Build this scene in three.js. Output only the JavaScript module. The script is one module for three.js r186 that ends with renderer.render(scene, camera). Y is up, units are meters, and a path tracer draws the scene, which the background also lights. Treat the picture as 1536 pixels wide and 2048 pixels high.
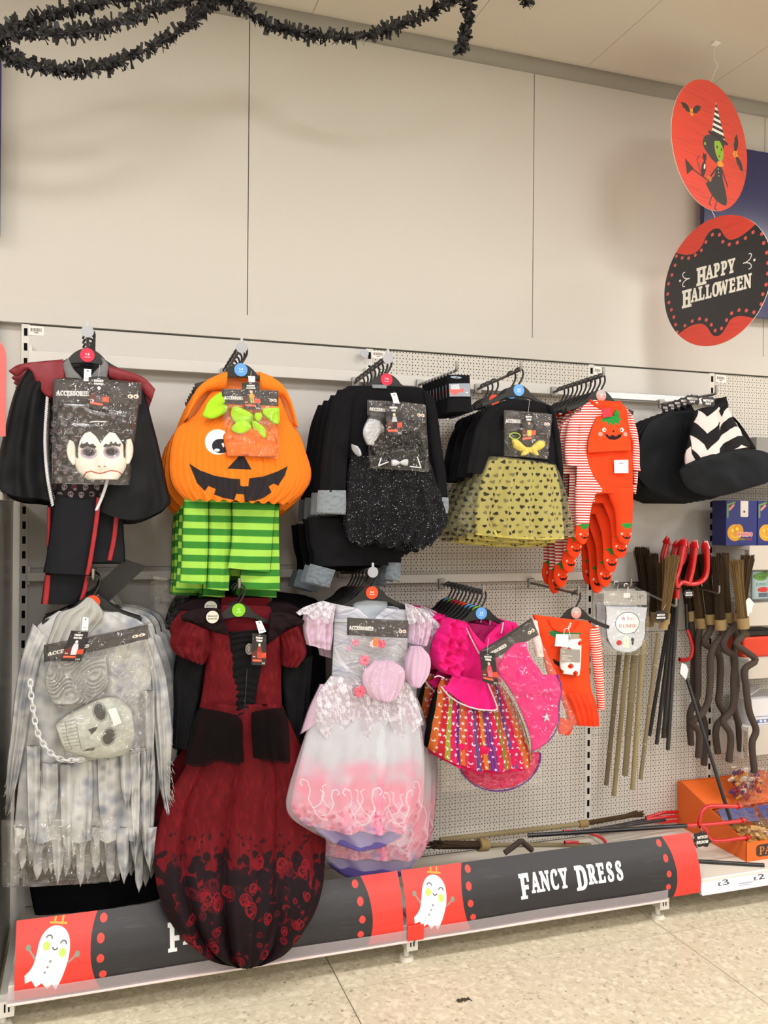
import * as THREE from 'three';
import { RectAreaLightUniformsLib } from 'three/addons/lights/RectAreaLightUniformsLib.js';
import { mergeGeometries } from 'three/addons/utils/BufferGeometryUtils.js';
import { RoundedBoxGeometry } from 'three/addons/geometries/RoundedBoxGeometry.js';
import { createNoise3D } from 'simplex-noise';

// ---------------------------------------------------------------- camera, light, exposure
const scene = new THREE.Scene();
scene.background = new THREE.Color(0x000000);
const YAW = 0.3253, PITCH = 0.0013, ROLL = 0.008, FOCAL = 1739.7, EYE = new THREE.Vector3(0, 1.5006, 3.2525);
const camera = new THREE.PerspectiveCamera(2 * Math.atan(1024 / FOCAL) * 180 / Math.PI, 1536 / 2048, 0.05, 60);
const FW = new THREE.Vector3(Math.sin(YAW) * Math.cos(PITCH), Math.sin(PITCH), -Math.cos(YAW) * Math.cos(PITCH));
const R0 = new THREE.Vector3(Math.cos(YAW), 0, Math.sin(YAW)), U0 = new THREE.Vector3().crossVectors(R0, FW);
const RT = R0.clone().multiplyScalar(Math.cos(ROLL)).addScaledVector(U0, Math.sin(ROLL));
const UP = U0.clone().multiplyScalar(Math.cos(ROLL)).addScaledVector(R0, -Math.sin(ROLL));
camera.position.copy(EYE);
camera.quaternion.setFromRotationMatrix(new THREE.Matrix4().makeBasis(RT, UP, FW.clone().negate()));
scene.add(camera);
const renderer = new THREE.WebGLRenderer({ antialias: true });
renderer.toneMapping = THREE.LinearToneMapping;
renderer.toneMappingExposure = 1.0;
renderer.shadowMap.enabled = true;
RectAreaLightUniformsLib.init();
const LAMPS = [];                                                  // x, z of the shop's ceiling light panels
for (const [z, k] of [[1.95, 1], [4.4, 1], [6.9, 1], [9.4, 1]]) for (let x = -4.2; x < 8.9; x += 2.1) LAMPS.push([x, z, k]);
const LAMP_Y = 3.36, LAMP_POWER = 21.8, LAMP_COLOR = 0xfffeff;

// ---------------------------------------------------------------- helpers
const noise = createNoise3D(rng(7));
function rng(seed) { let a = seed | 0; return () => { a = (a + 0x6d2b79f5) | 0; let t = Math.imul(a ^ (a >>> 15), 1 | a); t = (t + Math.imul(t ^ (t >>> 7), 61 | t)) ^ t; return ((t ^ (t >>> 14)) >>> 0) / 4294967296; }; }
const V = (x, y, z) => new THREE.Vector3(x, y, z);
const rayOf = (px, py) => FW.clone().addScaledVector(RT, (px - 768) / FOCAL).addScaledVector(UP, (1024 - py) / FOCAL);
const P = (px, py, z) => { const d = rayOf(px, py); return EYE.clone().addScaledVector(d, (z - EYE.z) / d.z); };       // photo point on the upright plane z
const PY = (px, py, y) => { const d = rayOf(px, py); return EYE.clone().addScaledVector(d, (y - EYE.y) / d.y); };      // photo point on the level plane y
const zoom = (x0, y0, s) => (x, y) => [x0 + x * s, y0 + y * s];
const same = (x, y) => [x, y];
const used = new Map();
function numbered(name) { const n = used.get(name) ?? 0; used.set(name, n + 1); return n ? name + '_' + String(n).padStart(3, '0') : name; }
function tag(o, label, category, group) { o.userData.label = label; o.userData.category = category; if (group) o.userData.group = group; return o; }
function thing(name, label, category, pos, group) {
  const g = new THREE.Group(); g.name = numbered(name); g.position.copy(pos); scene.add(g);
  return tag(g, label, category, group);
}
function put(parent, name, geo, material, label) {                 // geometry in world coordinates becomes a part of parent
  const o = new THREE.Vector3(); for (let p = parent; p && p !== scene; p = p.parent) o.add(p.position);
  geo.translate(-o.x, -o.y, -o.z);
  const m = new THREE.Mesh(geo, material); m.name = name; m.castShadow = m.receiveShadow = true; parent.add(m);
  if (label) m.userData.label = label;
  return m;
}
function solo(name, geo, material, label, category, group) { const m = put(scene, numbered(name), geo, material); return tag(m, label, category, group); }
function structure(name, geo, material, parent = scene) { const m = put(parent, name, geo, material); if (parent === scene) m.userData.kind = 'structure'; return m; }
function copy(t, pos, label, group, scale) {
  const c = t.clone(); c.name = numbered(t.name.replace(/_\d+$/, '')); scene.add(c);
  c.position.copy(pos); if (scale) c.scale.set(...scale);
  c.userData = { ...t.userData, label, group };
  return c;
}
const mats = new Map();
function M(color, roughness = 0.8, extra = {}) {
  const key = color + '|' + roughness + JSON.stringify(extra);
  if (!mats.has(key)) mats.set(key, new THREE.MeshPhysicalMaterial({ color, roughness, side: THREE.DoubleSide, specularIntensity: roughness >= 0.6 ? 0.35 : 1, ...extra }));
  return mats.get(key);
}
const MT = (map, roughness = 0.8, extra = {}) => new THREE.MeshPhysicalMaterial({ map, roughness, side: THREE.DoubleSide, specularIntensity: roughness >= 0.6 ? 0.35 : 1, ...extra });
function canvasOf(w, h, draw) {
  const c = document.createElement('canvas'); c.width = Math.max(4, Math.round(w)); c.height = Math.max(4, Math.round(h));
  draw(c.getContext('2d'), c.width, c.height);
  const t = new THREE.CanvasTexture(c); t.colorSpace = THREE.SRGBColorSpace; t.magFilter = THREE.LinearFilter; t.anisotropy = 8;
  return t;
}
// a cloth print laid out in metres: box = [x0, y0, x1, y1] on the upright plane of the cloth
function paint(box, ppm, draw) {
  const [x0, y0, x1, y1] = box;
  return canvasOf((x1 - x0) * ppm, (y1 - y0) * ppm, (c) => { c.setTransform(ppm, 0, 0, -ppm, -x0 * ppm, y1 * ppm); draw(c); });
}
function boxOf(pts, m, z) { const b = [9e9, 9e9, -9e9, -9e9]; for (const [x, y] of pts) { const p = P(...m(x, y), z); b[0] = Math.min(b[0], p.x); b[1] = Math.min(b[1], p.y); b[2] = Math.max(b[2], p.x); b[3] = Math.max(b[3], p.y); } return b; }
function planar(geo, [x0, y0, x1, y1]) {
  const p = geo.attributes.position, uv = new Float32Array(p.count * 2);
  for (let i = 0; i < p.count; i++) { uv[2 * i] = (p.getX(i) - x0) / (x1 - x0); uv[2 * i + 1] = (p.getY(i) - y0) / (y1 - y0); }
  geo.setAttribute('uv', new THREE.BufferAttribute(uv, 2)); return geo;
}
const plane2 = (m, z) => (x, y) => { const p = P(...m(x, y), z); return [p.x, p.y]; };
function poly(c, pts, color) { c.fillStyle = color; c.beginPath(); pts.forEach(([x, y], i) => (i ? c.lineTo(x, y) : c.moveTo(x, y))); c.closePath(); c.fill(); }
function disc(c, x, y, rx, ry, color, rot = 0) { c.fillStyle = color; c.beginPath(); c.ellipse(x, y, Math.abs(rx), Math.abs(ry), rot, 0, 7); c.fill(); }
function lines(c, pts, color, w) { c.strokeStyle = color; c.lineWidth = w; c.lineJoin = c.lineCap = 'round'; c.beginPath(); pts.forEach(([x, y], i) => (i ? c.lineTo(x, y) : c.moveTo(x, y))); c.stroke(); }
function write(c, s, x, y, h, color, o = {}) {                     // text of height h; o.flip for prints laid out in metres
  c.save(); c.translate(x, y); c.rotate(o.rot ?? 0); c.scale(h / 100 * (o.wide ?? 1), (o.flip ? -1 : 1) * h / 100);
  c.font = (o.font ?? 'bold') + ' 100px ' + (o.family ?? 'sans-serif'); c.textAlign = o.align ?? 'center'; c.textBaseline = 'middle';
  if (o.stroke) { c.strokeStyle = o.strokeColor ?? color; c.lineWidth = o.stroke; c.lineJoin = 'miter'; c.miterLimit = 3; c.strokeText(s, 0, 0); }
  c.fillStyle = color; c.fillText(s, 0, 0); c.restore();
}
// capital letters of a fairground slab face, first letters larger, a spur half way up each stem
function circus(c, words, x, y, h, color, o = {}) {
  c.save(); c.translate(x, y); c.rotate(o.rot ?? 0); c.scale(1, o.flip ? -1 : 1);
  let at = 0; const out = [];
  for (const w of words) { [...w].forEach((ch, i) => { const s = (i === 0 ? 1.3 : 1) * h; out.push([ch, at, s, i === 0]); at += s * (o.wide ?? 0.62) * (ch === 'W' ? 1.25 : ch === 'I' ? 0.6 : 1); }); at += h * 0.45; }
  at -= h * 0.45; c.translate(-at / 2, 0);
  for (const [ch, dx, s, first] of out) {
    c.save(); c.translate(dx + s * (o.wide ?? 0.62) / 2, first ? 0.12 * h : 0); c.scale(s / 100 * 0.74, s / 100 * 1.18);
    c.font = 'bold 100px serif'; c.textAlign = 'center'; c.textBaseline = 'middle'; c.fillStyle = c.strokeStyle = color; c.lineWidth = 7; c.lineJoin = 'miter'; c.miterLimit = 2;
    c.fillText(ch, 0, 0); c.strokeText(ch, 0, 0);
    c.restore();
  }
  c.restore();
}
function wood(c, w, h, base, dark, seed, n = 60, vertical = false) {
  c.fillStyle = base; c.fillRect(0, 0, w, h); const r = rng(seed);
  for (let i = 0; i < n; i++) {
    const y = r() * (vertical ? w : h), x = r() * (vertical ? h : w), l = (0.05 + 0.3 * r()) * (vertical ? h : w);
    c.globalAlpha = 0.12 + 0.3 * r(); c.strokeStyle = dark; c.lineWidth = 0.6 + r() * 2.2; c.beginPath();
    for (let k = 0; k <= 8; k++) { const a = x + l * k / 8, b = y + Math.sin(k * 1.3 + i) * 2 * r(); vertical ? c.lineTo(b, a) : c.lineTo(a, b); }
    c.stroke();
  }
  c.globalAlpha = 1;
}
// A soft body swept between two edges. rows: [xl, yl, xr, yr] or [xl, xr, y] in the coordinates of o.m, on the upright plane o.z.
function loft(rows, o) {
  const m = o.m ?? same, z = o.z, nx = o.nx ?? 24, ny = o.ny ?? 24, nb = o.nb ?? 6, d = o.d ?? 0.02, db = o.db ?? 0.012, seed = o.seed ?? 1;
  const pts = rows.map((r) => (r.length === 3 ? [r[0], r[2], r[1], r[2]] : r));
  const L = pts.map((r) => P(...m(r[0], r[1]), z + (r[4] ?? 0))), R = pts.map((r) => P(...m(r[2], r[3]), z + (r[4] ?? 0)));
  const curve = (a) => a.length < 3 || o.straight ? (t) => { const f = t * (a.length - 1), i = Math.min(a.length - 2, Math.floor(f)); return a[i].clone().lerp(a[i + 1], f - i); } : ((k) => (t) => k.getPoint(t))(new THREE.CatmullRomCurve3(a, false, 'catmullrom', 0.5));
  const cl = curve(L), cr = curve(R), pos = [], cols = nx + nb, idx = [];
  const val = (f, t) => (typeof f === 'function' ? f(t) : f);
  for (let j = 0; j <= ny; j++) {
    const t = j / ny, l = cl(t), r = cr(t), dt = val(d, t), dbt = val(db, t);
    for (let i = 0; i < cols; i++) {
      const front = i <= nx, s = front ? i / nx : 1 - (i - nx) / nb, e = 0.5 - 0.5 * Math.cos(Math.PI * s), u = (o.even ?? 0.4) * s + (1 - (o.even ?? 0.4)) * e;
      const prof = Math.pow(Math.max(0, Math.sin(Math.PI * s)), o.round ?? 0.7), p = l.clone().lerp(r, u);
      let dz = front ? dt * prof : -dbt * prof;
      const k = Math.min(1, prof * 1.6);
      if (o.fold) dz += o.fold(u, t, p) * k * (front ? 1 : o.backFold ?? 0.6);
      if (o.crumple) dz += o.crumple * k * (noise(p.x * (o.cs ?? 14) + seed * 9.1, p.y * (o.cs ?? 14), seed) + 0.5 * noise(p.x * (o.cs ?? 14) * 2.3, p.y * (o.cs ?? 14) * 2.3, seed + 5));
      p.z += dz;
      if (o.hem) { const h = Math.max(0, (t - (o.hemFrom ?? 0.8)) / (1 - (o.hemFrom ?? 0.8))); p.y += h * o.hem(u, front); }
      if (o.warp) o.warp(p, u, t, front);
      pos.push(p.x, p.y, p.z);
    }
  }
  for (let j = 0; j < ny; j++) for (let i = 0; i < cols; i++) { const a = j * cols + i, b = j * cols + (i + 1) % cols, c = a + cols, e = b + cols; idx.push(a, c, b, b, c, e); }
  const cap = (j, flip) => { const a = j * cols; for (let i = 1; i < cols - 1; i++) flip ? idx.push(a, a + i + 1, a + i) : idx.push(a, a + i, a + i + 1); };
  if (o.cap !== 0) cap(0, false);
  if (o.cap === 2) cap(ny, true);
  const g = new THREE.BufferGeometry(); g.setAttribute('position', new THREE.Float32BufferAttribute(pos, 3)); g.setIndex(idx); g.computeVertexNormals();
  if (o.box) planar(g, o.box);
  return g;
}
const pleats = (n, a0, a1, ph = 0) => (u, t) => (a0 + (a1 - a0) * t) * (Math.sin(u * n * 6.283 + ph + 1.6 * Math.sin(u * 5.1 + ph * 1.7)) + 0.22 * Math.sin(u * n * 11.3 + ph * 3));
// a flat piece cut from board or felt: outline in photo points, thickness th towards the viewer
function plate(pts, m, z, th, bevel = 0) {
  const s = new THREE.Shape(pts.map(([x, y]) => { const p = P(...m(x, y), z); return new THREE.Vector2(p.x, p.y); }));
  const g = new THREE.ExtrudeGeometry(s, { depth: th, bevelEnabled: bevel > 0, bevelSize: bevel, bevelThickness: bevel, bevelSegments: 2, curveSegments: 8 });
  return g.translate(0, 0, z);
}
// a printed card between four corners (top left, top right, bottom right, bottom left)
function card(q, m, z, th = 0.0015, bow = 0) {
  const c = q.map(([x, y]) => P(...m(x, y), z)), pos = [], uv = [], idx = [], N = 8;
  for (const f of [1, 0]) for (let j = 0; j <= 1; j++) for (let i = 0; i <= N; i++) {
    const s = i / N, p = c[0].clone().lerp(c[1], s).lerp(c[3].clone().lerp(c[2], s), j);
    pos.push(p.x, p.y, p.z + (f ? th : 0) + bow * Math.sin(Math.PI * s)); uv.push(s, 1 - j);
  }
  const K = N + 1, q4 = (a, b, c2, d) => idx.push(a, b, c2, a, c2, d);
  for (let i = 0; i < N; i++) { q4(i + K, i + K + 1, i + 1, i); q4(2 * K + i, 2 * K + i + 1, 3 * K + i + 1, 3 * K + i); q4(i, i + 1, 2 * K + i + 1, 2 * K + i); q4(K + i + 1, K + i, 3 * K + i, 3 * K + i + 1); }
  q4(0, 2 * K, 3 * K, K); q4(N, K + N, 3 * K + N, 2 * K + N);
  const g = new THREE.BufferGeometry(); g.setAttribute('position', new THREE.Float32BufferAttribute(pos, 3)); g.setAttribute('uv', new THREE.Float32BufferAttribute(uv, 2)); g.setIndex(idx);
  const n = g.toNonIndexed(); n.computeVertexNormals(); return n;
}
const box = (x0, y0, z0, x1, y1, z1) => new THREE.BoxGeometry(x1 - x0, y1 - y0, z1 - z0).translate((x0 + x1) / 2, (y0 + y1) / 2, (z0 + z1) / 2);
const rbox = (x0, y0, z0, x1, y1, z1, r = 0.004) => new RoundedBoxGeometry(x1 - x0, y1 - y0, z1 - z0, 2, r).translate((x0 + x1) / 2, (y0 + y1) / 2, (z0 + z1) / 2);
const tube = (pts, r, seg = 24, rad = 8) => new THREE.TubeGeometry(new THREE.CatmullRomCurve3(pts), seg, r, rad, false);
function rod(a, b, r0, r1 = r0, n = 10) { const g = new THREE.CylinderGeometry(r1, r0, a.distanceTo(b), n); g.applyQuaternion(new THREE.Quaternion().setFromUnitVectors(V(0, 1, 0), b.clone().sub(a).normalize())); const c = a.clone().add(b).multiplyScalar(0.5); return g.translate(c.x, c.y, c.z); }
const merged = (list) => mergeGeometries(list.map((g) => { const n = g.index ? g.toNonIndexed() : g; for (const k of Object.keys(n.attributes)) if (!['position', 'normal', 'uv'].includes(k)) n.deleteAttribute(k); if (!n.attributes.uv) n.setAttribute('uv', new THREE.Float32BufferAttribute(new Float32Array(n.attributes.position.count * 2), 2)); return n; }));

// ---------------------------------------------------------------- the room
const WALL = 0xd0ccc5, BACK = 0xd1cec8, METAL = 0xdcd9d2;
const X0 = -5.4, X1 = 9.3, Z1 = 11.6, TOP = 3.6;
const mWall = M(WALL, 0.75), mPanel = M(BACK, 0.55), mMetal = M(METAL, 0.45), mDark = M(0x15130f, 0.9), mSlot = M(0x0d0b09, 0.9);
const mChrome = M(0xd0d0ce, 0.25, { metalness: 1 }), mSteel = M(0x9a9894, 0.38, { metalness: 1 }), mBlack = M(0x141414, 0.42), mBlackMatt = M(0x101012, 0.8);
const mClear = M(0xffffff, 0.1, { transmission: 1, thickness: 0, ior: 1.65 }), mClearSoft = M(0xf4f4f4, 0.22, { transmission: 0.92, thickness: 0, ior: 1.5 });
{
  // floor: large vinyl tiles
  const speck = (seed) => {
    const t = canvasOf(1024, 1024, (c, w, h) => {
      const r = rng(seed); c.fillStyle = '#d3c9b0'; c.fillRect(0, 0, w, h);
      for (let i = 0; i < 9000; i++) { c.globalAlpha = 0.16 + 0.3 * r(); const k = r(); c.fillStyle = k < 0.48 ? '#efe6d0' : k < 0.8 ? '#bdb297' : k < 0.95 ? '#9d937a' : '#6f6756'; const s = k < 0.8 ? 3 + 9 * r() : 2 + 5 * r(); c.beginPath(); c.ellipse(r() * w, r() * h, s * (0.6 + r()), s * 0.6, r() * 3, 0, 7); c.fill(); }
      for (let i = 0; i < 240; i++) { c.globalAlpha = 0.35 + 0.35 * r(); c.fillStyle = r() < 0.5 ? '#8b8371' : '#6b6455'; const x = r() * w, y = r() * h, s = 2 + 4 * r(); c.beginPath(); c.moveTo(x, y - s); c.lineTo(x + s * 1.4 * r(), y); c.lineTo(x, y + s * r()); c.lineTo(x - s, y + s * 0.3); c.fill(); }
      for (let i = 0; i < 10; i++) { c.globalAlpha = 0.3; c.strokeStyle = '#f3ecd9'; c.lineWidth = 1; const x = r() * w, y = r() * h; c.beginPath(); c.moveTo(x, y); c.lineTo(x + (r() - 0.5) * 120, y + 300 * r()); c.stroke(); }
      c.globalAlpha = 1;
    });
    return MT(t, 0.38);
  };
  const kinds = [speck(11), speck(12), speck(13)], S = 1.22, G = 0.0016;
  const floor = new THREE.Group(); floor.name = 'floor'; floor.userData.kind = 'structure'; scene.add(floor);
  structure('floor_screed', box(X0, -0.2, -0.2, X1, -0.004, Z1), M(0x4a4234, 0.95), floor);
  const g = new THREE.BoxGeometry(S - 2 * G, 0.008, S - 2 * G); let n = 0;
  for (let i = -5; i < 8; i++) for (let j = -1; j < 9; j++) {
    const x = 0.765 + S * (i + 0.5), z = 0.62 + S * (j + 0.5);
    if (x - S / 2 < X0 - 0.2 || x + S / 2 > X1 + 0.6 || z + S / 2 > Z1 + 0.6) continue;
    const t = new THREE.Mesh(g, kinds[(i * 7 + j * 5 + 40) % 3]); t.name = n ? 'tile_' + String(n).padStart(3, '0') : 'tile'; n++; t.position.set(x, -0.004, z); t.rotation.y = ((i + 2 * j + 20) % 4) * Math.PI / 2; t.receiveShadow = true; floor.add(t);
  }
  // back wall of boards with open joints
  const wall = new THREE.Group(); wall.name = 'wall_back'; wall.userData.kind = 'structure'; scene.add(wall);
  structure('wall_core', box(X0, 2.2, -0.2, X1, 3.3, -0.03), mDark, wall); structure('wall_base', box(X0, 0, -0.2, X1, 2.2, -0.03), mPanel, wall); structure('wall_head', box(X0, 3.3, -0.2, X1, TOP, -0.031), mWall, wall);
  const w = 1.1958;
  for (let i = -5; i < 8; i++) { const x = 0.5504 + w * i; if (x + w < X0 || x > X1) continue; structure('wall_panel', box(Math.max(X0, x + 0.0018), 2.2, -0.03, Math.min(X1, x + w - 0.0018), 3.345, 0), mWall, wall); }
  structure('trim_1', box(X0, 2.149, -0.02, X1, 2.238, 0.006), M(0xd1cdc6, 0.6));
  // soffit with a rounded rear edge, a step up and the high ceiling of the shop
  const prof = new THREE.Shape(); prof.moveTo(-Z1, 3.365); prof.lineTo(-0.11, 3.365); prof.absarc(-0.11, 3.455, 0.09, -Math.PI / 2, 0, false); prof.lineTo(-0.02, 3.6); prof.lineTo(-Z1, 3.6);
  const ceil = new THREE.Group(); ceil.name = 'ceiling'; ceil.userData.kind = 'structure'; scene.add(ceil);
  const mSoffit = M(0xcfc7ba, 0.8), sw = 0.587, sx = 0.77;
  for (let i = -12; i < 16; i++) {
    const a = Math.max(X0, sx + sw * i + 0.001), b = Math.min(X1, sx + sw * (i + 1) - 0.001); if (b < a) continue;
    const e = new THREE.ExtrudeGeometry(prof, { depth: b - a, bevelEnabled: false, curveSegments: 10 }); e.rotateY(Math.PI / 2); e.translate(a, 0, 0); structure('soffit_board', e, mSoffit, ceil);
  }
  structure('ceiling_slab', box(X0, TOP, -0.2, X1, TOP + 0.2, Z1), M(0xe6e2da, 0.9), ceil);
  structure('wall_left', box(X0 - 0.2, 0, -0.2, X0, TOP, Z1), mWall);
  structure('wall_right', box(X1, 0, -0.2, X1 + 0.2, TOP, Z1), mWall);
  structure('wall_front', box(X0, 0, Z1, X1, TOP, Z1 + 0.2), mWall);
  // light panels
  const glow = new THREE.MeshStandardMaterial({ color: 0xffffff, emissive: LAMP_COLOR, emissiveIntensity: 9 });
  for (const [x, z, k] of LAMPS) {
    const t = thing('ceiling_light', 'square white light panel in the shop ceiling', 'light', V(x, LAMP_Y, z), 'light panels of the shop ceiling');
    put(t, 'housing', box(x - 0.33, LAMP_Y - 0.008, z - 0.33, x + 0.33, LAMP_Y + 0.0045, z + 0.33), mMetal);
    put(t, 'diffuser', box(x - 0.29, LAMP_Y - 0.012, z - 0.29, x + 0.29, LAMP_Y - 0.0085, z + 0.29), glow);
    const l = new THREE.RectAreaLight(LAMP_COLOR, LAMP_POWER * k, 0.56, 0.56); l.position.set(x, LAMP_Y - 0.02, z); l.lookAt(x, 0, z); scene.add(l);
  }
}

// ---------------------------------------------------------------- wall shelving
const UPX = [-1.468, -0.218, 1.032, 2.032, 2.658, 3.658], DECK = 0.125, LIP = 0.53;
{
  // punched steel: rows of 22.2 mm and of 13.3 mm pitch, 12 mm apart
  const peg = (w, h) => {
    const t = canvasOf(333, 120, (c) => { c.fillStyle = '#d3cec5'; c.fillRect(0, 0, 333, 120); for (let i = 0; i < 3; i++) disc(c, 55 + 111 * i, 30, 12, 12, '#1c1712'); for (let i = 0; i < 5; i++) disc(c, 33 + 66.6 * i, 90, 12, 12, '#1c1712'); });
    t.wrapS = t.wrapT = THREE.RepeatWrapping; t.repeat.set(w / 0.0665, h / 0.024); return MT(t, 0.55);
  };
  const pegs = new Map(), pegOf = (w, h) => { const k = w.toFixed(2) + h.toFixed(2); if (!pegs.has(k)) pegs.set(k, peg(w, h)); return pegs.get(k); };
  const bays = [
    ['plain cream back panels beyond the grey end panel', [[DECK + 0.001, 1.0, 0], [1.0, 2.143, 0]]],
    ['plain cream back panels behind the vampire and red gown costumes', [[DECK + 0.001, 0.62, 0], [0.62, 1.3, 0], [1.3, 2.143, 0]]],
    ['punched cream back panels behind the heart tutu and pink dresses', [[DECK + 0.001, 0.62, 1], [0.62, 1.19, 1], [1.19, 1.75, 1], [1.75, 2.143, 1]]],
    ['narrow bay, plain above and punched below, behind the hats and forks', [[DECK + 0.001, 0.55, 1], [0.55, 0.99, 1], [0.99, 1.335, 0], [1.335, 2.143, 0]]],
    ['punched cream bay with sweet shelves beside the witch hats', [[DECK + 0.001, 0.62, 1], [0.62, 1.19, 1], [1.19, 1.75, 1], [1.75, 2.143, 1]]],
  ];
  bays.forEach(([label, panels], i) => {
    const a = UPX[i], b = i ? UPX[i + 1] : -0.287, t = thing('shelving_bay', 'shelving bay with ' + label.replace(/^narrow bay, |^punched cream bay with /, (s) => (s[0] === 'n' ? 'narrow backs, ' : 'punched cream backs and ')), 'shelving', V((a + b) / 2, 0, 0.1), 'shelving bays along the wall');
    for (const [y0, y1, punched] of panels) put(t, 'back_panel', box(a + 0.014, y0 + 0.0008, -0.02, b - 0.014, y1 - 0.0008, 0), punched ? pegOf(b - a - 0.028, y1 - y0) : mPanel);
    put(t, 'upright', box(a - 0.0135, 0.03, -0.028, a + 0.0135, 2.146, -0.001), mMetal);
    const slots = []; for (let y = 0.2; y < 2.12; y += 0.0515) slots.push(box(a - 0.0055, y, -0.002, a + 0.0055, y + 0.026, 0.0002));
    put(t, 'slots', merged(slots), mSlot).userData.kind = 'stuff';
    put(t, 'base_shelf', rbox(a + 0.003, DECK - 0.03, 0.0, b - 0.003, DECK, LIP - 0.02), M(0xe4ddd0, 0.5));
    put(t, 'shelf_front', rbox(a + 0.003, 0.082, LIP - 0.02, b - 0.003, DECK + 0.002, LIP), mMetal);
    put(t, 'kick_bracket', merged([box(a - 0.02, 0.036, 0.02, a + 0.02, 0.094, LIP - 0.022), box(a - 0.02, 0.036, LIP - 0.022, a + 0.02, 0.081, LIP - 0.004)]), mMetal);
    for (const s of [-1, 1]) put(t, 'slot', box(a + s * 0.0055 - 0.0022, 0.05, LIP - 0.006, a + s * 0.0055 + 0.0022, 0.074, LIP - 0.0035), mSlot);
    put(t, 'foot', merged([new THREE.CylinderGeometry(0.022, 0.027, 0.012, 20).translate(a - 0.012, 0.006, LIP - 0.03), new THREE.CylinderGeometry(0.009, 0.009, 0.026, 12).translate(a - 0.012, 0.025, LIP - 0.03)]), M(0xd8d2c6, 0.5));
  });
  // barcode stickers beside the uprights
  const bar = canvasOf(128, 80, (c, w, h) => { c.fillStyle = '#f6f1ea'; c.fillRect(0, 0, w, h); const r = rng(4); c.fillStyle = '#2a2522'; for (let x = 18; x < 108;) { const k = 1 + r() * 4; c.fillRect(x, 18, k, 30); x += k + 1 + r() * 4; } c.fillRect(48, 55, 34, 6); });
  [[57, 651, 88, 670, 'vampire costume'], [743, 701, 770, 716, 'black cat costume'], [1188, 733, 1203, 750, 'pumpkin sleepsuits'], [1431, 749, 1452, 764, 'witch hats']].forEach(([x0, y0, x1, y1, w]) => solo('barcode_label', card([[x0, y0], [x1, y0 + 2], [x1, y1 + 2], [x0, y1]], same, 0.001, 0.0006), MT(bar, 0.6), 'small white barcode sticker above the ' + w, 'label', 'barcode stickers on the shelving'));
  // cross rails carrying the arms
  const rail = (x0, x1, y, h, label, m = mMetal) => {
    const t = thing('hanging_rail', label, 'rail', V((x0 + x1) / 2, y, 0.05), 'cross rails on the uprights');
    put(t, 'bar', rbox(x0 + 0.012, y - h / 2, 0.035, x1 - 0.012, y + h / 2, 0.052, 0.003), m);
    for (const x of [x0 + 0.018, x1 - 0.018]) put(t, 'bracket', rbox(x - 0.006, y - h / 2 - 0.012, 0.0005, x + 0.006, y + h / 2 + 0.022, 0.0345, 0.002), m);
  };
  rail(UPX[1], UPX[2], 2.025, 0.042, 'flat white rail behind the vampire, pumpkin and cat costumes');
  rail(UPX[2], UPX[3], 2.02, 0.04, 'flat white rail behind the tights and heart tutu dresses');
  rail(UPX[3], UPX[4], 2.01, 0.03, 'chrome rail between the sleepsuits and the witch hats', mChrome);
  rail(UPX[1], UPX[2], 1.272, 0.03, 'flat white rail behind the red velvet gown');
  rail(UPX[2], UPX[3], 1.243, 0.034, 'flat white rail above the pink star dresses');
  rail(UPX[3], UPX[4], 1.2, 0.03, 'rail carrying the brooms, forks and bibs', mChrome);
  // side panel closing the run on the left
  const e = thing('end_panel', 'grey steel end panel beside the ragged ghost costume', 'panel', V(-0.262, 0, 0.26));
  put(e, 'sheet', rbox(-0.268, 0.06, 0.004, -0.252, 1.53, LIP + 0.01, 0.003), M(0x8b8881, 0.3, { metalness: 0.6 }));
  put(e, 'edge_cap', rbox(-0.273, 1.53, 0.004, -0.247, 1.552, LIP + 0.012, 0.003), mMetal);
}

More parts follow.
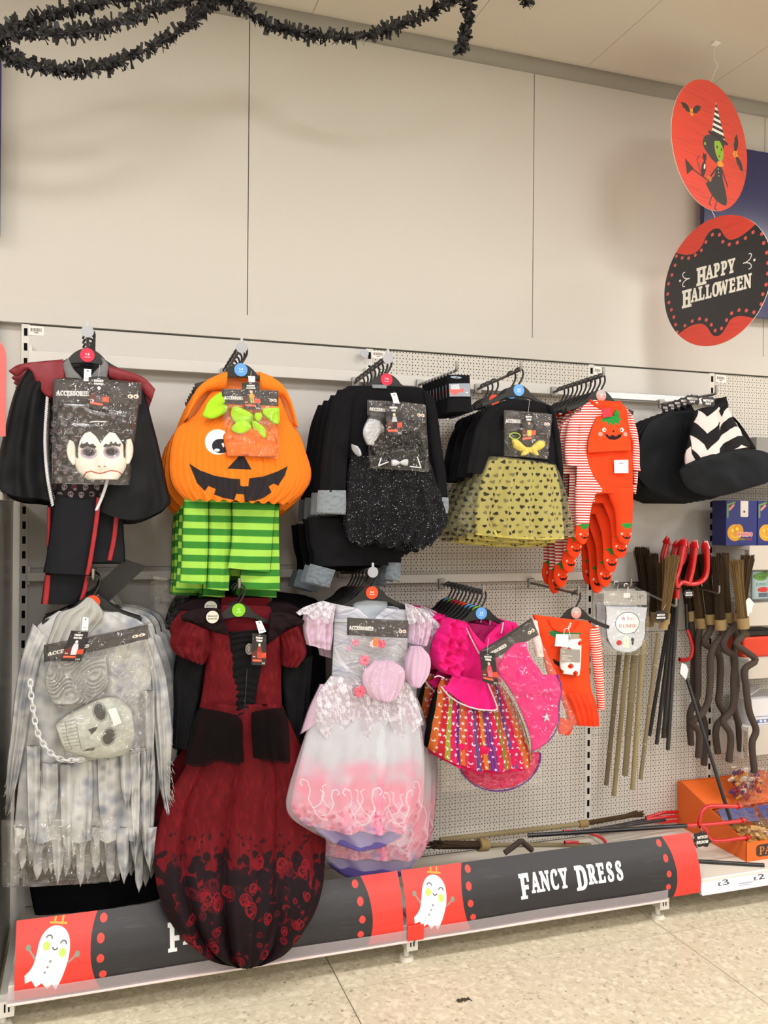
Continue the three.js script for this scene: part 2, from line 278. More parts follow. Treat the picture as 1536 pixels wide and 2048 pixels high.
// ---------------------------------------------------------------- printed signs
const RED = '#e8392f', INK = '#202025';
function ghost(c, x, y, s) {                                        // a white ghost with a small hat, height about s
  c.save(); c.translate(x, y); c.scale(s, s); c.rotate(0.22);
  c.fillStyle = '#ffffff'; c.beginPath(); c.moveTo(-0.26, -0.15); c.bezierCurveTo(-0.26, -0.62, 0.28, -0.62, 0.29, -0.12); c.bezierCurveTo(0.3, 0.15, 0.24, 0.35, 0.22, 0.58);
  for (const [a, b] of [[0.12, 0.44], [0.06, 0.55], [-0.06, 0.42], [-0.14, 0.52], [-0.24, 0.38], [-0.34, 0.44], [-0.38, 0.3]]) c.lineTo(a, b);
  c.bezierCurveTo(-0.28, 0.2, -0.26, 0.05, -0.26, -0.15); c.fill();
  c.strokeStyle = '#e8a12c'; c.lineWidth = 0.035; c.strokeRect(-0.07, -0.68, 0.13, 0.14); c.beginPath(); c.moveTo(-0.15, -0.53); c.lineTo(0.15, -0.55); c.stroke();
  disc(c, -0.12, -0.18, 0.065, 0.065, '#bfe06a'); disc(c, 0.17, -0.12, 0.065, 0.065, '#bfe06a');
  c.strokeStyle = '#555'; c.lineWidth = 0.022; for (const [a, b] of [[-0.1, -0.29], [0.16, -0.24]]) { c.beginPath(); c.arc(a, b, 0.05, Math.PI, 0); c.stroke(); } c.beginPath(); c.arc(0.03, -0.19, 0.045, 0.2, Math.PI - 0.2); c.stroke();
  for (const b of [0.02, 0.12, 0.22]) disc(c, -0.0 - b * 0.25, b, 0.022, 0.022, '#8c8c8c');
  lines(c, [[-0.27, 0.02], [-0.4, -0.1]], '#8f8f86', 0.03); disc(c, -0.42, -0.12, 0.045, 0.045, '#7f8f80'); lines(c, [[0.29, 0.02], [0.42, -0.12]], '#8f8f86', 0.03); disc(c, 0.43, -0.13, 0.045, 0.045, '#7f8f80');
  c.restore();
}
{
  const art = canvasOf(1420, 262, (c, w, h) => {
    wood(c, w, h, RED, '#b81f1d', 21, 150);
    c.fillStyle = INK; c.beginPath(); c.moveTo(0.19 * w, 0); c.quadraticCurveTo(0.155 * w, h * 0.45, 0.197 * w, h); c.lineTo(0.895 * w, h); c.quadraticCurveTo(0.93 * w, h * 0.5, 0.89 * w, 0); c.fill();
    for (let i = 0; i < 4; i++) { disc(c, w * (0.209 - 0.012 * Math.sin(Math.PI * (i + 0.4) / 4)), h * (0.09 + 0.225 * i), 13, 15, '#ea4136'); disc(c, w * (0.868 + 0.014 * Math.sin(Math.PI * (i + 0.3) / 4)), h * (0.09 + 0.225 * i), 13, 15, '#ea4136'); }
    const r = rng(3); c.strokeStyle = '#c9ccd4'; for (let i = 0; i < 26; i++) { c.globalAlpha = 0.05 + 0.07 * r(); c.lineWidth = 1 + 3 * r(); const x = w * (r() < 0.5 ? 0.235 : 0.8) + r() * 40, y = r() * h * 0.8; c.beginPath(); c.moveTo(x, y); c.lineTo(x + 30 + 50 * r(), y + 3 * r()); c.stroke(); } c.globalAlpha = 1;
    ghost(c, w * 0.082, h * 0.47, h * 0.74);
    circus(c, ['FANCY', 'DRESS'], w * 0.54, h * 0.4, 76, '#ffffff', { wide: 0.6 });
  });
  const mArt = MT(art, 0.42, { clearcoat: 0.12, clearcoatRoughness: 0.3 });
  const PR = [[0.088, 0.541], [0.13, 0.543], [0.18, 0.535], [0.24, 0.512], [0.29, 0.478]];
  const at = (v, k) => { const f = v * (PR.length - 1), i = Math.max(0, Math.min(PR.length - 2, Math.floor(f))), s = f - i; return PR[i][k] + (PR[i + 1][k] - PR[i][k]) * s; };
  const curved = (x0, x1, v0, v1, off, nu = 30, nv = 14) => {
    const pos = [], uv = [], idx = [];
    for (const f of [0, 1]) for (let j = 0; j <= nv; j++) for (let i = 0; i <= nu; i++) { const v = v0 + (v1 - v0) * j / nv, u = i / nu; pos.push(x0 + (x1 - x0) * u, at(v, 0), at(v, 1) + off - 0.0018 * f + 0.003 * Math.sin(u * 9)); uv.push(u, v); }
    const K = (nu + 1) * (nv + 1);
    for (let j = 0; j < nv; j++) for (let i = 0; i < nu; i++) { const a = j * (nu + 1) + i; idx.push(a, a + 1, a + nu + 2, a, a + nu + 2, a + nu + 1, K + a, K + a + nu + 2, K + a + 1, K + a, K + a + nu + 1, K + a + nu + 2); }
    const g = new THREE.BufferGeometry(); g.setAttribute('position', new THREE.Float32BufferAttribute(pos, 3)); g.setAttribute('uv', new THREE.Float32BufferAttribute(uv, 2)); g.setIndex(idx); g.computeVertexNormals(); return g;
  };
  const board = (x0, x1, label) => {
    const t = thing('shelf_sign', label, 'sign', V((x0 + x1) / 2, 0.088, 0.54), 'curved board signs along the base shelf');
    put(t, 'printed_board', curved(x0, x1, 0, 1, 0), mArt);
    return t;
  };
  board(-0.197, 0.993, 'curved red and black FANCY DRESS board partly covered by the red gown');
  board(1.006, 2.18, 'curved red and black FANCY DRESS board with the wording in full view');
  const strip = (x0, x1, label) => { const t = thing('ticket_channel', label, 'ticket strip', V((x0 + x1) / 2, 0.08, 0.545)); put(t, 'clear_cover', curved(x0, x1, -0.03, 0.19, 0.006, 30, 4), M(0xf3eef2, 0.12, { transmission: 0.82, thickness: 0 })); put(t, 'lower_lip', rbox(x0, 0.077, 0.532, x1, 0.084, 0.551, 0.002), M(0xe6d6d2, 0.35)); };
  strip(-0.216, 1.028, 'clear plastic ticket strip along the foot of the board under the red gown'); strip(1.034, 2.03, 'clear plastic ticket strip along the foot of the fully visible board');
  // red clip where the boards meet
  solo('board_clip', rbox(1.004, 0.085, 0.552, 1.062, 0.135, 0.556, 0.002), M(0xe23a30, 0.35), 'small red plastic clip joining the two curved boards', 'clip');
  // price strip of the sweet bay
  const price = canvasOf(900, 90, (c, w, h) => { c.fillStyle = '#eceaf2'; c.fillRect(0, 0, w, h); c.fillStyle = '#fafaff'; c.fillRect(20, 0, 250, h); c.fillRect(300, 0, 270, h); [['3', 90], ['2', 215], ['2', 395], ['2', 620]].forEach(([s, x]) => { write(c, '£', x - 22, 48, 30, '#33333c'); write(c, s, x, 42, 46, '#33333c'); c.fillStyle = '#9a9aa6'; c.fillRect(x + 24, 16, 30, 5); c.fillRect(x + 40, 60, 52, 7); c.fillRect(x + 40, 72, 40, 5); }); });
  const ps = thing('price_strip', 'white strip with printed pound prices under the orange snack box', 'price strip', V(2.6, 0.09, 0.535));
  const g = new THREE.PlaneGeometry(1.2, 0.052, 1, 1).rotateX(-0.5).translate(2.78, 0.106, 0.536); put(ps, 'paper', g, MT(price, 0.5));
  put(ps, 'holder', rbox(2.18, 0.078, 0.514, 3.38, 0.084, 0.553, 0.002), M(0xe8e6ee, 0.3));

  // navy panels high on the wall
  const navy = M(0x24285c, 0.2, { clearcoat: 0.4, clearcoatRoughness: 0.12 });
  const nv = (x0, x1, y0, y1, label) => { const t = thing('wall_sign', label, 'sign', V((x0 + x1) / 2, y0, 0.04), 'navy panels on the upper wall'); put(t, 'face', rbox(x0, y0, 0.035, x1, y1, 0.06, 0.004), navy); for (const x of [x0 + 0.15, x1 - 0.15]) put(t, 'spacer', box(x - 0.02, y0 + 0.1, 0, x + 0.02, y1 - 0.1, 0.034), mMetal); };
  nv(2.556, 3.9, 2.4, 3.155, 'glossy navy blue wall panel behind the hanging round signs');
  nv(-1.65, -0.297, 2.428, 3.09, 'navy blue wall panel above the tinsel end, cut off beside the vampire');
  // rounded red board edge beside the vampire cape
  {
    const t = canvasOf(128, 512, (c, w, h) => wood(c, w, h, '#f0625e', '#c23230', 5, 90));
    const s = new THREE.Shape(); s.moveTo(-0.62, 1.715); s.lineTo(-0.236, 1.715); s.lineTo(-0.236, 1.94); s.quadraticCurveTo(-0.236, 1.998, -0.29, 2.0); s.lineTo(-0.62, 2.0);
    const e = new THREE.ExtrudeGeometry(s, { depth: 0.006, bevelEnabled: false, curveSegments: 10 }).translate(0, 0, 0.5); planar(e, [-0.62, 1.7, -0.22, 2.0]);
    const h = thing('header_sign', 'pinkish red board with a rounded corner beside the vampire cape', 'sign', V(-0.43, 1.715, 0.5)); put(h, 'board', e, MT(t, 0.35)); put(h, 'stem', box(-0.45, 1.552, 0.49, -0.43, 1.75, 0.499), mMetal); put(h, 'holder', box(-0.62, 1.535, 0.485, -0.248, 1.553, 0.52), mMetal);
  }
}
// hanging round signs
{
  const bat = (c, x, y, s, rot, flip) => { c.save(); c.translate(x, y); c.rotate(rot); c.scale(s, s * (flip ? -1 : 1)); c.fillStyle = '#2a2a2e'; for (const k of [-1, 1]) { c.beginPath(); c.moveTo(k * 0.08, 0.05); c.bezierCurveTo(k * 0.15, -0.25, k * 0.4, -0.5, k * 0.85, -0.35); c.quadraticCurveTo(k * 0.7, -0.25, k * 0.68, -0.12); c.quadraticCurveTo(k * 0.52, -0.16, k * 0.45, 0.0); c.quadraticCurveTo(k * 0.3, 0.0, k * 0.08, 0.05); c.fill(); } disc(c, 0, 0.02, 0.14, 0.17, '#e89a32'); poly(c, [[-0.12, -0.05], [-0.1, -0.24], [0, -0.1]], '#e89a32'); poly(c, [[0.12, -0.05], [0.1, -0.24], [0, -0.1]], '#e89a32'); disc(c, -0.05, 0, 0.03, 0.03, '#3a2a10'); disc(c, 0.05, 0, 0.03, 0.03, '#3a2a10'); c.restore(); };
  const witch = canvasOf(768, 768, (c, w, h) => {
    wood(c, w, h, '#d9402f', '#7e1712', 33, 320);
    bat(c, 190, 235, 120, -0.15); bat(c, 640, 370, 140, 1.25);
    c.save(); c.translate(430, 0);
    poly(c, [[0, 108], [-38, 295], [100, 315]], '#f4efe6'); for (let i = 0; i < 6; i++) { const y = 122 + i * 33, k = (y - 108) / 195, k2 = (y + 17 - 108) / 195; poly(c, [[-38 * k, y], [100 * k, y + 4 * k], [100 * k2, y + 17 + 4 * k2], [-38 * k2, y + 17]], '#2a2a2e'); }
    c.save(); c.translate(28, 318); c.rotate(0.14); disc(c, 0, 0, 105, 17, '#2a2a2e'); c.restore();
    c.fillStyle = '#34343a'; c.beginPath(); c.moveTo(-45, 318); c.bezierCurveTo(-140, 330, -150, 400, -90, 430); c.bezierCurveTo(-30, 470, 10, 480, 40, 470); c.lineTo(100, 330); c.fill();
    c.fillStyle = '#8fb62f'; c.beginPath(); c.moveTo(-10, 345); c.lineTo(40, 332); c.bezierCurveTo(105, 370, 95, 440, 48, 458); c.bezierCurveTo(10, 440, -14, 400, -10, 345); c.fill(); disc(c, 18, 375, 8, 9, '#2c3010'); disc(c, 62, 380, 8, 9, '#2c3010'); poly(c, [[42, 385], [58, 408], [40, 412]], '#76992a'); disc(c, 40, 425, 10, 5, '#7a2a1a'); disc(c, -105, 385, 10, 10, '#8fb62f');
    poly(c, [[20, 462], [65, 448], [90, 470], [58, 490], [30, 500]], '#e89a32');
    poly(c, [[18, 490], [72, 486], [80, 560], [-10, 562]], '#2a2a2e'); c.fillStyle = '#2a2a2e'; c.beginPath(); c.moveTo(-5, 550); c.quadraticCurveTo(-60, 600, -96, 620); c.quadraticCurveTo(-10, 720, 110, 712); c.quadraticCurveTo(150, 690, 78, 556); c.fill();
    for (const [x, y] of [[30, 505], [36, 525], [38, 545]]) disc(c, x, y, 4, 4, '#f2ece2'); lines(c, [[70, 500], [130, 590]], '#2a2a2e', 12); lines(c, [[18, 500], [-60, 580]], '#2a2a2e', 12); disc(c, -62, 585, 26, 18, '#c8642c');
    lines(c, [[-30, 680], [-60, 735], [-40, 740]], '#2a2a2e', 8); lines(c, [[20, 700], [-5, 752], [18, 756]], '#2a2a2e', 8);
    poly(c, [[-130, 470], [-120, 440], [-108, 452], [-92, 438], [-90, 476], [-110, 500]], '#26262a'); c.save(); c.translate(-118, 540); c.rotate(0.3); disc(c, 0, 0, 22, 52, '#26262a'); disc(c, 5, -20, 8, 18, '#efe9df'); c.restore(); lines(c, [[-150, 560], [-185, 500], [-160, 470]], '#26262a', 6);
    lines(c, [[-260, 560], [-60, 600]], '#4a241a', 9); poly(c, [[-215, 560], [-300, 520], [-280, 610]], '#3a2420'); c.restore();
  });
  const happy = canvasOf(768, 768, (c, w, h) => {
    wood(c, w, h, '#d9402f', '#7e1712', 44, 260);
    c.fillStyle = INK; c.beginPath(); c.moveTo(60, 120); c.bezierCurveTo(180, 190, 250, 200, 300, 130); c.bezierCurveTo(320, 80, 360, 60, 400, 70); c.bezierCurveTo(440, 80, 440, 150, 500, 165); c.bezierCurveTo(580, 175, 650, 120, 720, 90);
    c.bezierCurveTo(735, 200, 770, 250, 768, 384); c.bezierCurveTo(768, 500, 720, 560, 728, 690); c.bezierCurveTo(620, 640, 540, 600, 490, 640); c.bezierCurveTo(450, 700, 430, 720, 395, 715); c.bezierCurveTo(350, 705, 350, 640, 290, 620); c.bezierCurveTo(200, 600, 130, 650, 60, 680); c.bezierCurveTo(40, 560, 0, 480, 0, 384); c.bezierCurveTo(0, 270, 50, 240, 60, 120); c.fill();
    const pts = [[95, 160], [140, 182], [190, 196], [240, 190], [285, 172], [318, 130], [365, 98], [415, 112], [440, 160], [485, 188], [540, 192], [595, 180], [645, 160], [692, 130], [702, 185], [715, 240], [735, 300], [742, 360], [742, 420], [732, 480], [712, 530], [702, 585], [704, 640], [655, 622], [605, 602], [555, 590], [505, 598], [470, 632], [435, 675], [390, 680], [362, 640], [325, 604], [275, 588], [220, 592], [165, 610], [105, 640], [92, 590], [78, 540], [58, 490], [38, 440], [28, 384], [34, 320], [60, 270], [84, 215]];
    for (const [x, y] of pts) disc(c, x, y, 11, 11, '#d8584f');
    circus(c, ['HAPPY'], 390, 320, 92, '#eee9de', { wide: 0.56 }); circus(c, ['HALLOWEEN'], 390, 435, 92, '#eee9de', { wide: 0.56 });
    for (const k of [-1, 1]) { c.save(); c.translate(390 + k * 235, 318); c.scale(k, 1); c.strokeStyle = '#eee9de'; c.lineWidth = 6; c.beginPath(); c.moveTo(-45, 5); c.quadraticCurveTo(0, 5, 10, -25); c.arc(-2, -28, 13, 0, 4.2, true); c.moveTo(-45, 5); c.quadraticCurveTo(0, 5, 10, 30); c.arc(-2, 34, 13, 0, -4.2); c.stroke(); disc(c, 30, 4, 8, 8, '#eee9de'); c.restore(); }
  });
  const round = (px, py, r, yaw, tex, label, z) => {
    const p = P(px, py, z), t = thing('hanging_sign', label, 'sign', p.clone());
    t.rotation.y = yaw;
    const g = new THREE.CylinderGeometry(r, r, 0.003, 64).rotateX(Math.PI / 2); const face = new THREE.CircleGeometry(r, 64).translate(0, 0, 0.0018), back = new THREE.CircleGeometry(r, 64).rotateY(Math.PI).translate(0, 0, -0.0018);
    const add = (n, geo, m) => { const o = new THREE.Mesh(geo, m); o.name = n; o.castShadow = o.receiveShadow = true; t.add(o); };
    const mt = MT(tex, 0.28, { clearcoat: 0.4, clearcoatRoughness: 0.2 });
    add('card', g, M(0xe9e4dc, 0.6)); add('printed_face', face, mt); add('rear_print', back, M(0xd9402f, 0.4));
    return p;
  };
  const z = 0.421, a = round(1421, 292, 0.251, 0.30, witch, 'round red hanging sign with a witch, a cat and bats', z), b = round(1430, 563, 0.252, -1.36, happy, 'round red and black hanging sign reading HAPPY HALLOWEEN', z);
  const str = thing('hanging_string', 'thin white string and ceiling hook holding the two round signs', 'string', V(2.319, 3.365, z));
  put(str, 'ceiling_pad', rbox(2.305, 3.357, z - 0.013, 2.333, 3.3648, z + 0.013, 0.002), M(0xeeeae4, 0.4));
  put(str, 'hook', tube([V(2.319, 3.357, z), V(2.312, 3.33, z), V(2.315, 3.29, z), V(2.325, 3.285, z), V(2.324, 3.26, z), V(2.314, 3.25, z)], 0.0012, 30, 5), M(0xe8e4de, 0.4));
  put(str, 'line', rod(V(2.316, 3.25, z), V(a.x, a.y + 0.249, z), 0.0008, 0.0008, 5), M(0xf4f2ee, 0.4)); put(str, 'line', rod(V(a.x + 0.006, a.y - 0.249, z), V(b.x, b.y + 0.25, z), 0.0008, 0.0008, 5), M(0xf4f2ee, 0.4));
}
// black tinsel garlands
{
  const tin = M(0x1a1a1d, 0.5);
  const garland = (pts, z, n, label, seed) => {
    const c = new THREE.CatmullRomCurve3(pts.map(([x, y, zz]) => P(x, y, zz ?? z))), r = rng(seed), g = [];
    const mid = c.getPoint(0.5), t = thing('tinsel_garland', label, 'garland', mid);
    put(t, 'cord', new THREE.TubeGeometry(c, 80, 0.0035, 6), tin);
    for (let i = 0; i < n; i++) {
      const s = r(), p = c.getPoint(s), tg = c.getTangent(s), a = r() * 6.283, len = 0.012 + 0.024 * r(), w = 0.005 + 0.008 * r();
      const d = V(Math.cos(a), Math.sin(a), 0.8 * Math.sin(a * 2 + i)).addScaledVector(tg, (r() - 0.5) * 1.4).normalize();
      const q = new THREE.PlaneGeometry(w, len, 1, 2).translate(0, len / 2, 0); const b = q.attributes.position; for (let k = 0; k < b.count; k++) if (b.getY(k) > len * 0.4) b.setZ(k, (r() - 0.5) * 0.012 * b.getY(k) / len);
      q.applyQuaternion(new THREE.Quaternion().setFromUnitVectors(V(0, 1, 0), d)); q.rotateY(0); q.translate(p.x, p.y, p.z); g.push(q);
    }
    const m = merged(g); m.computeVertexNormals(); const f = put(t, 'foil_strips', m, tin); f.userData.kind = 'stuff';
  };
  garland([[-40, 78], [40, 50], [110, 28], [180, 10], [260, -10], [330, -22]], 0.5, 560, 'black tinsel garland, uppermost of the swags over the vampire', 51);
  garland([[-40, 82], [40, 70], [150, 66], [240, 45], [330, 12], [420, -14]], 0.52, 620, 'black tinsel garland, middle swag over the vampire', 52);
  garland([[-30, 88], [15, 112], [60, 132], [120, 140], [190, 136], [250, 118], [320, 84], [380, 46], [410, 15], [470, -12]], 0.5, 760, 'black tinsel garland, lowest and longest swag over the vampire', 53);
  garland([[440, -18], [480, 14], [540, 52], [600, 66], [660, 76], [730, 72], [790, 54], [850, 30], [905, 2], [935, -14]], 0.5, 800, 'black tinsel garland swagged below the ceiling over the cat costume', 54);
  garland([[934, -20], [936, 30], [930, 70], [921, 104]], 0.5, 260, 'short loose end of black tinsel hanging straight down', 55);
  garland([[1040, -30], [1050, -8], [1057, 6]], 0.5, 120, 'small tip of black tinsel at the ceiling edge', 56);
}

// ---------------------------------------------------------------- arms and hangers
const ARMS = {};
function arm(key, px, py, z, label, o = {}) {                       // px, py: where the free end shows; z: how far it reaches
  const e = P(px, py, z), a = V(e.x, e.y - (o.rise ?? 0.02), 0.058), t = thing('display_arm', label, 'hook arm', a.clone(), 'arms on the cross rails');
  put(t, 'socket', rbox(a.x - 0.014, a.y - 0.02, 0.0525, a.x + 0.014, a.y + 0.02, 0.066, 0.003), mSteel);
  put(t, 'arm_bar', rod(V(a.x, a.y, 0.066), e, 0.0052, 0.0052, 12), o.thin ? mSteel : M(0x7b7872, 0.35, { metalness: 0.9 }));
  if (o.disc) { put(t, 'end_disc', new THREE.CylinderGeometry(0.0185, 0.0185, 0.004, 28).rotateX(Math.PI / 2).translate(e.x, e.y - 0.002, e.z + 0.004), M(0xb9bcc2, 0.3, { transmission: 0.25 })); put(t, 'end_nub', rbox(e.x - 0.004, e.y + 0.014, e.z + 0.0, e.x + 0.004, e.y + 0.03, e.z + 0.006, 0.002), M(0xb9bcc2, 0.3)); }
  else put(t, 'upturned_tip', tube([e.clone(), V(e.x, e.y + 0.004, e.z + 0.005), V(e.x, e.y + 0.014, e.z + 0.007), V(e.x, e.y + 0.032, e.z + 0.007)], 0.0052, 12, 10), mSteel);
  ARMS[key] = { x: e.x, end: e, start: a, at: (zz) => V(e.x, a.y + (e.y - a.y) * (zz - a.z) / (e.z - a.z) + 0.0052, zz) };
  return t;
}
arm('vampire', 175, 662, 0.44, 'steel arm with a round grey end disc holding the vampire capes', { disc: 1, rise: 0.03 });
arm('pumpkin', 483, 694, 0.44, 'steel arm with a round grey end disc holding the pumpkin costumes', { disc: 1, rise: 0.03 });
arm('cat', 775, 716, 0.44, 'steel arm with a round grey end disc holding the black cat costumes', { disc: 1, rise: 0.03 });
arm('tights', 912, 741, 0.42, 'thin steel prong with upturned tip holding the tights packs', { thin: 1, rise: 0 });
arm('bee', 1040, 740, 0.42, 'steel arm with upturned tip holding the heart tutu dresses', { rise: 0.02 });
arm('pyjama', 1205, 752, 0.42, 'steel arm with upturned tip holding the pumpkin sleepsuits', { rise: 0.012 });
arm('hat', 1430, 788, 0.4, 'long steel prong with upturned tip holding the witch hats', { thin: 1, rise: 0 });
arm('ghost', 186, 1158, 0.45, 'steel arm behind the ragged ghost costume collar', { rise: 0.01 });
arm('gown', 478, 1176, 0.45, 'steel arm under the striped green trousers holding the red gowns', { rise: 0.01 });
arm('bride', 745, 1143, 0.45, 'steel arm with a round grey end disc holding the grey and pink gowns', { disc: 1, rise: 0.03 });
arm('pink', 965, 1187, 0.44, 'steel arm with upturned tip holding the pink star dresses', { rise: -0.005 });
arm('body', 1155, 1188, 0.42, 'steel arm with upturned tip holding the orange tutu bodysuit', { rise: -0.012 });
arm('bib', 1260, 1172, 0.26, 'short steel prong with upturned tip holding the bib packs', { thin: 1, rise: -0.01 });
arm('broom', 1350, 1212, 0.33, 'steel prong with upturned tip among the bamboo brooms', { thin: 1, rise: -0.05 });
arm('fork', 1436, 1186, 0.24, 'steel prong with upturned tip under the red fork heads', { thin: 1, rise: -0.015 });
{ const p = P(729, 707, 0.03), t = thing('rail_knob', 'small round grey knob on the upright beside the cat costume arm', 'knob', V(p.x, p.y, 0.001)); put(t, 'button', new THREE.CylinderGeometry(0.0165, 0.0165, 0.005, 24).rotateX(Math.PI / 2).translate(p.x, p.y, 0.03), M(0xb9bcc2, 0.3)); put(t, 'shank', rod(V(p.x, p.y, 0.001), V(p.x, p.y, 0.028), 0.005), mSteel); }

const hangerShape = (() => {
  const s = new THREE.Shape(); s.moveTo(-0.145, -0.13); s.quadraticCurveTo(-0.085, -0.112, -0.052, -0.088); s.quadraticCurveTo(-0.03, -0.058, 0, -0.056); s.quadraticCurveTo(0.03, -0.058, 0.052, -0.088); s.quadraticCurveTo(0.085, -0.112, 0.145, -0.13);
  s.lineTo(0.143, -0.141); s.quadraticCurveTo(0.09, -0.126, 0.055, -0.106); s.quadraticCurveTo(0, -0.092, -0.055, -0.106); s.quadraticCurveTo(-0.09, -0.126, -0.143, -0.141); return s;
})();
const gHanger = new THREE.ExtrudeGeometry(hangerShape, { depth: 0.007, bevelEnabled: true, bevelSize: 0.0012, bevelThickness: 0.0012, bevelSegments: 1, curveSegments: 8 }).translate(0, 0, -0.0035);
const gHook = tube([V(0.001, -0.058, 0), V(0.012, -0.04, 0), V(0.0205, -0.02, 0), V(0.0185, -0.003, 0), V(0.009, 0.0052, 0), V(-0.002, 0.0042, 0), V(-0.0115, -0.004, 0), V(-0.0135, -0.012, 0)], 0.0036, 28, 7);
const gDisc = new THREE.CylinderGeometry(0.0215, 0.0215, 0.003, 28).rotateX(Math.PI / 2).translate(0, -0.0765, 0.0062);
const DISC = { red: 0xd8163f, blue: 0x5f9fe0, orange: 0xf0491f, green: 0x7ec41e, grey: 0xb9a9a6, black: 0x20242a, dgreen: 0x1f6b4a };
const discMat = {};
function discFace(kind, text) {
  const key = kind + text; if (discMat[key]) return discMat[key];
  const t = canvasOf(96, 96, (c, w, h) => { c.fillStyle = '#' + new THREE.Color(DISC[kind]).getHexString(); c.fillRect(0, 0, w, h); if (kind === 'grey') { c.fillStyle = '#e58a80'; c.fillRect(0, 48, w, 48); } if (text) { write(c, text, 48, 42, 22, '#fff'); c.globalAlpha = 0.7; c.fillStyle = '#fff'; c.fillRect(28, 60, 40, 5); c.globalAlpha = 1; } });
  return (discMat[key] = MT(t, 0.35));
}
function hanger(at, kind, text, label, group, turn = 0) {
  const t = thing('clothes_hanger', label, 'hanger', at, group); t.rotation.y = turn;
  const add = (n, g, m) => { const o = new THREE.Mesh(g, m); o.name = n; o.castShadow = o.receiveShadow = true; t.add(o); };
  add('body', gHanger, mBlack); add('hook', gHook, mBlack);
  if (kind) { const f = new THREE.Mesh(gDisc, M(DISC[kind], 0.4)); f.name = 'size_disc'; t.add(f); const q = new THREE.Mesh(new THREE.CircleGeometry(0.0205, 24).translate(0, -0.0765, 0.0079), discFace(kind, text)); q.name = 'printed_size'; f.add(q); }
  return t;
}
function hangers(key, zs, first, rest, what) {
  zs.forEach((z, i) => {
    const kind = i ? rest[(i - 1) % rest.length] : first[0];
    const dn = { red: 'red', blue: 'blue', orange: 'orange', green: 'green', grey: 'grey and pink', dgreen: 'dark green', black: 'black' };
    hanger(ARMS[key].at(z), kind, i ? '' : first[1], i ? 'black plastic hanger in the row behind the front ' + what : 'black plastic hanger with a ' + dn[kind] + ' size disc holding the front ' + what, i ? 'hangers behind the front ' + what : undefined, ((i * 37) % 11 - 5) * (i ? 0.012 : 0));
  });
}
const steps = (z0, n, dz) => Array.from({ length: n }, (_, i) => z0 - i * dz);

// ---------------------------------------------------------------- tags, bags, shared goods
function tagArt(title, price, fig) {
  return canvasOf(132, 240, (c, w, h) => {
    c.fillStyle = '#211f22'; c.fillRect(0, 0, w, h);
    c.fillStyle = '#5b2a20'; c.beginPath(); c.moveTo(0, 150); c.lineTo(60, 110); c.lineTo(w, 150); c.lineTo(w, 190); c.lineTo(0, 190); c.fill();
    c.fillStyle = '#e2492c'; c.beginPath(); c.moveTo(w, 140); c.lineTo(w, 180); c.lineTo(60, 182); c.lineTo(80, 150); c.fill();
    c.fillStyle = '#ddd'; c.fillRect(56, 9, 20, 4);
    title.forEach((s, i) => write(c, s, w / 2, 30 + i * 22, 20, '#f4f1ea', { wide: Math.min(1, 5.4 / s.length), stroke: 8 }));
    write(c, '+', 12, 42, 16, '#bbb'); write(c, '+', w - 12, 42, 16, '#bbb');
    fig(c); c.fillStyle = '#e9e6df'; c.fillRect(12, 174, 8, 7); c.fillRect(23, 174, 8, 7);
    c.fillStyle = '#ea4a25'; c.fillRect(8, 196, 84, 18); c.fillStyle = '#f6a08a'; c.fillRect(14, 203, 68, 3);
    write(c, price, w - 24, 226, 18, '#f4f1ea');
  });
}
const figure = (skin, top, low) => (c) => { disc(c, 68, 84, 11, 13, skin); poly(c, [[54, 98], [84, 98], [92, 140], [46, 140]], top); poly(c, [[48, 138], [90, 138], [88, 188], [52, 188]], low); };
const careArt = canvasOf(48, 80, (c, w, h) => { c.fillStyle = '#f6f3f2'; c.fillRect(0, 0, w, h); c.fillStyle = '#333'; c.fillRect(20, 8, 10, 8); c.fillStyle = '#d9a0a0'; for (let i = 0; i < 4; i++) c.fillRect(8, 28 + i * 6, 30 - 4 * (i % 2), 2); c.fillStyle = '#777'; c.fillRect(8, 62, 32, 4); });
const mCare = MT(careArt, 0.7);
const headerArt = canvasOf(512, 130, (c, w, h) => {
  c.fillStyle = '#2d2a2b'; c.fillRect(0, 0, w, h); write(c, 'ACCESSORIES', 118, 74, 36, '#efece6', { wide: 0.78, stroke: 6, family: 'serif' }); write(c, '+', 22, 74, 26, '#cfcbc4'); write(c, '+', 214, 74, 26, '#cfcbc4');
  for (const x of [446, 480]) { disc(c, x, 82, 16, 13, '#f3e6da'); disc(c, x - 3, 83, 7, 7, '#c9622c'); disc(c, x - 3, 83, 4, 4, '#201410'); }
});
const mHeader = MT(headerArt, 0.4);
function bagGeo(q, m, z, d, seed, amp = 0.0045) { amp *= 1.6; const [a, b, c, e] = q; return loft([[...a, ...b], [...e, ...c]], { m, z, d, db: 0.002, nx: 72, ny: 84, nb: 6, even: 0.75, round: 0.45, seed, cap: 2, fold: (u, t, p) => amp * (Math.abs(noise(p.x * 15 + seed, p.y * 15, seed)) * 2.2 + 1.3 * Math.abs(noise(p.x * 36, p.y * 33 + seed, seed + 3)) + 0.5 * Math.abs(noise(p.x * 85, p.y * 70, seed + 6)) - 0.8) * Math.min(1, 6 * t, 6 * (1 - t) + 0.3), backFold: 0.1 }); }
function pack(label, q, head, m, z, d, seed, amp) {
  const a = P(...m(...q[3]), z), b = P(...m(...q[0]), z), t = thing('accessory_pack', label, 'pack', V((a.x + b.x) / 2, a.y, z));
  put(t, 'header_card', card(head, m, z + 0.002, 0.001, 0.003), mHeader);
  put(t, 'clear_bag', bagGeo(q, m, z, d, seed, amp), mClear);
  return t;
}
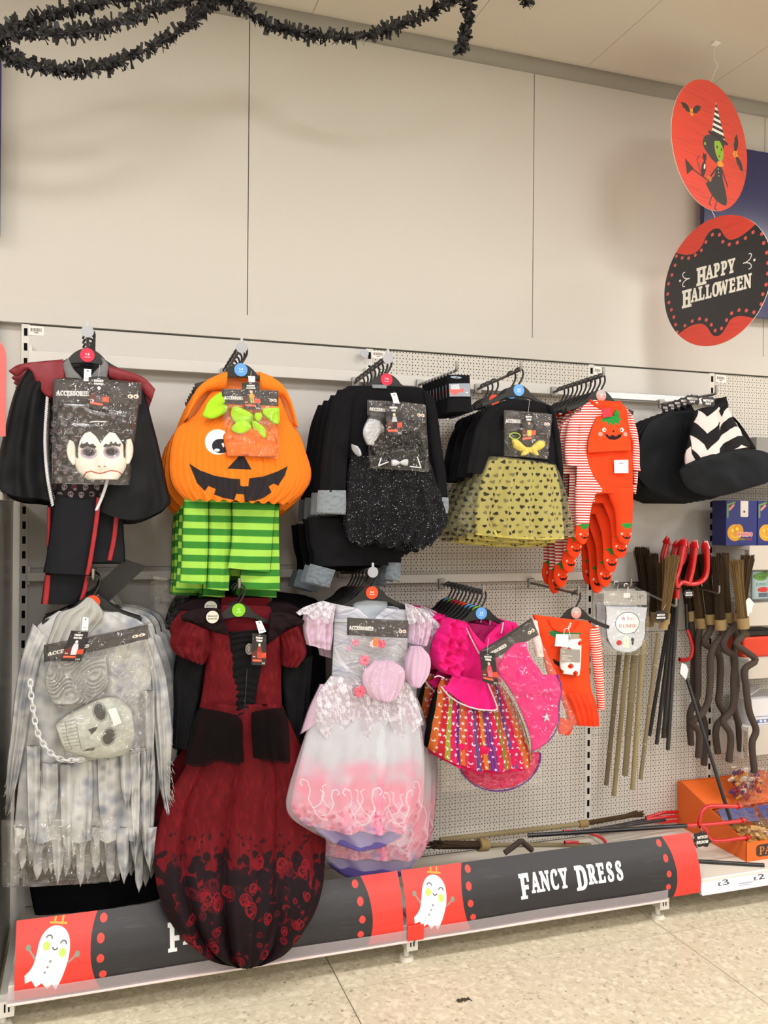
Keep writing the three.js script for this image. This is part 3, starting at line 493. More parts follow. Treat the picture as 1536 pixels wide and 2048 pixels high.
function swing(t, m, z, q, art, care) {
  if (care) put(t, 'care_label', card(care, m, z - 0.003, 0.0006), mCare);
  put(t, 'price_tag', card(q, m, z, 0.0012, 0.002), MT(art, 0.35));
  const a = P(...m((q[0][0] + q[1][0]) / 2, q[0][1]), z), b = P(...m((q[0][0] + q[1][0]) / 2 + 8, q[0][1] - 90), z - 0.012); put(t, 'tag_thread', rod(a, b, 0.0005, 0.0005, 4), M(0xdddddd, 0.5));
}
const velvet = (color, sheen = 0x666666) => M(color, 0.85, { sheen: 0.35, sheenRoughness: 0.45, sheenColor: sheen });
const satin = (color) => M(color, 0.42, { sheen: 0.3 });

// ---------------------------------------------------------------- vampire costume
const A = zoom(0, 620, 0.2734);
{
  const z = 0.425, t = thing('vampire_costume', 'front black vampire costume with burgundy winged collar and silver cape trim', 'costume', ARMS.vampire.at(0.425));
  const mCape = M(0x131417, 0.6), cape = (rows, seed, hem) => loft(rows, { m: A, z, d: 0.035, db: 0.012, nx: 34, ny: 30, seed, crumple: 0.005, cs: 9, fold: pleats(1.3, 0.004, 0.012, seed), hem });
  const skulls = paint(boxOf([[330, 540], [1020, 1400]], A, z), 900, (c) => {
    c.fillStyle = '#131114'; c.fillRect(-9, -9, 20, 20); const q = plane2(A, z), r = rng(8);
    for (let j = 0; j < 14; j++) for (let i = 0; i < 9; i++) { const [x, y] = q(350 + i * 78 + (j % 2) * 38 + r() * 14, 650 + j * 58 + r() * 10); c.save(); c.translate(x, y); c.rotate((r() - 0.5) * 1.2); const s = 0.0085; disc(c, 0, 0, s, s * 0.95, r() < 0.7 ? '#6f6366' : '#4f2228'); disc(c, 0, -s * 0.9, s * 0.6, s * 0.5, '#6f6366'); disc(c, -s * 0.4, 0, s * 0.26, s * 0.3, '#1a1418'); disc(c, s * 0.4, 0, s * 0.26, s * 0.3, '#1a1418'); c.restore(); }
  });
  put(t, 'shirt', loft([[430, 430, 860, 430], [380, 600, 960, 600], [360, 900, 980, 900], [372, 1200, 880, 1200], [388, 1335, 770, 1365]], { m: A, z: z - 0.006, d: 0.03, nx: 26, seed: 3, crumple: 0.003, box: boxOf([[330, 540], [1020, 1400]], A, z), hem: (u) => -0.012 * Math.sin(u * 3.1) }), MT(skulls, 0.75));
  put(t, 'cape', cape([[205, 425, 350, 600], [130, 540, 348, 660], [75, 700, 340, 780], [40, 850, 330, 930], [0, 1020, 330, 1060], [-25, 1180, 342, 1200], [-30, 1290, 378, 1425]], 2, (u) => -0.01 * Math.sin(u * 5)), mCape);
  put(t, 'cape', cape([[820, 545, 1060, 580], [830, 700, 1100, 760], [815, 900, 1150, 950], [800, 1100, 1195, 1150], [782, 1250, 1225, 1300], [745, 1350, 1250, 1400], [706, 1460, 1225, 1440]], 5, (u) => -0.036 * Math.sin(u * 3.14)), mCape);
  const mCol = M(0x7a1722, 0.55), col = (rows, s) => loft(rows, { m: A, z: z + 0.022, d: 0.014, db: 0.004, nx: 14, ny: 26, cap: 2, crumple: 0.004, seed: s });
  put(t, 'collar', col([[65, 445, 70, 456], [122, 405, 125, 486], [200, 386, 212, 440], [290, 376, 292, 590], [375, 368, 385, 645], [462, 360, 484, 520]], 4), mCol);
  put(t, 'collar', col([[788, 404, 792, 500], [880, 430, 890, 530], [980, 462, 985, 545], [1060, 500, 1050, 610], [1136, 578, 1105, 676]], 6), mCol);
  const mGrey = M(0x77787a, 0.6);
  put(t, 'cravat', loft([[500, 352, 512, 385], [462, 390, 545, 440], [462, 430, 580, 475], [480, 495, 605, 505]], { m: A, z: z + 0.034, d: 0.012, db: 0.003, nx: 12, ny: 16, crumple: 0.003, cs: 20 }), mGrey);
  put(t, 'cravat', loft([[735, 350, 762, 362], [745, 395, 792, 400], [700, 440, 790, 450], [660, 490, 785, 492]], { m: A, z: z + 0.034, d: 0.012, db: 0.003, nx: 12, ny: 16, crumple: 0.003, cs: 20 }), mGrey);
  const braid = (pts) => { const c = new THREE.CatmullRomCurve3(pts.map(([x, y]) => P(...A(x, y), z + 0.034))), g = []; for (let i = 0; i <= 110; i++) { const p = c.getPoint(i / 110); g.push(new THREE.SphereGeometry(0.0033, 6, 4).translate(p.x + (i % 2 ? 0.0018 : -0.0018), p.y, p.z)); } return merged(g); };
  const mSilver = M(0xd5d5d8, 0.4, { metalness: 0.3 });
  put(t, 'silver_braid', braid([[346, 640], [334, 800], [328, 960], [336, 1120], [352, 1260], [385, 1430]]), mSilver).userData.kind = 'stuff'; put(t, 'silver_braid', braid([[786, 1238], [770, 1300], [742, 1380], [706, 1462]]), mSilver).userData.kind = 'stuff';
  const mTrou = M(0x17181d, 0.75), mStripe = M(0x9c1420, 0.5, { sheen: 0.5, sheenColor: 0xff6666 });
  const leg = (rows, zz, seed) => loft(rows, { m: A, z: zz, d: 0.018, db: 0.01, nx: 18, ny: 26, crumple: 0.004, cs: 7, seed });
  put(t, 'trouser_leg', leg([[415, 1280, 745, 1280], [395, 1430, 735, 1430], [365, 1620, 702, 1620], [340, 1800, 668, 1800], [315, 1920, 645, 1935]], z + 0.004, 7), mTrou);
  put(t, 'trouser_leg', leg([[350, 1420, 900, 1440], [348, 1600, 905, 1620], [345, 1750, 915, 1770], [345, 1840, 915, 1845]], z - 0.028, 8), mTrou);
  put(t, 'trouser_leg', leg([[345, 1860, 660, 1860], [325, 1960, 640, 1960], [312, 2060, 610, 2060], [300, 2150, 565, 2150]], z - 0.022, 9), mTrou);
  const stripe = (pts, w, zz) => loft(pts.map(([x, y]) => [x - w / 2, y, x + w / 2, y + 3]), { m: A, z: zz, d: 0.004, db: 0.001, nx: 6, ny: 26, crumple: 0.0012, cs: 30 });
  put(t, 'red_stripe', stripe([[722, 1370], [710, 1500], [688, 1660], [655, 1860], [640, 1935]], 34, z + 0.02), mStripe); put(t, 'red_stripe', stripe([[640, 1940], [618, 2050], [596, 2120]], 34, z - 0.004), mStripe);
  put(t, 'red_stripe', stripe([[852, 1500], [832, 1680], [800, 1830]], 36, z - 0.012), mStripe); put(t, 'red_stripe', stripe([[358, 1440], [358, 1600], [352, 1730]], 28, z - 0.016), mStripe); put(t, 'red_stripe', stripe([[352, 1935], [342, 2040], [330, 2150]], 44, z - 0.008), mStripe);
  const rear = [0.345, 0.275, 0.205]; rear.forEach((zz) => copy(t, ARMS.vampire.at(zz), 'black vampire costume hanging behind the front one on its arm', 'rear vampire costumes', [1, 1, 0.5]));
  hangers('vampire', steps(0.425, 6, 0.055), ['red', '7-8'], ['black', 'red'], 'vampire costume');
  swing(t, A, z + 0.064, [[648, 490], [795, 492], [797, 737], [650, 708]], tagArt(['FANTASTIC', 'FANGS'], '£15', figure('#eee', '#2b2226', '#4b4650')), [[616, 430], [668, 434], [666, 522], [612, 520]]);
  // accessory pack with a face mask
  const zp = z + 0.044, k = pack('clear accessories bag holding a white vampire face mask', [[390, 505], [1037, 540], [945, 1285], [375, 1270]], [[390, 505], [1037, 540], [1033, 690], [386, 682]], A, zp, 0.05, 21);
  const fb = boxOf([[480, 870], [985, 1250]], A, zp), face = paint(fb, 1300, (c) => {
    const q = plane2(A, zp), F = (pts, col) => poly(c, pts.map(([x, y]) => q(x, y)), col), E = (x, y, rx, ry, col) => { const [a, b] = q(x, y), [a2, b2] = q(x + rx, y + ry); disc(c, a, b, a2 - a, b - b2, col); };
    c.fillStyle = '#e4dfd2'; c.fillRect(-9, -9, 20, 20);
    F([[540, 860], [910, 860], [915, 1010], [880, 960], [840, 905], [800, 900], [765, 935], [735, 985], [700, 930], [660, 895], [620, 905], [585, 960], [570, 1020], [555, 1020]], '#25221f');
    F([[548, 1000], [572, 985], [572, 1090], [556, 1080]], '#3a3733'); F([[900, 985], [918, 1000], [915, 1090], [902, 1075]], '#3a3733');
    for (const [x, y] of [[650, 1045], [815, 1042]]) { E(x, y + 5, 62, 48, '#b9a9b4'); E(x, y, 52, 40, '#8d7d8c'); E(x, y, 40, 27, '#2b2428'); }
    F([[582, 1005], [600, 968], [615, 985], [640, 968], [650, 990], [680, 985], [705, 1008], [690, 1020], [640, 1002], [600, 1018]], '#33302e'); F([[752, 1005], [770, 985], [795, 992], [810, 965], [825, 985], [845, 968], [855, 985], [882, 982], [878, 1005], [820, 998], [770, 1015]], '#33302e');
    const L = (pts, col, w) => lines(c, pts.map(([x, y]) => q(x, y)), col, w); L([[612, 1218], [630, 1192], [665, 1182], [705, 1196], [735, 1200], [770, 1190], [810, 1178], [860, 1184], [892, 1205]], '#b3423c', 0.0035);
    for (let i = 0; i < 9; i++) F([[655 + i * 23, 1222], [668 + i * 23, 1222], [662 + i * 23, 1245]], '#efeadd');
    E(725, 1150, 9, 6, '#a59c90'); E(765, 1150, 9, 6, '#a59c90'); L([[560, 1150], [575, 1190], [600, 1215]], '#cfc9bb', 0.002);
  });
  const mFace = MT(face, 0.45);
  put(k, 'face_mask', loft([[640, 878, 830, 878], [575, 930, 895, 930], [555, 1030, 915, 1030], [545, 1120, 928, 1120], [570, 1185, 905, 1185], [640, 1242, 862, 1242]], { m: A, z: zp + 0.002, d: 0.034, db: 0.001, nx: 44, ny: 44, cap: 2, box: fb, round: 0.55, fold: (u, tt) => { const n = Math.exp(-(((u - 0.51) / 0.09) ** 2)) * Math.exp(-(((tt - 0.62) / 0.2) ** 2)) * 0.016, e = -(Math.exp(-(((u - 0.27) / 0.1) ** 2)) + Math.exp(-(((u - 0.74) / 0.1) ** 2))) * Math.exp(-(((tt - 0.45) / 0.09) ** 2)) * 0.012, b = Math.exp(-(((tt - 0.33) / 0.07) ** 2)) * 0.006; return n + e + b; } }), mFace);
  for (const rows of [[[505, 950, 540, 965], [487, 1010, 556, 1010], [495, 1080, 556, 1080], [530, 1135, 552, 1130]], [[925, 950, 958, 942], [915, 1010, 976, 1000], [915, 1075, 970, 1070], [918, 1125, 945, 1130]]]) put(k, 'ear', loft(rows, { m: A, z: zp + 0.006, d: 0.014, db: 0.003, nx: 12, ny: 14, cap: 2, fold: (u, tt) => -0.008 * Math.exp(-(((u - 0.5) / 0.25) ** 2)) * Math.sin(tt * 3.1) }), M(0xe4dfd2, 0.45));
  put(k, 'elastic', tube([[655, 822], [700, 816], [778, 818]].map(([x, y]) => P(...A(x, y), zp + 0.02)), 0.0016, 10, 5), M(0xe8e8e8, 0.6));
}

// ---------------------------------------------------------------- pumpkin costume
const B = zoom(300, 640, 0.2734);
{
  const z = 0.415, t = thing('pumpkin_costume', 'front padded orange pumpkin costume with winking face and green striped trousers', 'costume', ARMS.pumpkin.at(0.425));
  const bx = boxOf([[130, 480], [1190, 1360]], B, z), print = paint(bx, 1100, (c) => {
    const q = plane2(B, z), F = (pts, col) => poly(c, pts.map(([x, y]) => q(x, y)), col), E = (x, y, rx, ry, col) => { const [a, b] = q(x, y), [a2, b2] = q(x + rx, y + ry); disc(c, a, b, a2 - a, b - b2, col); };
    c.fillStyle = '#ee7b20'; c.fillRect(-9, -9, 20, 20); const r = rng(3); for (let i = 0; i < 500; i++) { c.globalAlpha = 0.06; const [a, b] = q(130 + r() * 1060, 480 + r() * 880); disc(c, a, b, 0.002 + 0.005 * r(), 0.02 * r(), r() < 0.5 ? '#ff9a3c' : '#d8641a'); } c.globalAlpha = 1;
    E(475, 903, 88, 94, '#f6f7fb'); E(495, 933, 60, 54, '#2c2d33'); E(470, 962, 20, 12, '#f0f0f4'); F([[500, 915], [525, 905], [530, 925], [512, 945]], '#f0f0f4');
    F([[625, 1003], [656, 1003], [712, 1103], [540, 1095]], '#26252a');
    F([[275, 1055], [350, 1105], [450, 1145], [560, 1165], [632, 1170], [632, 1215], [650, 1222], [690, 1220], [695, 1165], [800, 1150], [900, 1115], [982, 1075], [960, 1140], [908, 1218], [875, 1200], [838, 1222], [860, 1265], [800, 1305], [740, 1325], [665, 1325], [662, 1280], [605, 1275], [592, 1320], [520, 1305], [450, 1280], [460, 1240], [410, 1218], [385, 1255], [330, 1195]], '#26252a');
  });
  put(t, 'padded_body', loft([[450, 520, 955, 560], [400, 590, 985, 640], [330, 690, 1030, 740], [268, 737, 1056, 774], [190, 800, 1100, 850], [150, 930, 1135, 950], [137, 1080, 1178, 1090], [155, 1190, 1170, 1190], [200, 1262, 1110, 1275], [250, 1315, 1020, 1345]], { m: B, z, d: (s) => 0.012 + 0.062 * Math.sin(Math.min(1, s * 1.15) * Math.PI * 0.62), db: 0.02, nx: 190, ny: 50, even: 0.85, box: bx, seed: 12, crumple: 0.004, cs: 7, fold: (u, s) => 0.0048 * Math.pow(Math.abs(Math.sin(u * 24 * Math.PI)), 0.55) * Math.min(1, s * 5) + 0.006 * Math.max(0, (s - 0.85) / 0.15) * Math.sin(u * 70), hem: (u) => 0.004 * Math.sin(u * 60), hemFrom: 0.93 }), MT(print, 0.9, { sheen: 0.4, sheenColor: new THREE.Color(0xffb070) }));
  const mO = velvet(0xee7d22, 0xffaa66), mOb = velvet(0xe0854a, 0xffaa66);
  const strap = (rows, s) => loft(rows, { m: B, z: z + 0.008, d: 0.016, db: 0.008, nx: 14, ny: 26, cap: 2, crumple: 0.003, seed: s });
  put(t, 'strap', strap([[562, 374, 560, 505], [435, 428, 452, 517], [352, 488, 400, 536], [296, 600, 332, 622], [246, 742, 268, 724]], 3), mO);
  put(t, 'strap', strap([[800, 378, 800, 520], [900, 420, 930, 545], [980, 490, 982, 572], [1042, 620, 1022, 652], [1082, 790, 1050, 768]], 4), mO);
  put(t, 'back_panel', loft([[560, 380, 800, 382], [380, 470, 960, 490], [310, 580, 1040, 620], [262, 740, 1070, 780]], { m: B, z: z - 0.022, d: 0.008, db: 0.012, nx: 20, crumple: 0.004, seed: 8 }), mOb);
  put(t, 'neck_loop', loft([[668, 398, 712, 392], [664, 440, 712, 440]], { m: B, z: z - 0.008, d: 0.008, db: 0.002, nx: 8, ny: 6, cap: 2 }), mO);
  const gb = boxOf([[120, 1280], [960, 2000]], B, z), stripes = paint(gb, 900, (c) => { const q = plane2(B, z); c.fillStyle = '#9ccf52'; c.fillRect(-9, -9, 20, 20); for (let i = 0; i < 9; i++) { const y = 1330 + i * 97; poly(c, [q(100, y - 6), q(980, y + 16), q(980, y + 64), q(100, y + 43)], '#37802f'); } });
  const mG = MT(stripes, 0.85), gl = (rows, zz, s) => loft(rows, { m: B, z: zz, d: 0.016, db: 0.008, nx: 18, ny: 26, box: gb, crumple: 0.003, cs: 8, seed: s, fold: pleats(1.3, 0.001, 0.004, s) });
  put(t, 'trouser_leg', gl([[250, 1300, 428, 1300], [236, 1500, 428, 1500], [232, 1700, 424, 1700], [218, 1922, 414, 1932]], z - 0.004, 1), mG);
  put(t, 'trouser_leg', gl([[424, 1310, 600, 1310], [424, 1500, 604, 1500], [420, 1750, 590, 1750], [410, 1962, 578, 1980]], z - 0.014, 2), mG);
  put(t, 'trouser_leg', gl([[596, 1330, 922, 1335], [600, 1500, 906, 1500], [590, 1650, 896, 1650], [565, 1812, 880, 1846]], z + 0.002, 3), mG);
  put(t, 'trouser_leg', gl([[700, 1330, 946, 1345], [700, 1600, 946, 1600], [660, 1850, 953, 1830], [652, 1955, 953, 1978]], z - 0.022, 4), mG);
  [[0.335, 1.03], [0.245, 1.05], [0.155, 1.05]].forEach(([zz, s]) => copy(t, ARMS.pumpkin.at(zz), 'orange pumpkin costume hanging behind the front one on its arm', 'rear pumpkin costumes', [s, s, 0.5]));
  hangers('pumpkin', steps(0.425, 7, 0.05), ['blue', '1-2'], ['blue', 'black'], 'pumpkin costume');
  swing(t, B, z + 0.086, [[670, 460], [796, 455], [812, 660], [688, 650]], tagArt(['PETRIFYING', 'PUMPKIN'], '£10', (c) => { disc(c, 66, 84, 12, 14, '#e9c2a8'); disc(c, 68, 122, 22, 24, '#e8923a'); c.fillStyle = '#7fc45e'; c.fillRect(54, 144, 12, 40); c.fillRect(70, 144, 12, 40); }), [[718, 410], [768, 412], [768, 456], [722, 455]]);
  const zp = z + 0.076, k = pack('clear accessories bag with an orange pumpkin hat and lime leaves', [[527, 505], [940, 520], [945, 1015], [550, 995]], [[527, 505], [940, 520], [938, 630], [525, 615]], B, zp, 0.03, 22);
  const mL = velvet(0xa5d62c, 0xddff88), leaf = (rows, zz, s) => loft(rows, { m: B, z: zz, d: 0.012, db: 0.004, nx: 14, ny: 16, cap: 2, crumple: 0.005, cs: 18, seed: s });
  put(k, 'leaf', leaf([[505, 530, 530, 540], [430, 590, 560, 610], [400, 650, 570, 660], [382, 700, 520, 700], [420, 722, 470, 722]], zp - 0.008, 1), mL);
  put(k, 'leaf', leaf([[600, 640, 640, 632], [590, 690, 740, 680], [610, 740, 760, 730], [640, 765, 730, 765]], zp + 0.004, 2), mL); put(k, 'leaf', leaf([[820, 650, 945, 640], [825, 690, 950, 690], [870, 735, 948, 735], [910, 762, 940, 762]], zp + 0.004, 3), mL);
  put(k, 'leaf', leaf([[640, 742, 700, 735], [598, 780, 742, 770], [600, 812, 735, 805], [640, 832, 680, 830]], zp + 0.013, 4), mL); put(k, 'leaf', leaf([[745, 738, 775, 742], [752, 790, 830, 780], [790, 835, 850, 820], [835, 865, 850, 858]], zp + 0.013, 5), mL);
  put(k, 'stalk', leaf([[770, 680, 815, 678], [762, 710, 822, 705], [780, 742, 805, 742]], zp + 0.018, 6), mL);
  put(k, 'hat', loft([[640, 800, 800, 790], [545, 830, 900, 830], [540, 900, 932, 900], [555, 960, 930, 960], [560, 995, 925, 1000]], { m: B, z: zp + 0.001, d: 0.016, db: 0.002, nx: 26, ny: 24, cap: 2, crumple: 0.007, cs: 22, seed: 9 }), velvet(0xe06f24, 0xffaa66));
}

// ---------------------------------------------------------------- black cat costume
const C = zoom(580, 660, 0.2637);
const glitter = (ppm, bx, n, seed, base, cols) => paint(bx, ppm, (c) => { c.fillStyle = base; c.fillRect(-9, -9, 20, 20); const r = rng(seed); for (let i = 0; i < n; i++) { const s = 0.0005 + 0.0011 * r() * r(); disc(c, bx[0] + r() * (bx[2] - bx[0]), bx[1] + r() * (bx[3] - bx[1]), s, s, cols[Math.floor(r() * cols.length)]); } });
{
  const z = 0.42, mV = velvet(0x0b0b0f, 0x3a3a48), mFur = M(0x7f878e, 0.95, { sheen: 0.6, sheenColor: 0xffffff }), mFurD = M(0x6b747c, 0.95, { sheen: 0.6, sheenColor: 0xffffff });
  const t = thing('cat_costume', 'front black velvet cat costume with grey fur cuffs and glitter net skirt', 'costume', ARMS.cat.at(0.425));
  const cl = (rows, zz, d, s, n = 24) => loft(rows, { m: C, z: zz, d, db: 0.014, nx: 26, ny: n, crumple: 0.006, cs: 9, seed: s, fold: pleats(1.7, 0.002, 0.005, s) });
  put(t, 'bodice', cl([[440, 425, 1000, 440], [345, 500, 1090, 530], [400, 640, 1105, 640], [430, 800, 1095, 800], [440, 980, 1065, 1000]], z, 0.024, 2), mV);
  put(t, 'sleeve', cl([[360, 455, 500, 470], [300, 620, 470, 640], [268, 800, 455, 800], [242, 1000, 435, 1000], [222, 1225, 418, 1230]], z + 0.012, 0.026, 3), mV);
  put(t, 'sleeve', cl([[985, 450, 1090, 520], [1020, 700, 1125, 700], [1040, 900, 1150, 900], [1080, 1100, 1180, 1100], [1100, 1275, 1195, 1280]], z + 0.004, 0.022, 4), mV);
  put(t, 'inner_lining', loft([[620, 415, 735, 418], [625, 440, 735, 445]], { m: C, z: z + 0.026, d: 0.006, db: 0.002, nx: 10, ny: 6, cap: 2 }), mFur);
  const fur = (rows, zz, s) => loft(rows, { m: C, z: zz, d: 0.024, db: 0.016, nx: 26, ny: 20, cap: 2, crumple: 0.003, cs: 60, seed: s, fold: (u, tt, p) => 0.0015 * noise(p.x * 220, p.y * 220, s), hem: (u) => 0.002 * Math.sin(u * 50), hemFrom: 0.9 });
  put(t, 'fur_cuff', fur([[212, 1215, 424, 1216], [206, 1300, 426, 1300], [200, 1385, 422, 1398]], z + 0.016, 1), mFur); put(t, 'fur_cuff', fur([[1120, 1268, 1197, 1272], [1120, 1330, 1199, 1330], [1130, 1385, 1192, 1390]], z + 0.006, 2), mFur);
  const sb = boxOf([[380, 930], [1210, 1720]], C, z), gl = glitter(1100, sb, 3600, 5, '#0b0b0e', ['#f4f4ff', '#c9c9d8', '#77778a', '#55556a', '#3a3a48']);
  put(t, 'net_skirt', loft([[455, 950, 1060, 990], [430, 1100, 1110, 1110], [415, 1280, 1165, 1280], [400, 1450, 1195, 1460], [420, 1560, 1080, 1600]], { m: C, z: z + 0.006, d: 0.04, db: 0.02, nx: 60, ny: 34, box: sb, seed: 6, crumple: 0.006, cs: 10, fold: pleats(6, 0.003, 0.011, 2), hem: (u) => -0.02 * Math.abs(Math.sin(u * 9.5)) - 0.014 * Math.abs(Math.sin(u * 31)), hemFrom: 0.72 }), MT(gl, 0.7));
  put(t, 'net_layer', loft([[470, 1300, 1050, 1300], [440, 1450, 1010, 1480], [470, 1570, 980, 1640]], { m: C, z: z - 0.006, d: 0.03, db: 0.012, nx: 50, ny: 20, box: sb, seed: 7, fold: pleats(5, 0.002, 0.009, 4), hem: (u) => -0.024 * Math.abs(Math.sin(u * 12)), hemFrom: 0.6 }), MT(gl, 0.7));
  const wisps = []; const r = rng(9); for (let i = 0; i < 26; i++) { const x = 430 + r() * 580, y = 1600 + r() * 40, p = P(...C(x, y), z + 0.01), q = P(...C(x + (r() - 0.3) * 50, y + 30 + 70 * r()), z + 0.012); wisps.push(rod(p, q, 0.0012, 0.0003, 4)); } put(t, 'net_wisps', merged(wisps), mBlackMatt).userData.kind = 'stuff';
  put(t, 'legging', cl([[130, 1420, 820, 1420], [150, 1600, 838, 1600], [175, 1700, 842, 1700], [175, 1790, 842, 1780]], z - 0.04, 0.02, 5), mV);
  put(t, 'leg_cuff', fur([[152, 1772, 345, 1822], [128, 1850, 320, 1890], [112, 1905, 300, 1955]], z - 0.022, 3), mFurD); put(t, 'leg_cuff', fur([[735, 1762, 842, 1766], [728, 1830, 838, 1835], [715, 1885, 830, 1908]], z - 0.03, 4), mFurD);
  [[0.34, 1.0], [0.26, 1.02], [0.18, 1.02]].forEach(([zz, s]) => copy(t, ARMS.cat.at(zz), 'black velvet cat costume hanging behind the front one on its arm', 'rear cat costumes', [s, s, 0.5]));
  hangers('cat', steps(0.425, 8, 0.045), ['red', '7-8'], ['black', 'red'], 'cat costume');
  const zp = z + 0.046;
  swing(t, C, zp + 0.026, [[720, 558], [842, 560], [852, 796], [738, 800]], tagArt(['CREEPING', 'CAT'], '£14', figure('#e7c6a2', '#b9bcc0', '#1c1c22')), [[762, 480], [806, 476], [836, 570], [796, 578]]);
  const k = pack('clear accessories bag with cat ears headband and silver bow', [[585, 530], [1030, 570], [1057, 1080], [600, 1050]], [[585, 530], [1030, 570], [1036, 700], [585, 645]], C, zp, 0.022, 23, 0.006);
  const mSil = M(0xb6b8bc, 0.35, { metalness: 0.5 });
  put(k, 'sequin_pad', loft([[590, 670, 680, 690], [556, 740, 715, 740], [552, 800, 700, 800], [580, 870, 640, 880]], { m: C, z: zp - 0.004, d: 0.014, db: 0.004, nx: 22, ny: 22, cap: 2, fold: (u, tt, p) => 0.002 * noise(p.x * 300, p.y * 300, 2) }), mSil);
  put(k, 'velvet_ears', loft([[660, 780, 980, 760], [610, 860, 1010, 860], [620, 960, 1030, 960], [640, 1040, 1020, 1055]], { m: C, z: zp + 0.001, d: 0.012, db: 0.001, nx: 22, ny: 22, cap: 2, crumple: 0.006, cs: 25 }), mV);
  const chev = (pts) => { const p = pts.map(([x, y]) => P(...C(x, y), zp + 0.02)); return merged([rod(p[0], p[1], 0.0022), rod(p[1], p[2], 0.0022)]); };
  put(k, 'ear_outline', chev([[692, 970], [672, 1030], [745, 1000]]), M(0xd9dbe0, 0.5)); put(k, 'ear_outline', chev([[965, 960], [993, 1045], [912, 1035]]), M(0xd9dbe0, 0.5));
  for (const rows of [[[768, 985, 772, 1030], [800, 982, 800, 1030], [830, 1000, 830, 1015]], [[832, 1000, 832, 1015], [860, 982, 862, 1028], [893, 980, 890, 1030]]]) put(k, 'bow', loft(rows, { m: C, z: zp + 0.018, d: 0.008, db: 0.002, nx: 8, ny: 12, cap: 2 }), M(0xc7c9cc, 0.5));
  solo('sequin_moon', loft([[462, 862, 475, 870], [465, 900, 515, 880], [490, 940, 540, 920], [520, 962, 545, 950]], { m: C, z: z + 0.05, d: 0.006, db: 0.002, nx: 12, ny: 14, cap: 2, fold: (u, tt, p) => 0.001 * noise(p.x * 400, p.y * 400, 2) }), M(0x9fa2a8, 0.3, { metalness: 0.7 }), 'silver sequin moon patch on the cat costume beside its pack', 'patch');
}

// ---------------------------------------------------------------- tights packs
{
  const label = canvasOf(220, 150, (c, w, h) => { c.fillStyle = '#2b2c31'; c.fillRect(0, 0, w, h); c.fillStyle = '#8e95a3'; c.fillRect(0, 0, w, 150); c.fillStyle = '#e2625c'; c.fillRect(0, 62, 150, 40); disc(c, 55, 92, 38, 44, '#e2625c'); write(c, 'LACE', 62, 24, 34, '#f2f2f5', { stroke: 6 }); write(c, 'TIGHTS', 62, 56, 32, '#f2f2f5', { stroke: 6, wide: 0.8 }); c.fillStyle = '#f0f0f0'; c.fillRect(168, 98, 28, 12); });
  const at = ARMS.tights.at(0.405), x = at.x, y = at.y;
  const t = thing('tights_pack', 'front black tights pack with a grey and red paper band on its prong', 'pack', at);
  put(t, 'hanger_loop', new THREE.TorusGeometry(0.011, 0.0018, 6, 20).translate(x + 0.004, y - 0.0095, at.z), M(0xf2f2f4, 0.25, { transmission: 0.5 }));
  put(t, 'clip', new THREE.CylinderGeometry(0.022, 0.022, 0.003, 24).scale(1, 1, 0.4).rotateX(Math.PI / 2).scale(1, 0.45, 1).translate(x + 0.004, y - 0.028, at.z + 0.006), M(0xbcd0e6, 0.2, { transmission: 0.5 }));
  put(t, 'folded_tights', loft([[1188, 342, 1362, 344], [1186, 420, 1366, 420], [1188, 560, 1376, 560], [1180, 625, 1386, 622]], { m: C, z: at.z - 0.006, d: 0.012, db: 0.006, nx: 24, ny: 24, cap: 2, crumple: 0.003, cs: 40, fold: (u, tt, p) => 0.0012 * noise(p.x * 200, p.y * 200, 3) }), M(0x101014, 0.9));
  put(t, 'paper_band', card([[1205, 408], [1362, 405], [1368, 505], [1210, 505]], C, at.z + 0.007, 0.001, 0.003), MT(label, 0.3));
  for (let i = 1; i < 9; i++) copy(t, ARMS.tights.at(0.405 - i * 0.03), 'black tights pack in the row behind the front one on its prong', 'rear tights packs');
}

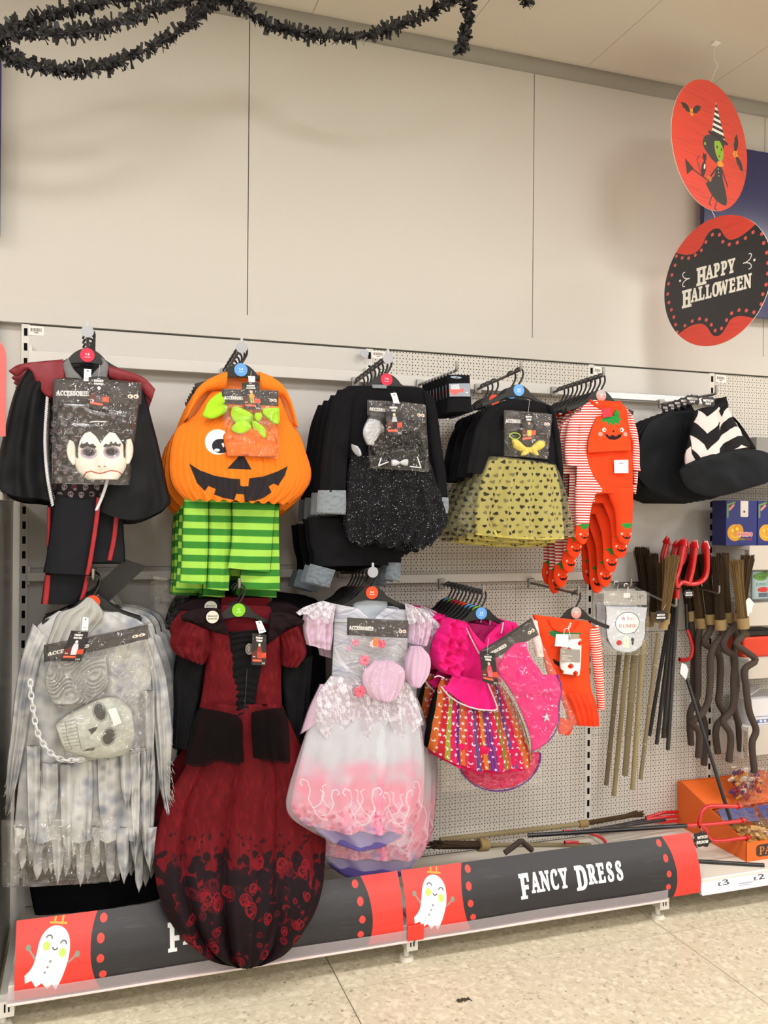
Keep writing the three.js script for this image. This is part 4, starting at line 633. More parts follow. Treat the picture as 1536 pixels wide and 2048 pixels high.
// ---------------------------------------------------------------- heart tutu dress
const D = zoom(860, 700, 0.2865);
{
  const z = 0.405, mT = M(0x111114, 0.85), t = thing('tutu_dress', 'front black long sleeved dress with yellow heart print net skirt', 'dress', ARMS.bee.at(0.405));
  const cl = (rows, zz, d, s) => loft(rows, { m: D, z: zz, d, db: 0.012, nx: 24, ny: 24, crumple: 0.005, cs: 8, seed: s, fold: pleats(1.5, 0.001, 0.004, s) });
  put(t, 'bodice', cl([[560, 342, 800, 375], [440, 385, 840, 400], [350, 440, 880, 460], [350, 600, 895, 620], [370, 740, 885, 800], [405, 765, 868, 815]], z, 0.022, 2), mT);
  put(t, 'sleeve', cl([[400, 395, 480, 420], [315, 540, 440, 560], [275, 700, 420, 720], [248, 860, 370, 865]], z + 0.006, 0.02, 3), mT);
  put(t, 'sleeve', cl([[800, 385, 855, 400], [850, 600, 905, 600], [875, 800, 925, 810], [900, 960, 932, 968]], z + 0.002, 0.016, 4), mT);
  const ub = boxOf([[150, 720], [1030, 1400]], D, z);
  put(t, 'underskirt', loft([[410, 750, 866, 808], [365, 860, 892, 880], [325, 1050, 915, 1060], [308, 1200, 930, 1230], [312, 1288, 935, 1318]], { m: D, z: z - 0.006, d: 0.04, db: 0.03, nx: 50, ny: 24, fold: pleats(5, 0.004, 0.011, 3), hem: (u) => -0.008 * Math.sin(u * 3.1) }), M(0xdfd272, 0.8));
  const net = paint(ub, 1500, (c) => {
    c.clearRect(-9, -9, 20, 20); c.fillStyle = 'rgba(150,146,112,0.36)'; c.fillRect(-9, -9, 20, 20); const q = plane2(D, z), r = rng(6);
    const heart = (x, y, s, a) => { c.save(); c.translate(x, y); c.rotate(a); c.scale(s, s); c.beginPath(); c.moveTo(0, -1); c.bezierCurveTo(-1.5, 0.1, -0.9, 1.1, 0, 0.45); c.bezierCurveTo(0.9, 1.1, 1.5, 0.1, 0, -1); c.fill(); c.restore(); };
    for (let j = 0; j < 15; j++) for (let i = 0; i < 19; i++) { const [x, y] = q(160 + i * 46 + (j % 2) * 23 + r() * 14, 735 + j * 44 + r() * 14); c.fillStyle = r() < 0.7 ? 'rgba(28,28,24,0.95)' : 'rgba(60,60,50,0.6)'; heart(x, y, 0.0076 * (0.75 + 0.4 * r()), (r() - 0.5) * 1.4); }
  });
  const mNet = new THREE.MeshPhysicalMaterial({ map: net, transparent: true, roughness: 0.9, side: THREE.DoubleSide });
  put(t, 'heart_net', loft([[402, 742, 872, 806], [345, 850, 905, 880], [270, 980, 945, 1000], [210, 1120, 975, 1120], [188, 1200, 995, 1240], [250, 1275, 1010, 1300]], { m: D, z: z + 0.004, d: 0.06, db: 0.04, nx: 70, ny: 30, box: ub, fold: pleats(5, 0.005, 0.022, 3), hem: (u) => -0.012 * Math.sin(u * 3.1) + 0.004 * Math.sin(u * 30) }), mNet);
  [[0.335, 1.02], [0.265, 1.04], [0.195, 1.04]].forEach(([zz, s]) => copy(t, ARMS.bee.at(zz), 'black and yellow heart tutu dress hanging behind the front one', 'rear heart tutu dresses', [s, s, 0.5]));
  hangers('bee', [0.405, 0.345, 0.2, 0.15, 0.11], ['blue', '3-4'], ['blue', 'orange'], 'heart tutu dress');
  const zp = z + 0.036;
  swing(t, D, zp + 0.014, [[638, 440], [735, 444], [740, 640], [640, 650]], tagArt(['BATTY', 'BOW'], '£12', figure('#d9b08a', '#1c1c20', '#d9c84a')));
  const k = pack('clear bag with a yellow bow headband on the heart tutu dress', [[515, 420], [850, 450], [822, 762], [517, 740]], [[515, 420], [850, 450], [843, 560], [516, 548]], D, zp, 0.016, 24, 0.006);
  const mY = M(0xd8c552, 0.55), bow = (rows, s) => loft(rows, { m: D, z: zp + 0.004, d: 0.012, db: 0.002, nx: 14, ny: 16, cap: 2, crumple: 0.003, cs: 25, seed: s });
  put(k, 'bow_loop', bow([[570, 625, 580, 680], [610, 625, 620, 705], [660, 670, 660, 715], [690, 690, 690, 712]], 1), mY); put(k, 'bow_loop', bow([[692, 690, 692, 712], [720, 660, 725, 715], [760, 630, 765, 700], [798, 640, 790, 680]], 2), mY);
  put(k, 'bow_tail', bow([[650, 685, 660, 690], [640, 710, 700, 712], [632, 738, 665, 735]], 3), mY); put(k, 'bow_tail', bow([[690, 690, 720, 690], [700, 715, 750, 712], [735, 738, 752, 735]], 4), mY);
  put(k, 'bow_knot', bow([[672, 680, 706, 680], [674, 715, 704, 716]], 5), mY);
  put(k, 'eye_mask', tube([[552, 600], [570, 582], [610, 582], [632, 598], [612, 620], [575, 618], [552, 600]].map(([x, y]) => P(...D(x, y), zp + 0.006)), 0.0018, 30, 6), M(0xb9d84a, 0.4));
}

// ---------------------------------------------------------------- pumpkin sleepsuits
function pumpkinFace(c, q, x, y, s, cheeks) {
  const E = (dx, dy, rx, ry, col) => { const [a, b] = q(x + dx * s, y + dy * s), [a2, b2] = q(x + (dx + rx) * s, y + (dy + ry) * s); disc(c, a, b, a2 - a, b - b2, col); }, F = (pts, col) => poly(c, pts.map(([a, b]) => q(x + a * s, y + b * s)), col);
  for (const k of [-1, 1]) { E(k * 0.63, -0.12, 0.13, 0.15, '#f4efe6'); E(k * 0.58, -0.1, 0.05, 0.06, '#1c1512'); if (cheeks) E(k * 0.88, 0.18, 0.15, 0.16, '#f59a94'); }
  F([[0, -0.14], [-0.09, 0.03], [0.09, 0.03]], '#2a1512');
  F([[-0.64, 0.06], [-0.5, 0.2], [-0.38, 0.22], [-0.36, 0.32], [-0.16, 0.32], [-0.14, 0.24], [0.08, 0.26], [0.1, 0.34], [0.3, 0.3], [0.34, 0.2], [0.5, 0.2], [0.62, 0.06], [0.56, 0.36], [0.36, 0.5], [0.1, 0.58], [-0.1, 0.56], [-0.3, 0.54], [-0.5, 0.38]], '#2a1a1e');
}
{
  const z = 0.405, bx = boxOf([[930, 340], [1480, 1380]], D, z), t = thing('sleepsuit', 'front orange pumpkin face sleepsuit with red striped side and matching hat', 'sleepsuit', ARMS.pyjama.at(0.405));
  const q = plane2(D, z), art = paint(bx, 1300, (c) => {
    c.fillStyle = '#f0431b'; c.fillRect(-9, -9, 20, 20);
    c.save(); c.beginPath(); [[900, 300], [1120, 300], [1180, 440], [1130, 560], [1090, 650], [1074, 720], [1085, 800], [1115, 880], [1185, 975], [1150, 1030], [1125, 1100], [1112, 1218], [900, 1230]].forEach(([x, y], i) => { const p = q(x, y); i ? c.lineTo(...p) : c.moveTo(...p); }); c.closePath(); c.clip(); c.fillStyle = '#f6ece6'; c.fillRect(-9, -9, 20, 20); for (let i = 0; i < 50; i++) { const y = 340 + i * 18; poly(c, [q(900, y - 4), q(1250, y + 4), q(1250, y + 13), q(900, y + 5)], '#c43a36'); } c.restore();
    c.save(); c.beginPath(); [[1360, 400], [1480, 400], [1480, 960], [1418, 960], [1400, 640], [1372, 520]].forEach(([x, y], i) => { const p = q(x, y); i ? c.lineTo(...p) : c.moveTo(...p); }); c.closePath(); c.clip(); c.fillStyle = '#f6ece6'; c.fillRect(-9, -9, 20, 20); for (let i = 0; i < 40; i++) { const y = 380 + i * 17; poly(c, [q(1340, y - 12), q(1490, y + 8), q(1490, y + 17), q(1340, y - 3)], '#c43a36'); } c.restore();
    const F = (pts, col) => poly(c, pts.map(([x, y]) => q(x, y)), col);
    for (const [x, y, s] of [[1060, 1222, 1], [1350, 1218, 1.12]]) F([[x - 46 * s, y], [x - 20 * s, y - 10], [x + 20 * s, y - 10], [x + 46 * s, y - 2], [x + 26 * s, y + 12], [x + 18 * s, y + 30], [x + 8 * s, y + 20], [x, y + 36], [x - 10 * s, y + 22], [x - 18 * s, y + 30], [x - 24 * s, y + 10]], '#2c8a3c');
    pumpkinFace(c, q, 1060, 1290, 46); pumpkinFace(c, q, 1348, 1288, 52);
  });
  const mS = MT(art, 0.85), cl = (rows, zz, d, s, cap = 1) => loft(rows, { m: D, z: zz, d, db: 0.014, nx: 26, ny: 26, box: bx, crumple: 0.004, cs: 9, seed: s, cap });
  put(t, 'body', cl([[1110, 352, 1330, 368], [1050, 410, 1392, 432], [1036, 560, 1408, 560], [1024, 720, 1414, 720], [1016, 880, 1416, 880], [1012, 1000, 1416, 1000]], z, 0.024, 1), mS);
  put(t, 'leg', cl([[1012, 960, 1195, 960], [1012, 1030, 1150, 1020], [1012, 1110, 1125, 1090], [1016, 1215, 1106, 1212], [1004, 1290, 1102, 1290], [1022, 1340, 1082, 1345], [1040, 1356, 1062, 1356]], z + 0.004, 0.022, 2, 2), mS);
  put(t, 'leg', cl([[1215, 960, 1416, 960], [1250, 1030, 1415, 1030], [1284, 1120, 1412, 1110], [1294, 1210, 1408, 1210], [1296, 1280, 1402, 1285], [1312, 1336, 1384, 1340], [1335, 1358, 1362, 1358]], z + 0.004, 0.022, 3, 2), mS);
  put(t, 'sleeve', cl([[1050, 415, 1100, 440], [975, 480, 1045, 520], [944, 620, 1038, 640], [938, 740, 1034, 755], [945, 802, 1028, 815]], z - 0.012, 0.018, 4), mS);
  put(t, 'sleeve', cl([[1372, 432, 1392, 450], [1385, 560, 1440, 560], [1405, 700, 1456, 690], [1420, 840, 1465, 848]], z + 0.004, 0.016, 5), mS);
  put(t, 'sleeve_end', cl([[1412, 800, 1452, 800], [1420, 880, 1450, 880], [1422, 930, 1444, 944]], z - 0.014, 0.01, 6), mS);
  put(t, 'neckband', loft([[1105, 350, 1125, 345], [1160, 405, 1185, 385], [1240, 432, 1240, 405], [1300, 405, 1290, 380], [1330, 368, 1318, 352]], { m: D, z: z + 0.016, d: 0.006, db: 0.003, nx: 8, ny: 24, cap: 2 }), M(0xe8401c, 0.85));
  const hb = boxOf([[1070, 400], [1420, 740]], D, z), cap = paint(hb, 1700, (c) => { c.fillStyle = '#f0481d'; c.fillRect(-9, -9, 20, 20); const F = (pts, col) => poly(c, pts.map(([x, y]) => q(x, y)), col); F([[1160, 490], [1200, 472], [1260, 465], [1300, 472], [1312, 486], [1285, 500], [1275, 530], [1255, 512], [1240, 540], [1222, 510], [1200, 535], [1190, 505], [1165, 512]], '#2c8a3c'); pumpkinFace(c, q, 1238, 575, 100, true); lines(c, [[1096, 655], [1250, 662], [1404, 648]].map(([x, y]) => q(x, y)), '#d63d18', 0.001); });
  put(t, 'hat', loft([[1165, 462, 1315, 462], [1128, 540, 1372, 530], [1104, 620, 1396, 610], [1094, 690, 1406, 675], [1100, 718, 1404, 702]], { m: D, z: z + 0.026, d: 0.014, db: 0.002, nx: 24, ny: 22, cap: 2, box: hb, crumple: 0.002 }), MT(cap, 0.85));
  put(t, 'hat_stalk', plate([[1278, 455], [1290, 430], [1298, 415], [1306, 434], [1324, 432], [1312, 450], [1320, 470], [1298, 478]], D, z + 0.028, 0.004, 0.001), M(0x2c8a3c, 0.85));
  put(t, 'red_label', card([[1200, 412], [1262, 405], [1266, 465], [1205, 472]], D, z + 0.044, 0.001), M(0xc8203c, 0.5));
  put(t, 'white_card', card([[1284, 768], [1383, 766], [1384, 858], [1286, 860]], D, z + 0.034, 0.001), MT(canvasOf(64, 64, (c, w, h) => { c.fillStyle = '#f4efee'; c.fillRect(0, 0, w, h); c.fillStyle = '#8a8588'; c.fillRect(22, 14, 20, 4); c.fillStyle = '#c4bfc2'; for (let i = 0; i < 4; i++) c.fillRect(12, 26 + i * 6, 40, 2); }), 0.6));
  [[0.37, 1.09, 1.08], [0.33, 1.0, 1.17], [0.29, 1.06, 1.26], [0.25, 1.02, 1.3], [0.21, 1.0, 1.25]].forEach(([zz, sx, sy], i) => copy(t, ARMS.pyjama.at(zz).add(V(-0.006 * i, 0, 0)), 'larger pumpkin face sleepsuit hanging behind the front one', 'rear pumpkin sleepsuits', [sx, sy, 0.5]));
  hangers('pyjama', steps(0.405, 10, 0.033), ['grey', '1y'], ['grey', 'black'], 'pumpkin sleepsuit');
}

// ---------------------------------------------------------------- witch hats
const HZ = zoom(1340, 760, 0.1276), I = zoom(1150, 720, 0.254);
{
  const art = canvasOf(200, 150, (c, w, h) => { c.fillStyle = '#2a2526'; c.fillRect(0, 0, w, h); write(c, 'WITCH', 100, 60, 44, '#efeae2', { stroke: 8 }); write(c, 'HAT', 100, 104, 40, '#efeae2', { stroke: 8 }); });
  const tagPts = [[485, 300], [520, 265], [560, 272], [585, 255], [615, 272], [680, 268], [712, 305], [695, 335], [705, 380], [690, 420], [640, 412], [590, 425], [545, 415], [515, 408], [505, 360]];
  const mB = M(0x0e0f13, 0.8), mBr = M(0x0f1217, 0.62);
  // rear hats: brim, limp cone and swing tag
  const at0 = ARMS.hat.at(0.3), z0 = 0.3;
  const rear = thing('witch_hat', 'plain black felt witch hat in the stack behind the striped one', 'hat', at0, 'rear witch hats');
  put(rear, 'brim', loft([[720, 405, 980, 400], [610, 480, 1150, 470], [545, 590, 1290, 560], [510, 720, 1380, 700], [500, 850, 1400, 830], [545, 960, 1340, 950], [620, 1040, 1200, 1040], [740, 1095, 1040, 1100]], { m: I, z: z0 - 0.03, d: 0.012, db: 0.012, nx: 30, ny: 30, cap: 2, even: 0.2, crumple: 0.006, cs: 5, warp: (p, u, t) => { p.z += 0.02 * (u - 0.5) * 2; } }), mBr);
  put(rear, 'cone', loft([[880, 335, 900, 335], [860, 440, 960, 430], [850, 560, 1040, 560], [830, 700, 1080, 700]], { m: I, z: z0 - 0.022, d: 0.006, db: 0.004, nx: 18, ny: 18, cap: 2, crumple: 0.006, cs: 12 }), mB);
  { const g = plate(tagPts.map(([x, y]) => [x - 250, y - 30]), HZ, z0 + 0.0, 0.0012); put(rear, 'swing_tag', planar(g, boxOf([[235, 225], [460, 395]], HZ, z0)), MT(art, 0.4)); put(rear, 'tag_loop', tube([V(at0.x, at0.y + 0.001, z0), P(...HZ(350, 215), z0), P(...HZ(345, 250), z0)], 0.001, 8, 5), M(0xe8e6e2, 0.4, { transmission: 0.4 })); put(rear, 'tip', rod(P(...HZ(420, 330), z0 - 0.01), V(at0.x - 0.002, at0.y - 0.012, z0 - 0.002), 0.012, 0.002, 8), mB); }
  for (let i = 1; i < 5; i++) copy(rear, ARMS.hat.at(0.3 - i * 0.045).add(V(0.004 * i, -0.004 * i, 0)), 'plain black felt witch hat in the stack behind the striped one', 'rear witch hats');
  // front hat with black and white stripes
  const z = 0.375, at = ARMS.hat.at(z), t = thing('witch_hat', 'floppy witch hat with black and white chevron stripes and a wide black brim', 'hat', at);
  const bx = boxOf([[200, 260], [1260, 1380]], HZ, z), q = plane2(HZ, z), st = paint(bx, 1300, (c) => {
    c.fillStyle = '#1b1a1d'; c.fillRect(-9, -9, 20, 20); const W = (pts) => poly(c, pts.map(([x, y]) => q(x, y)), '#ddd2ce');
    W([[410, 480], [480, 590], [640, 440], [700, 590], [690, 660], [478, 855], [350, 665]]); W([[720, 510], [760, 460], [850, 440], [940, 595], [840, 598], [770, 625], [720, 680], [668, 810], [690, 640]]);
    W([[300, 865], [380, 950], [440, 1020], [470, 1115], [640, 950], [700, 880], [800, 790], [900, 745], [1005, 738], [1060, 885], [950, 890], [840, 935], [740, 1000], [655, 1080], [650, 1150], [400, 1250], [285, 1080]]); W([[280, 1040], [240, 1100], [215, 1230], [235, 1350], [330, 1290], [285, 1160]]); W([[870, 1100], [950, 1065], [1010, 1022], [1120, 1062]]);
  });
  put(t, 'cone', loft([[742, 285, 765, 285], [640, 400, 850, 440], [400, 480, 930, 560], [340, 680, 1020, 700], [290, 900, 1130, 850], [230, 1120, 1220, 1000], [225, 1340, 1230, 1090]], { m: HZ, z, d: 0.05, db: 0.02, nx: 40, ny: 34, cap: 2, box: bx, crumple: 0.004, cs: 12, fold: (u, s) => -0.016 * Math.exp(-(((u - 0.5) / 0.07) ** 2)) * Math.sin(s * 3) }), MT(st, 0.8));
  put(t, 'brim', loft([[215, 1345, 240, 1340], [140, 1430, 480, 1215], [170, 1560, 800, 1110], [240, 1680, 1150, 1075], [400, 1780, 1480, 1120], [640, 1830, 1640, 1230], [900, 1800, 1660, 1400], [1150, 1720, 1560, 1560], [1380, 1640, 1440, 1620]], { m: HZ, z: z + 0.035, d: 0.022, db: 0.016, nx: 34, ny: 34, cap: 2, crumple: 0.006, cs: 6, seed: 5 }), mBr);
  put(t, 'rear_brim', loft([[920, 540, 935, 560], [1000, 600, 1060, 680], [1060, 700, 1200, 850], [1120, 900, 1330, 1050], [1130, 1060, 1345, 1085]], { m: HZ, z: z - 0.02, d: 0.01, db: 0.006, nx: 14, ny: 18, cap: 2 }), mB);
  { const g = plate(tagPts, HZ, z + 0.03, 0.0012); put(t, 'swing_tag', planar(g, boxOf([[485, 255], [710, 425]], HZ, z + 0.03)), MT(art, 0.4)); put(t, 'paper_label', card([[770, 255], [850, 265], [870, 400], [800, 380]], HZ, z - 0.004, 0.001), M(0xe9e4de, 0.6)); put(t, 'tag_loop', tube([V(at.x, at.y + 0.001, z), V(at.x + 0.008, at.y - 0.006, z), P(...HZ(750, 290), z)], 0.0014, 10, 5), M(0xe8e6e2, 0.4, { transmission: 0.4 })); }
}

// ---------------------------------------------------------------- ragged ghost costume
const E0 = zoom(0, 1130, 0.2784);
{
  const z = 0.43, at = ARMS.ghost.at(0.435), t = thing('ghost_costume', 'front ragged grey ghost costume with tattered sleeves and pointed hem', 'costume', at);
  const bx = boxOf([[0, 1180], [350, 1790]], same, z), art = paint(bx, 700, (c) => {
    c.fillStyle = '#bcbcba'; c.fillRect(-9, -9, 20, 20); const r = rng(17);
    for (let i = 0; i < 1100; i++) { const x = bx[0] + r() * (bx[2] - bx[0]), y = bx[1] + r() * (bx[3] - bx[1]), s = 0.012 + 0.03 * r() * r(), k = r(), g = c.createRadialGradient(x, y, 0, x, y, s); const col = k < 0.45 ? '104,112,130' : k < 0.75 ? '220,220,216' : '128,128,126'; g.addColorStop(0, `rgba(${col},0.36)`); g.addColorStop(1, `rgba(${col},0)`); c.fillStyle = g; c.fillRect(x - s, y - s, 2 * s, 2 * s); }
  });
  const mR = MT(art, 0.95), rag = (rows, zz, d, s, o = {}) => loft(rows, { m: E0, z: zz, d, db: 0.01, nx: 26, ny: 30, box: bx, crumple: 0.006, cs: 9, seed: s, fold: pleats(o.n ?? 3, o.a0 ?? 0.002, o.a1 ?? 0.009, s), hem: o.hem, hemFrom: o.from ?? 0.8 });
  put(t, 'robe', rag([[420, 330, 860, 335], [260, 440, 1040, 420], [215, 620, 1090, 600], [215, 900, 1100, 900], [180, 1200, 1110, 1200], [130, 1500, 1125, 1480], [105, 1750, 1118, 1750], [92, 1960, 1105, 1950]], z, 0.035, 1, { n: 5, a0: 0.004, a1: 0.018 }), mR);
  put(t, 'sleeve', rag([[235, 420, 370, 540], [150, 680, 290, 700], [105, 930, 230, 980], [78, 1200, 190, 1250], [52, 1420, 155, 1440], [45, 1620, 112, 1600], [40, 1745, 62, 1740]], z + 0.014, 0.018, 2, { hem: (u) => -0.02 * Math.abs(Math.sin(u * 13)), from: 0.7 }), mR);
  put(t, 'sleeve', rag([[1000, 480, 1110, 540], [1085, 780, 1190, 790], [1090, 1020, 1228, 1080], [1110, 1230, 1240, 1240], [1130, 1420, 1228, 1420], [1150, 1600, 1222, 1620], [1188, 1760, 1232, 1722]], z + 0.008, 0.016, 3, { hem: (u) => -0.02 * Math.abs(Math.sin(u * 11)), from: 0.7 }), mR);
  put(t, 'hood', rag([[625, 232, 665, 240], [540, 300, 720, 300], [420, 350, 745, 370], [370, 470, 660, 480], [340, 560, 600, 560]], z + 0.03, 0.02, 4, { n: 5 }), M(0xb2b1ac, 0.95));
  const r = rng(29);
  for (let i = 0; i < 11; i++) { const x = 92 + i * 92, w = 78 + 26 * r(), y1 = 2010 + 300 * r() * r() + (i === 8 || i === 10 ? 130 : 0), o = (r() - 0.5) * 60; put(t, 'ragged_strip', loft([[x, 1880, x + w + 18, 1880], [x + 2, 1950, x + w + 10, 1950], [x + o * 0.5 + w * 0.12, y1 - 80, x + o * 0.5 + w * 0.92, y1 - 70], [x + o + w * 0.46, y1 + 60, x + o + w * 0.54, y1 + 60]], { m: E0, z: z + (i % 2 ? 0.012 : 0.022), d: 0.01, db: 0.003, nx: 10, ny: 16, box: bx, straight: true, crumple: 0.009, cs: 16, seed: i, cap: 2, fold: (u) => 0.006 * Math.sin(u * 8 + i) }), mR); }
  for (let i = 0; i < 9; i++) { const x = 120 + i * 105, w = 70 + 20 * r(), y1 = 2180 + 190 * r(); put(t, 'ragged_strip', loft([[x, 1860, x + w, 1860], [x, 2020, x + w, 2020], [x + w * 0.15, y1 - 70, x + w * 0.9, y1 - 60], [x + w * 0.48, y1, x + w * 0.52, y1]], { m: E0, z: z - 0.02, d: 0.008, db: 0.003, nx: 8, ny: 14, box: bx, straight: true, crumple: 0.006, cs: 14, seed: i + 30, cap: 2 }), mR); }
  for (const [x, y0, y1, w] of [[300, 1420, 1850, 120], [430, 1430, 2060, 110], [190, 1300, 1980, 100], [1030, 900, 1500, 80], [700, 1380, 1900, 120], [860, 1330, 1730, 90], [930, 1320, 2000, 80], [560, 1400, 1950, 110], [1010, 1310, 2080, 70]]) put(t, 'hanging_rag', loft([[x, y0, x + w, y0], [x + 4, (y0 + y1) / 2, x + w, (y0 + y1) / 2], [x + 20, y1 - 80, x + w - 14, y1 - 60], [x + w * 0.5, y1, x + w * 0.6, y1]], { m: E0, z: z + 0.036, d: 0.008, db: 0.003, nx: 12, ny: 24, box: bx, crumple: 0.009, cs: 14, seed: x, fold: (u) => 0.007 * Math.sin(u * 9 + x), hem: (u) => -0.012 * Math.abs(Math.sin(u * 12)) }), mR);
  const fr = []; for (let i = 0; i < 90; i++) { const side = r() < 0.5, x = side ? 45 + 60 * r() : 1180 + 60 * r(), y = side ? 1450 + 300 * r() : 1200 + 540 * r(), a = P(...E0(x, y), z + 0.026), b = P(...E0(x + (side ? -1 : 1) * (6 + 24 * r()), y + 20 + 34 * r()), z + 0.03); fr.push(rod(a, b, 0.0007, 0.0003, 4)); } put(t, 'frayed_threads', merged(fr), M(0xc9c7c0, 0.95)).userData.kind = 'stuff';
  [[0.345, 1.02], [0.26, 1.03], [0.175, 1.03]].forEach(([zz, s], i) => copy(t, ARMS.ghost.at(zz).add(V(0.022 * (i + 1), 0.004, 0)), 'ragged grey ghost costume hanging behind the front one', 'rear ghost costumes', [s, s, 0.5]));
  hangers('ghost', [0.435, 0.36, 0.29, 0.22], ['orange', '3-4'], ['black', 'orange'], 'ghost costume');
  const zp = z + 0.058;
  swing(t, E0, zp + 0.06, [[512, 470], [636, 482], [580, 690], [432, 690]], tagArt(['CREEPY', 'GHOST SHIP'], '£13', figure('#e5dce0', '#d9cfd8', '#d9d2dd')), [[596, 372], [636, 380], [632, 470], [585, 468]]);
  const k = pack('clear accessories bag with a grey skull mask and plastic chain', [[315, 580], [1120, 400], [1085, 1310], [420, 1405]], [[315, 575], [1066, 425], [1066, 530], [315, 700]], E0, zp, 0.05, 25, 0.007);
  // skull turned on its side, crown to the right
  const sb = boxOf([[380, 930], [980, 1400]], E0, zp), skull = paint(sb, 1200, (c) => {
    const q = plane2(E0, zp), F = (pts, col) => poly(c, pts.map(([x, y]) => q(x, y)), col), L = (pts, col, w) => lines(c, pts.map(([x, y]) => q(x, y)), col, w), E = (x, y, rx, ry, col, rot) => { const [a, b] = q(x, y), [a2, b2] = q(x + rx, y + ry); disc(c, a, b, a2 - a, b - b2, col, rot); };
    c.fillStyle = '#aeb0a8'; c.fillRect(-9, -9, 20, 20); const r2 = rng(4); for (let i = 0; i < 160; i++) { c.globalAlpha = 0.18; E(380 + 600 * r2(), 930 + 470 * r2(), 14 + 30 * r2(), 10 + 18 * r2(), r2() < 0.5 ? '#8b8f88' : '#cfd1c8'); } c.globalAlpha = 1;
    E(716, 1040, 52, 64, '#84867f', 0.3); E(716, 1040, 38, 52, '#33332f', 0.3); E(780, 1212, 54, 66, '#84867f', -0.2); E(780, 1212, 40, 52, '#33332f', -0.2); F([[632, 1160], [700, 1140], [690, 1165], [655, 1198], [650, 1180]], '#33332f'); F([[590, 1320], [640, 1292], [685, 1288], [670, 1312]], '#4a4a44');
    for (let i = 0; i < 8; i++) L([[430 + i * 6, 1120 + i * 24], [540 + i * 5, 1095 + i * 25]], '#6c6d66', 0.0016); L([[545, 1075], [560, 1180], [585, 1300]], '#71726b', 0.002); L([[470, 1110], [485, 1210], [520, 1320]], '#71726b', 0.002);
  });
  put(k, 'skull_mask', loft([[400, 1140, 470, 1330], [470, 1080, 545, 1355], [570, 1020, 640, 1380], [680, 970, 760, 1385], [780, 945, 860, 1370], [870, 965, 930, 1330], [945, 1040, 972, 1240]], { m: E0, z: zp + 0.002, d: 0.036, db: 0.001, nx: 36, ny: 36, cap: 2, box: sb, round: 0.55, crumple: 0.002, cs: 20 }), MT(skull, 0.4));
  put(k, 'gauze', loft([[360, 690, 760, 650], [330, 780, 775, 770], [330, 880, 770, 870], [380, 990, 640, 980]], { m: E0, z: zp + 0.001, d: 0.03, db: 0.001, nx: 50, ny: 40, cap: 2, fold: (u, s, p) => 0.006 * Math.sin(30 * noise(p.x * 7, p.y * 7, 3)) }), M(0xa9a9a6, 0.7));
  put(k, 'paper_label', card([[775, 1040], [830, 1022], [874, 1132], [822, 1158]], E0, zp + 0.046, 0.001), M(0xe9e7e4, 0.6));
  const path = new THREE.CatmullRomCurve3([[218, 830], [222, 910], [232, 1000], [245, 1080], [262, 1170], [290, 1250], [335, 1315], [390, 1370], [460, 1400], [540, 1402], [590, 1398]].map(([x, y]) => P(...E0(x, y), zp + 0.012)));
  for (let i = 0; i < 19; i++) { const p = path.getPoint((i + 0.5) / 19), d = path.getTangent((i + 0.5) / 19), g = new THREE.TorusGeometry(0.0085, 0.0028, 8, 18).scale(0.78, 1.35, 1); g.rotateY(i % 2 ? 1.25 : 0.15); g.applyQuaternion(new THREE.Quaternion().setFromUnitVectors(V(0, 1, 0), d)); put(k, 'chain_link', g.translate(p.x, p.y, p.z), M(0xd3d4d6, 0.35)); }
  // long clear bag of a rear costume showing under the hem
  const b = thing('garment_bag', 'empty end of a clear plastic bag hanging under the ghost costume hem', 'bag', P(110, 1780, z + 0.03));
  put(b, 'film', bagGeo([[2, 1640], [236, 1630], [240, 1760], [4, 1772]], same, z + 0.034, 0.016, 31, 0.006), mClear);
  // black costume sleeve and loose bag behind, between the ghost and the red gown
  const w = thing('wrapped_costume', 'black costume in clear wrap behind the ghost and red gown', 'costume', P(330, 1240, 0.12)); put(w, 'dark_cloth', loft([[395, 1165, 610, 1190], [345, 1200, 640, 1210], [320, 1300, 650, 1300], [315, 1450, 650, 1450], [310, 1600, 640, 1600], [300, 1780, 620, 1780]], { z: 0.12, d: 0.03, db: 0.02, crumple: 0.008, cs: 8 }), M(0x101014, 0.85)); put(w, 'wrap', bagGeo([[300, 1150], [380, 1165], [372, 1290], [300, 1290]], same, 0.2, 0.015, 33, 0.008), mClear);
  const h = thing('dark_garments', 'dark folded garments hanging low behind the ghost costume hem', 'costume', P(180, 1790, 0.07)); put(h, 'cloth', loft([[40, 1500, 320, 1480], [40, 1650, 320, 1640], [60, 1780, 325, 1770], [70, 1830, 320, 1800]], { z: 0.07, d: 0.03, db: 0.02, crumple: 0.006, cs: 10 }), M(0x15151a, 0.85));
  // slanted black sleeve with its wrap under the vampire trousers
  const s2 = thing('cardboard_sleeve', 'slanted black card sleeve under the vampire trousers', 'card', P(230, 1165, 0.33)); put(s2, 'card', card([[250, 1118], [294, 1132], [205, 1215], [170, 1190]], same, 0.34, 0.004), M(0x17171b, 0.35));
}

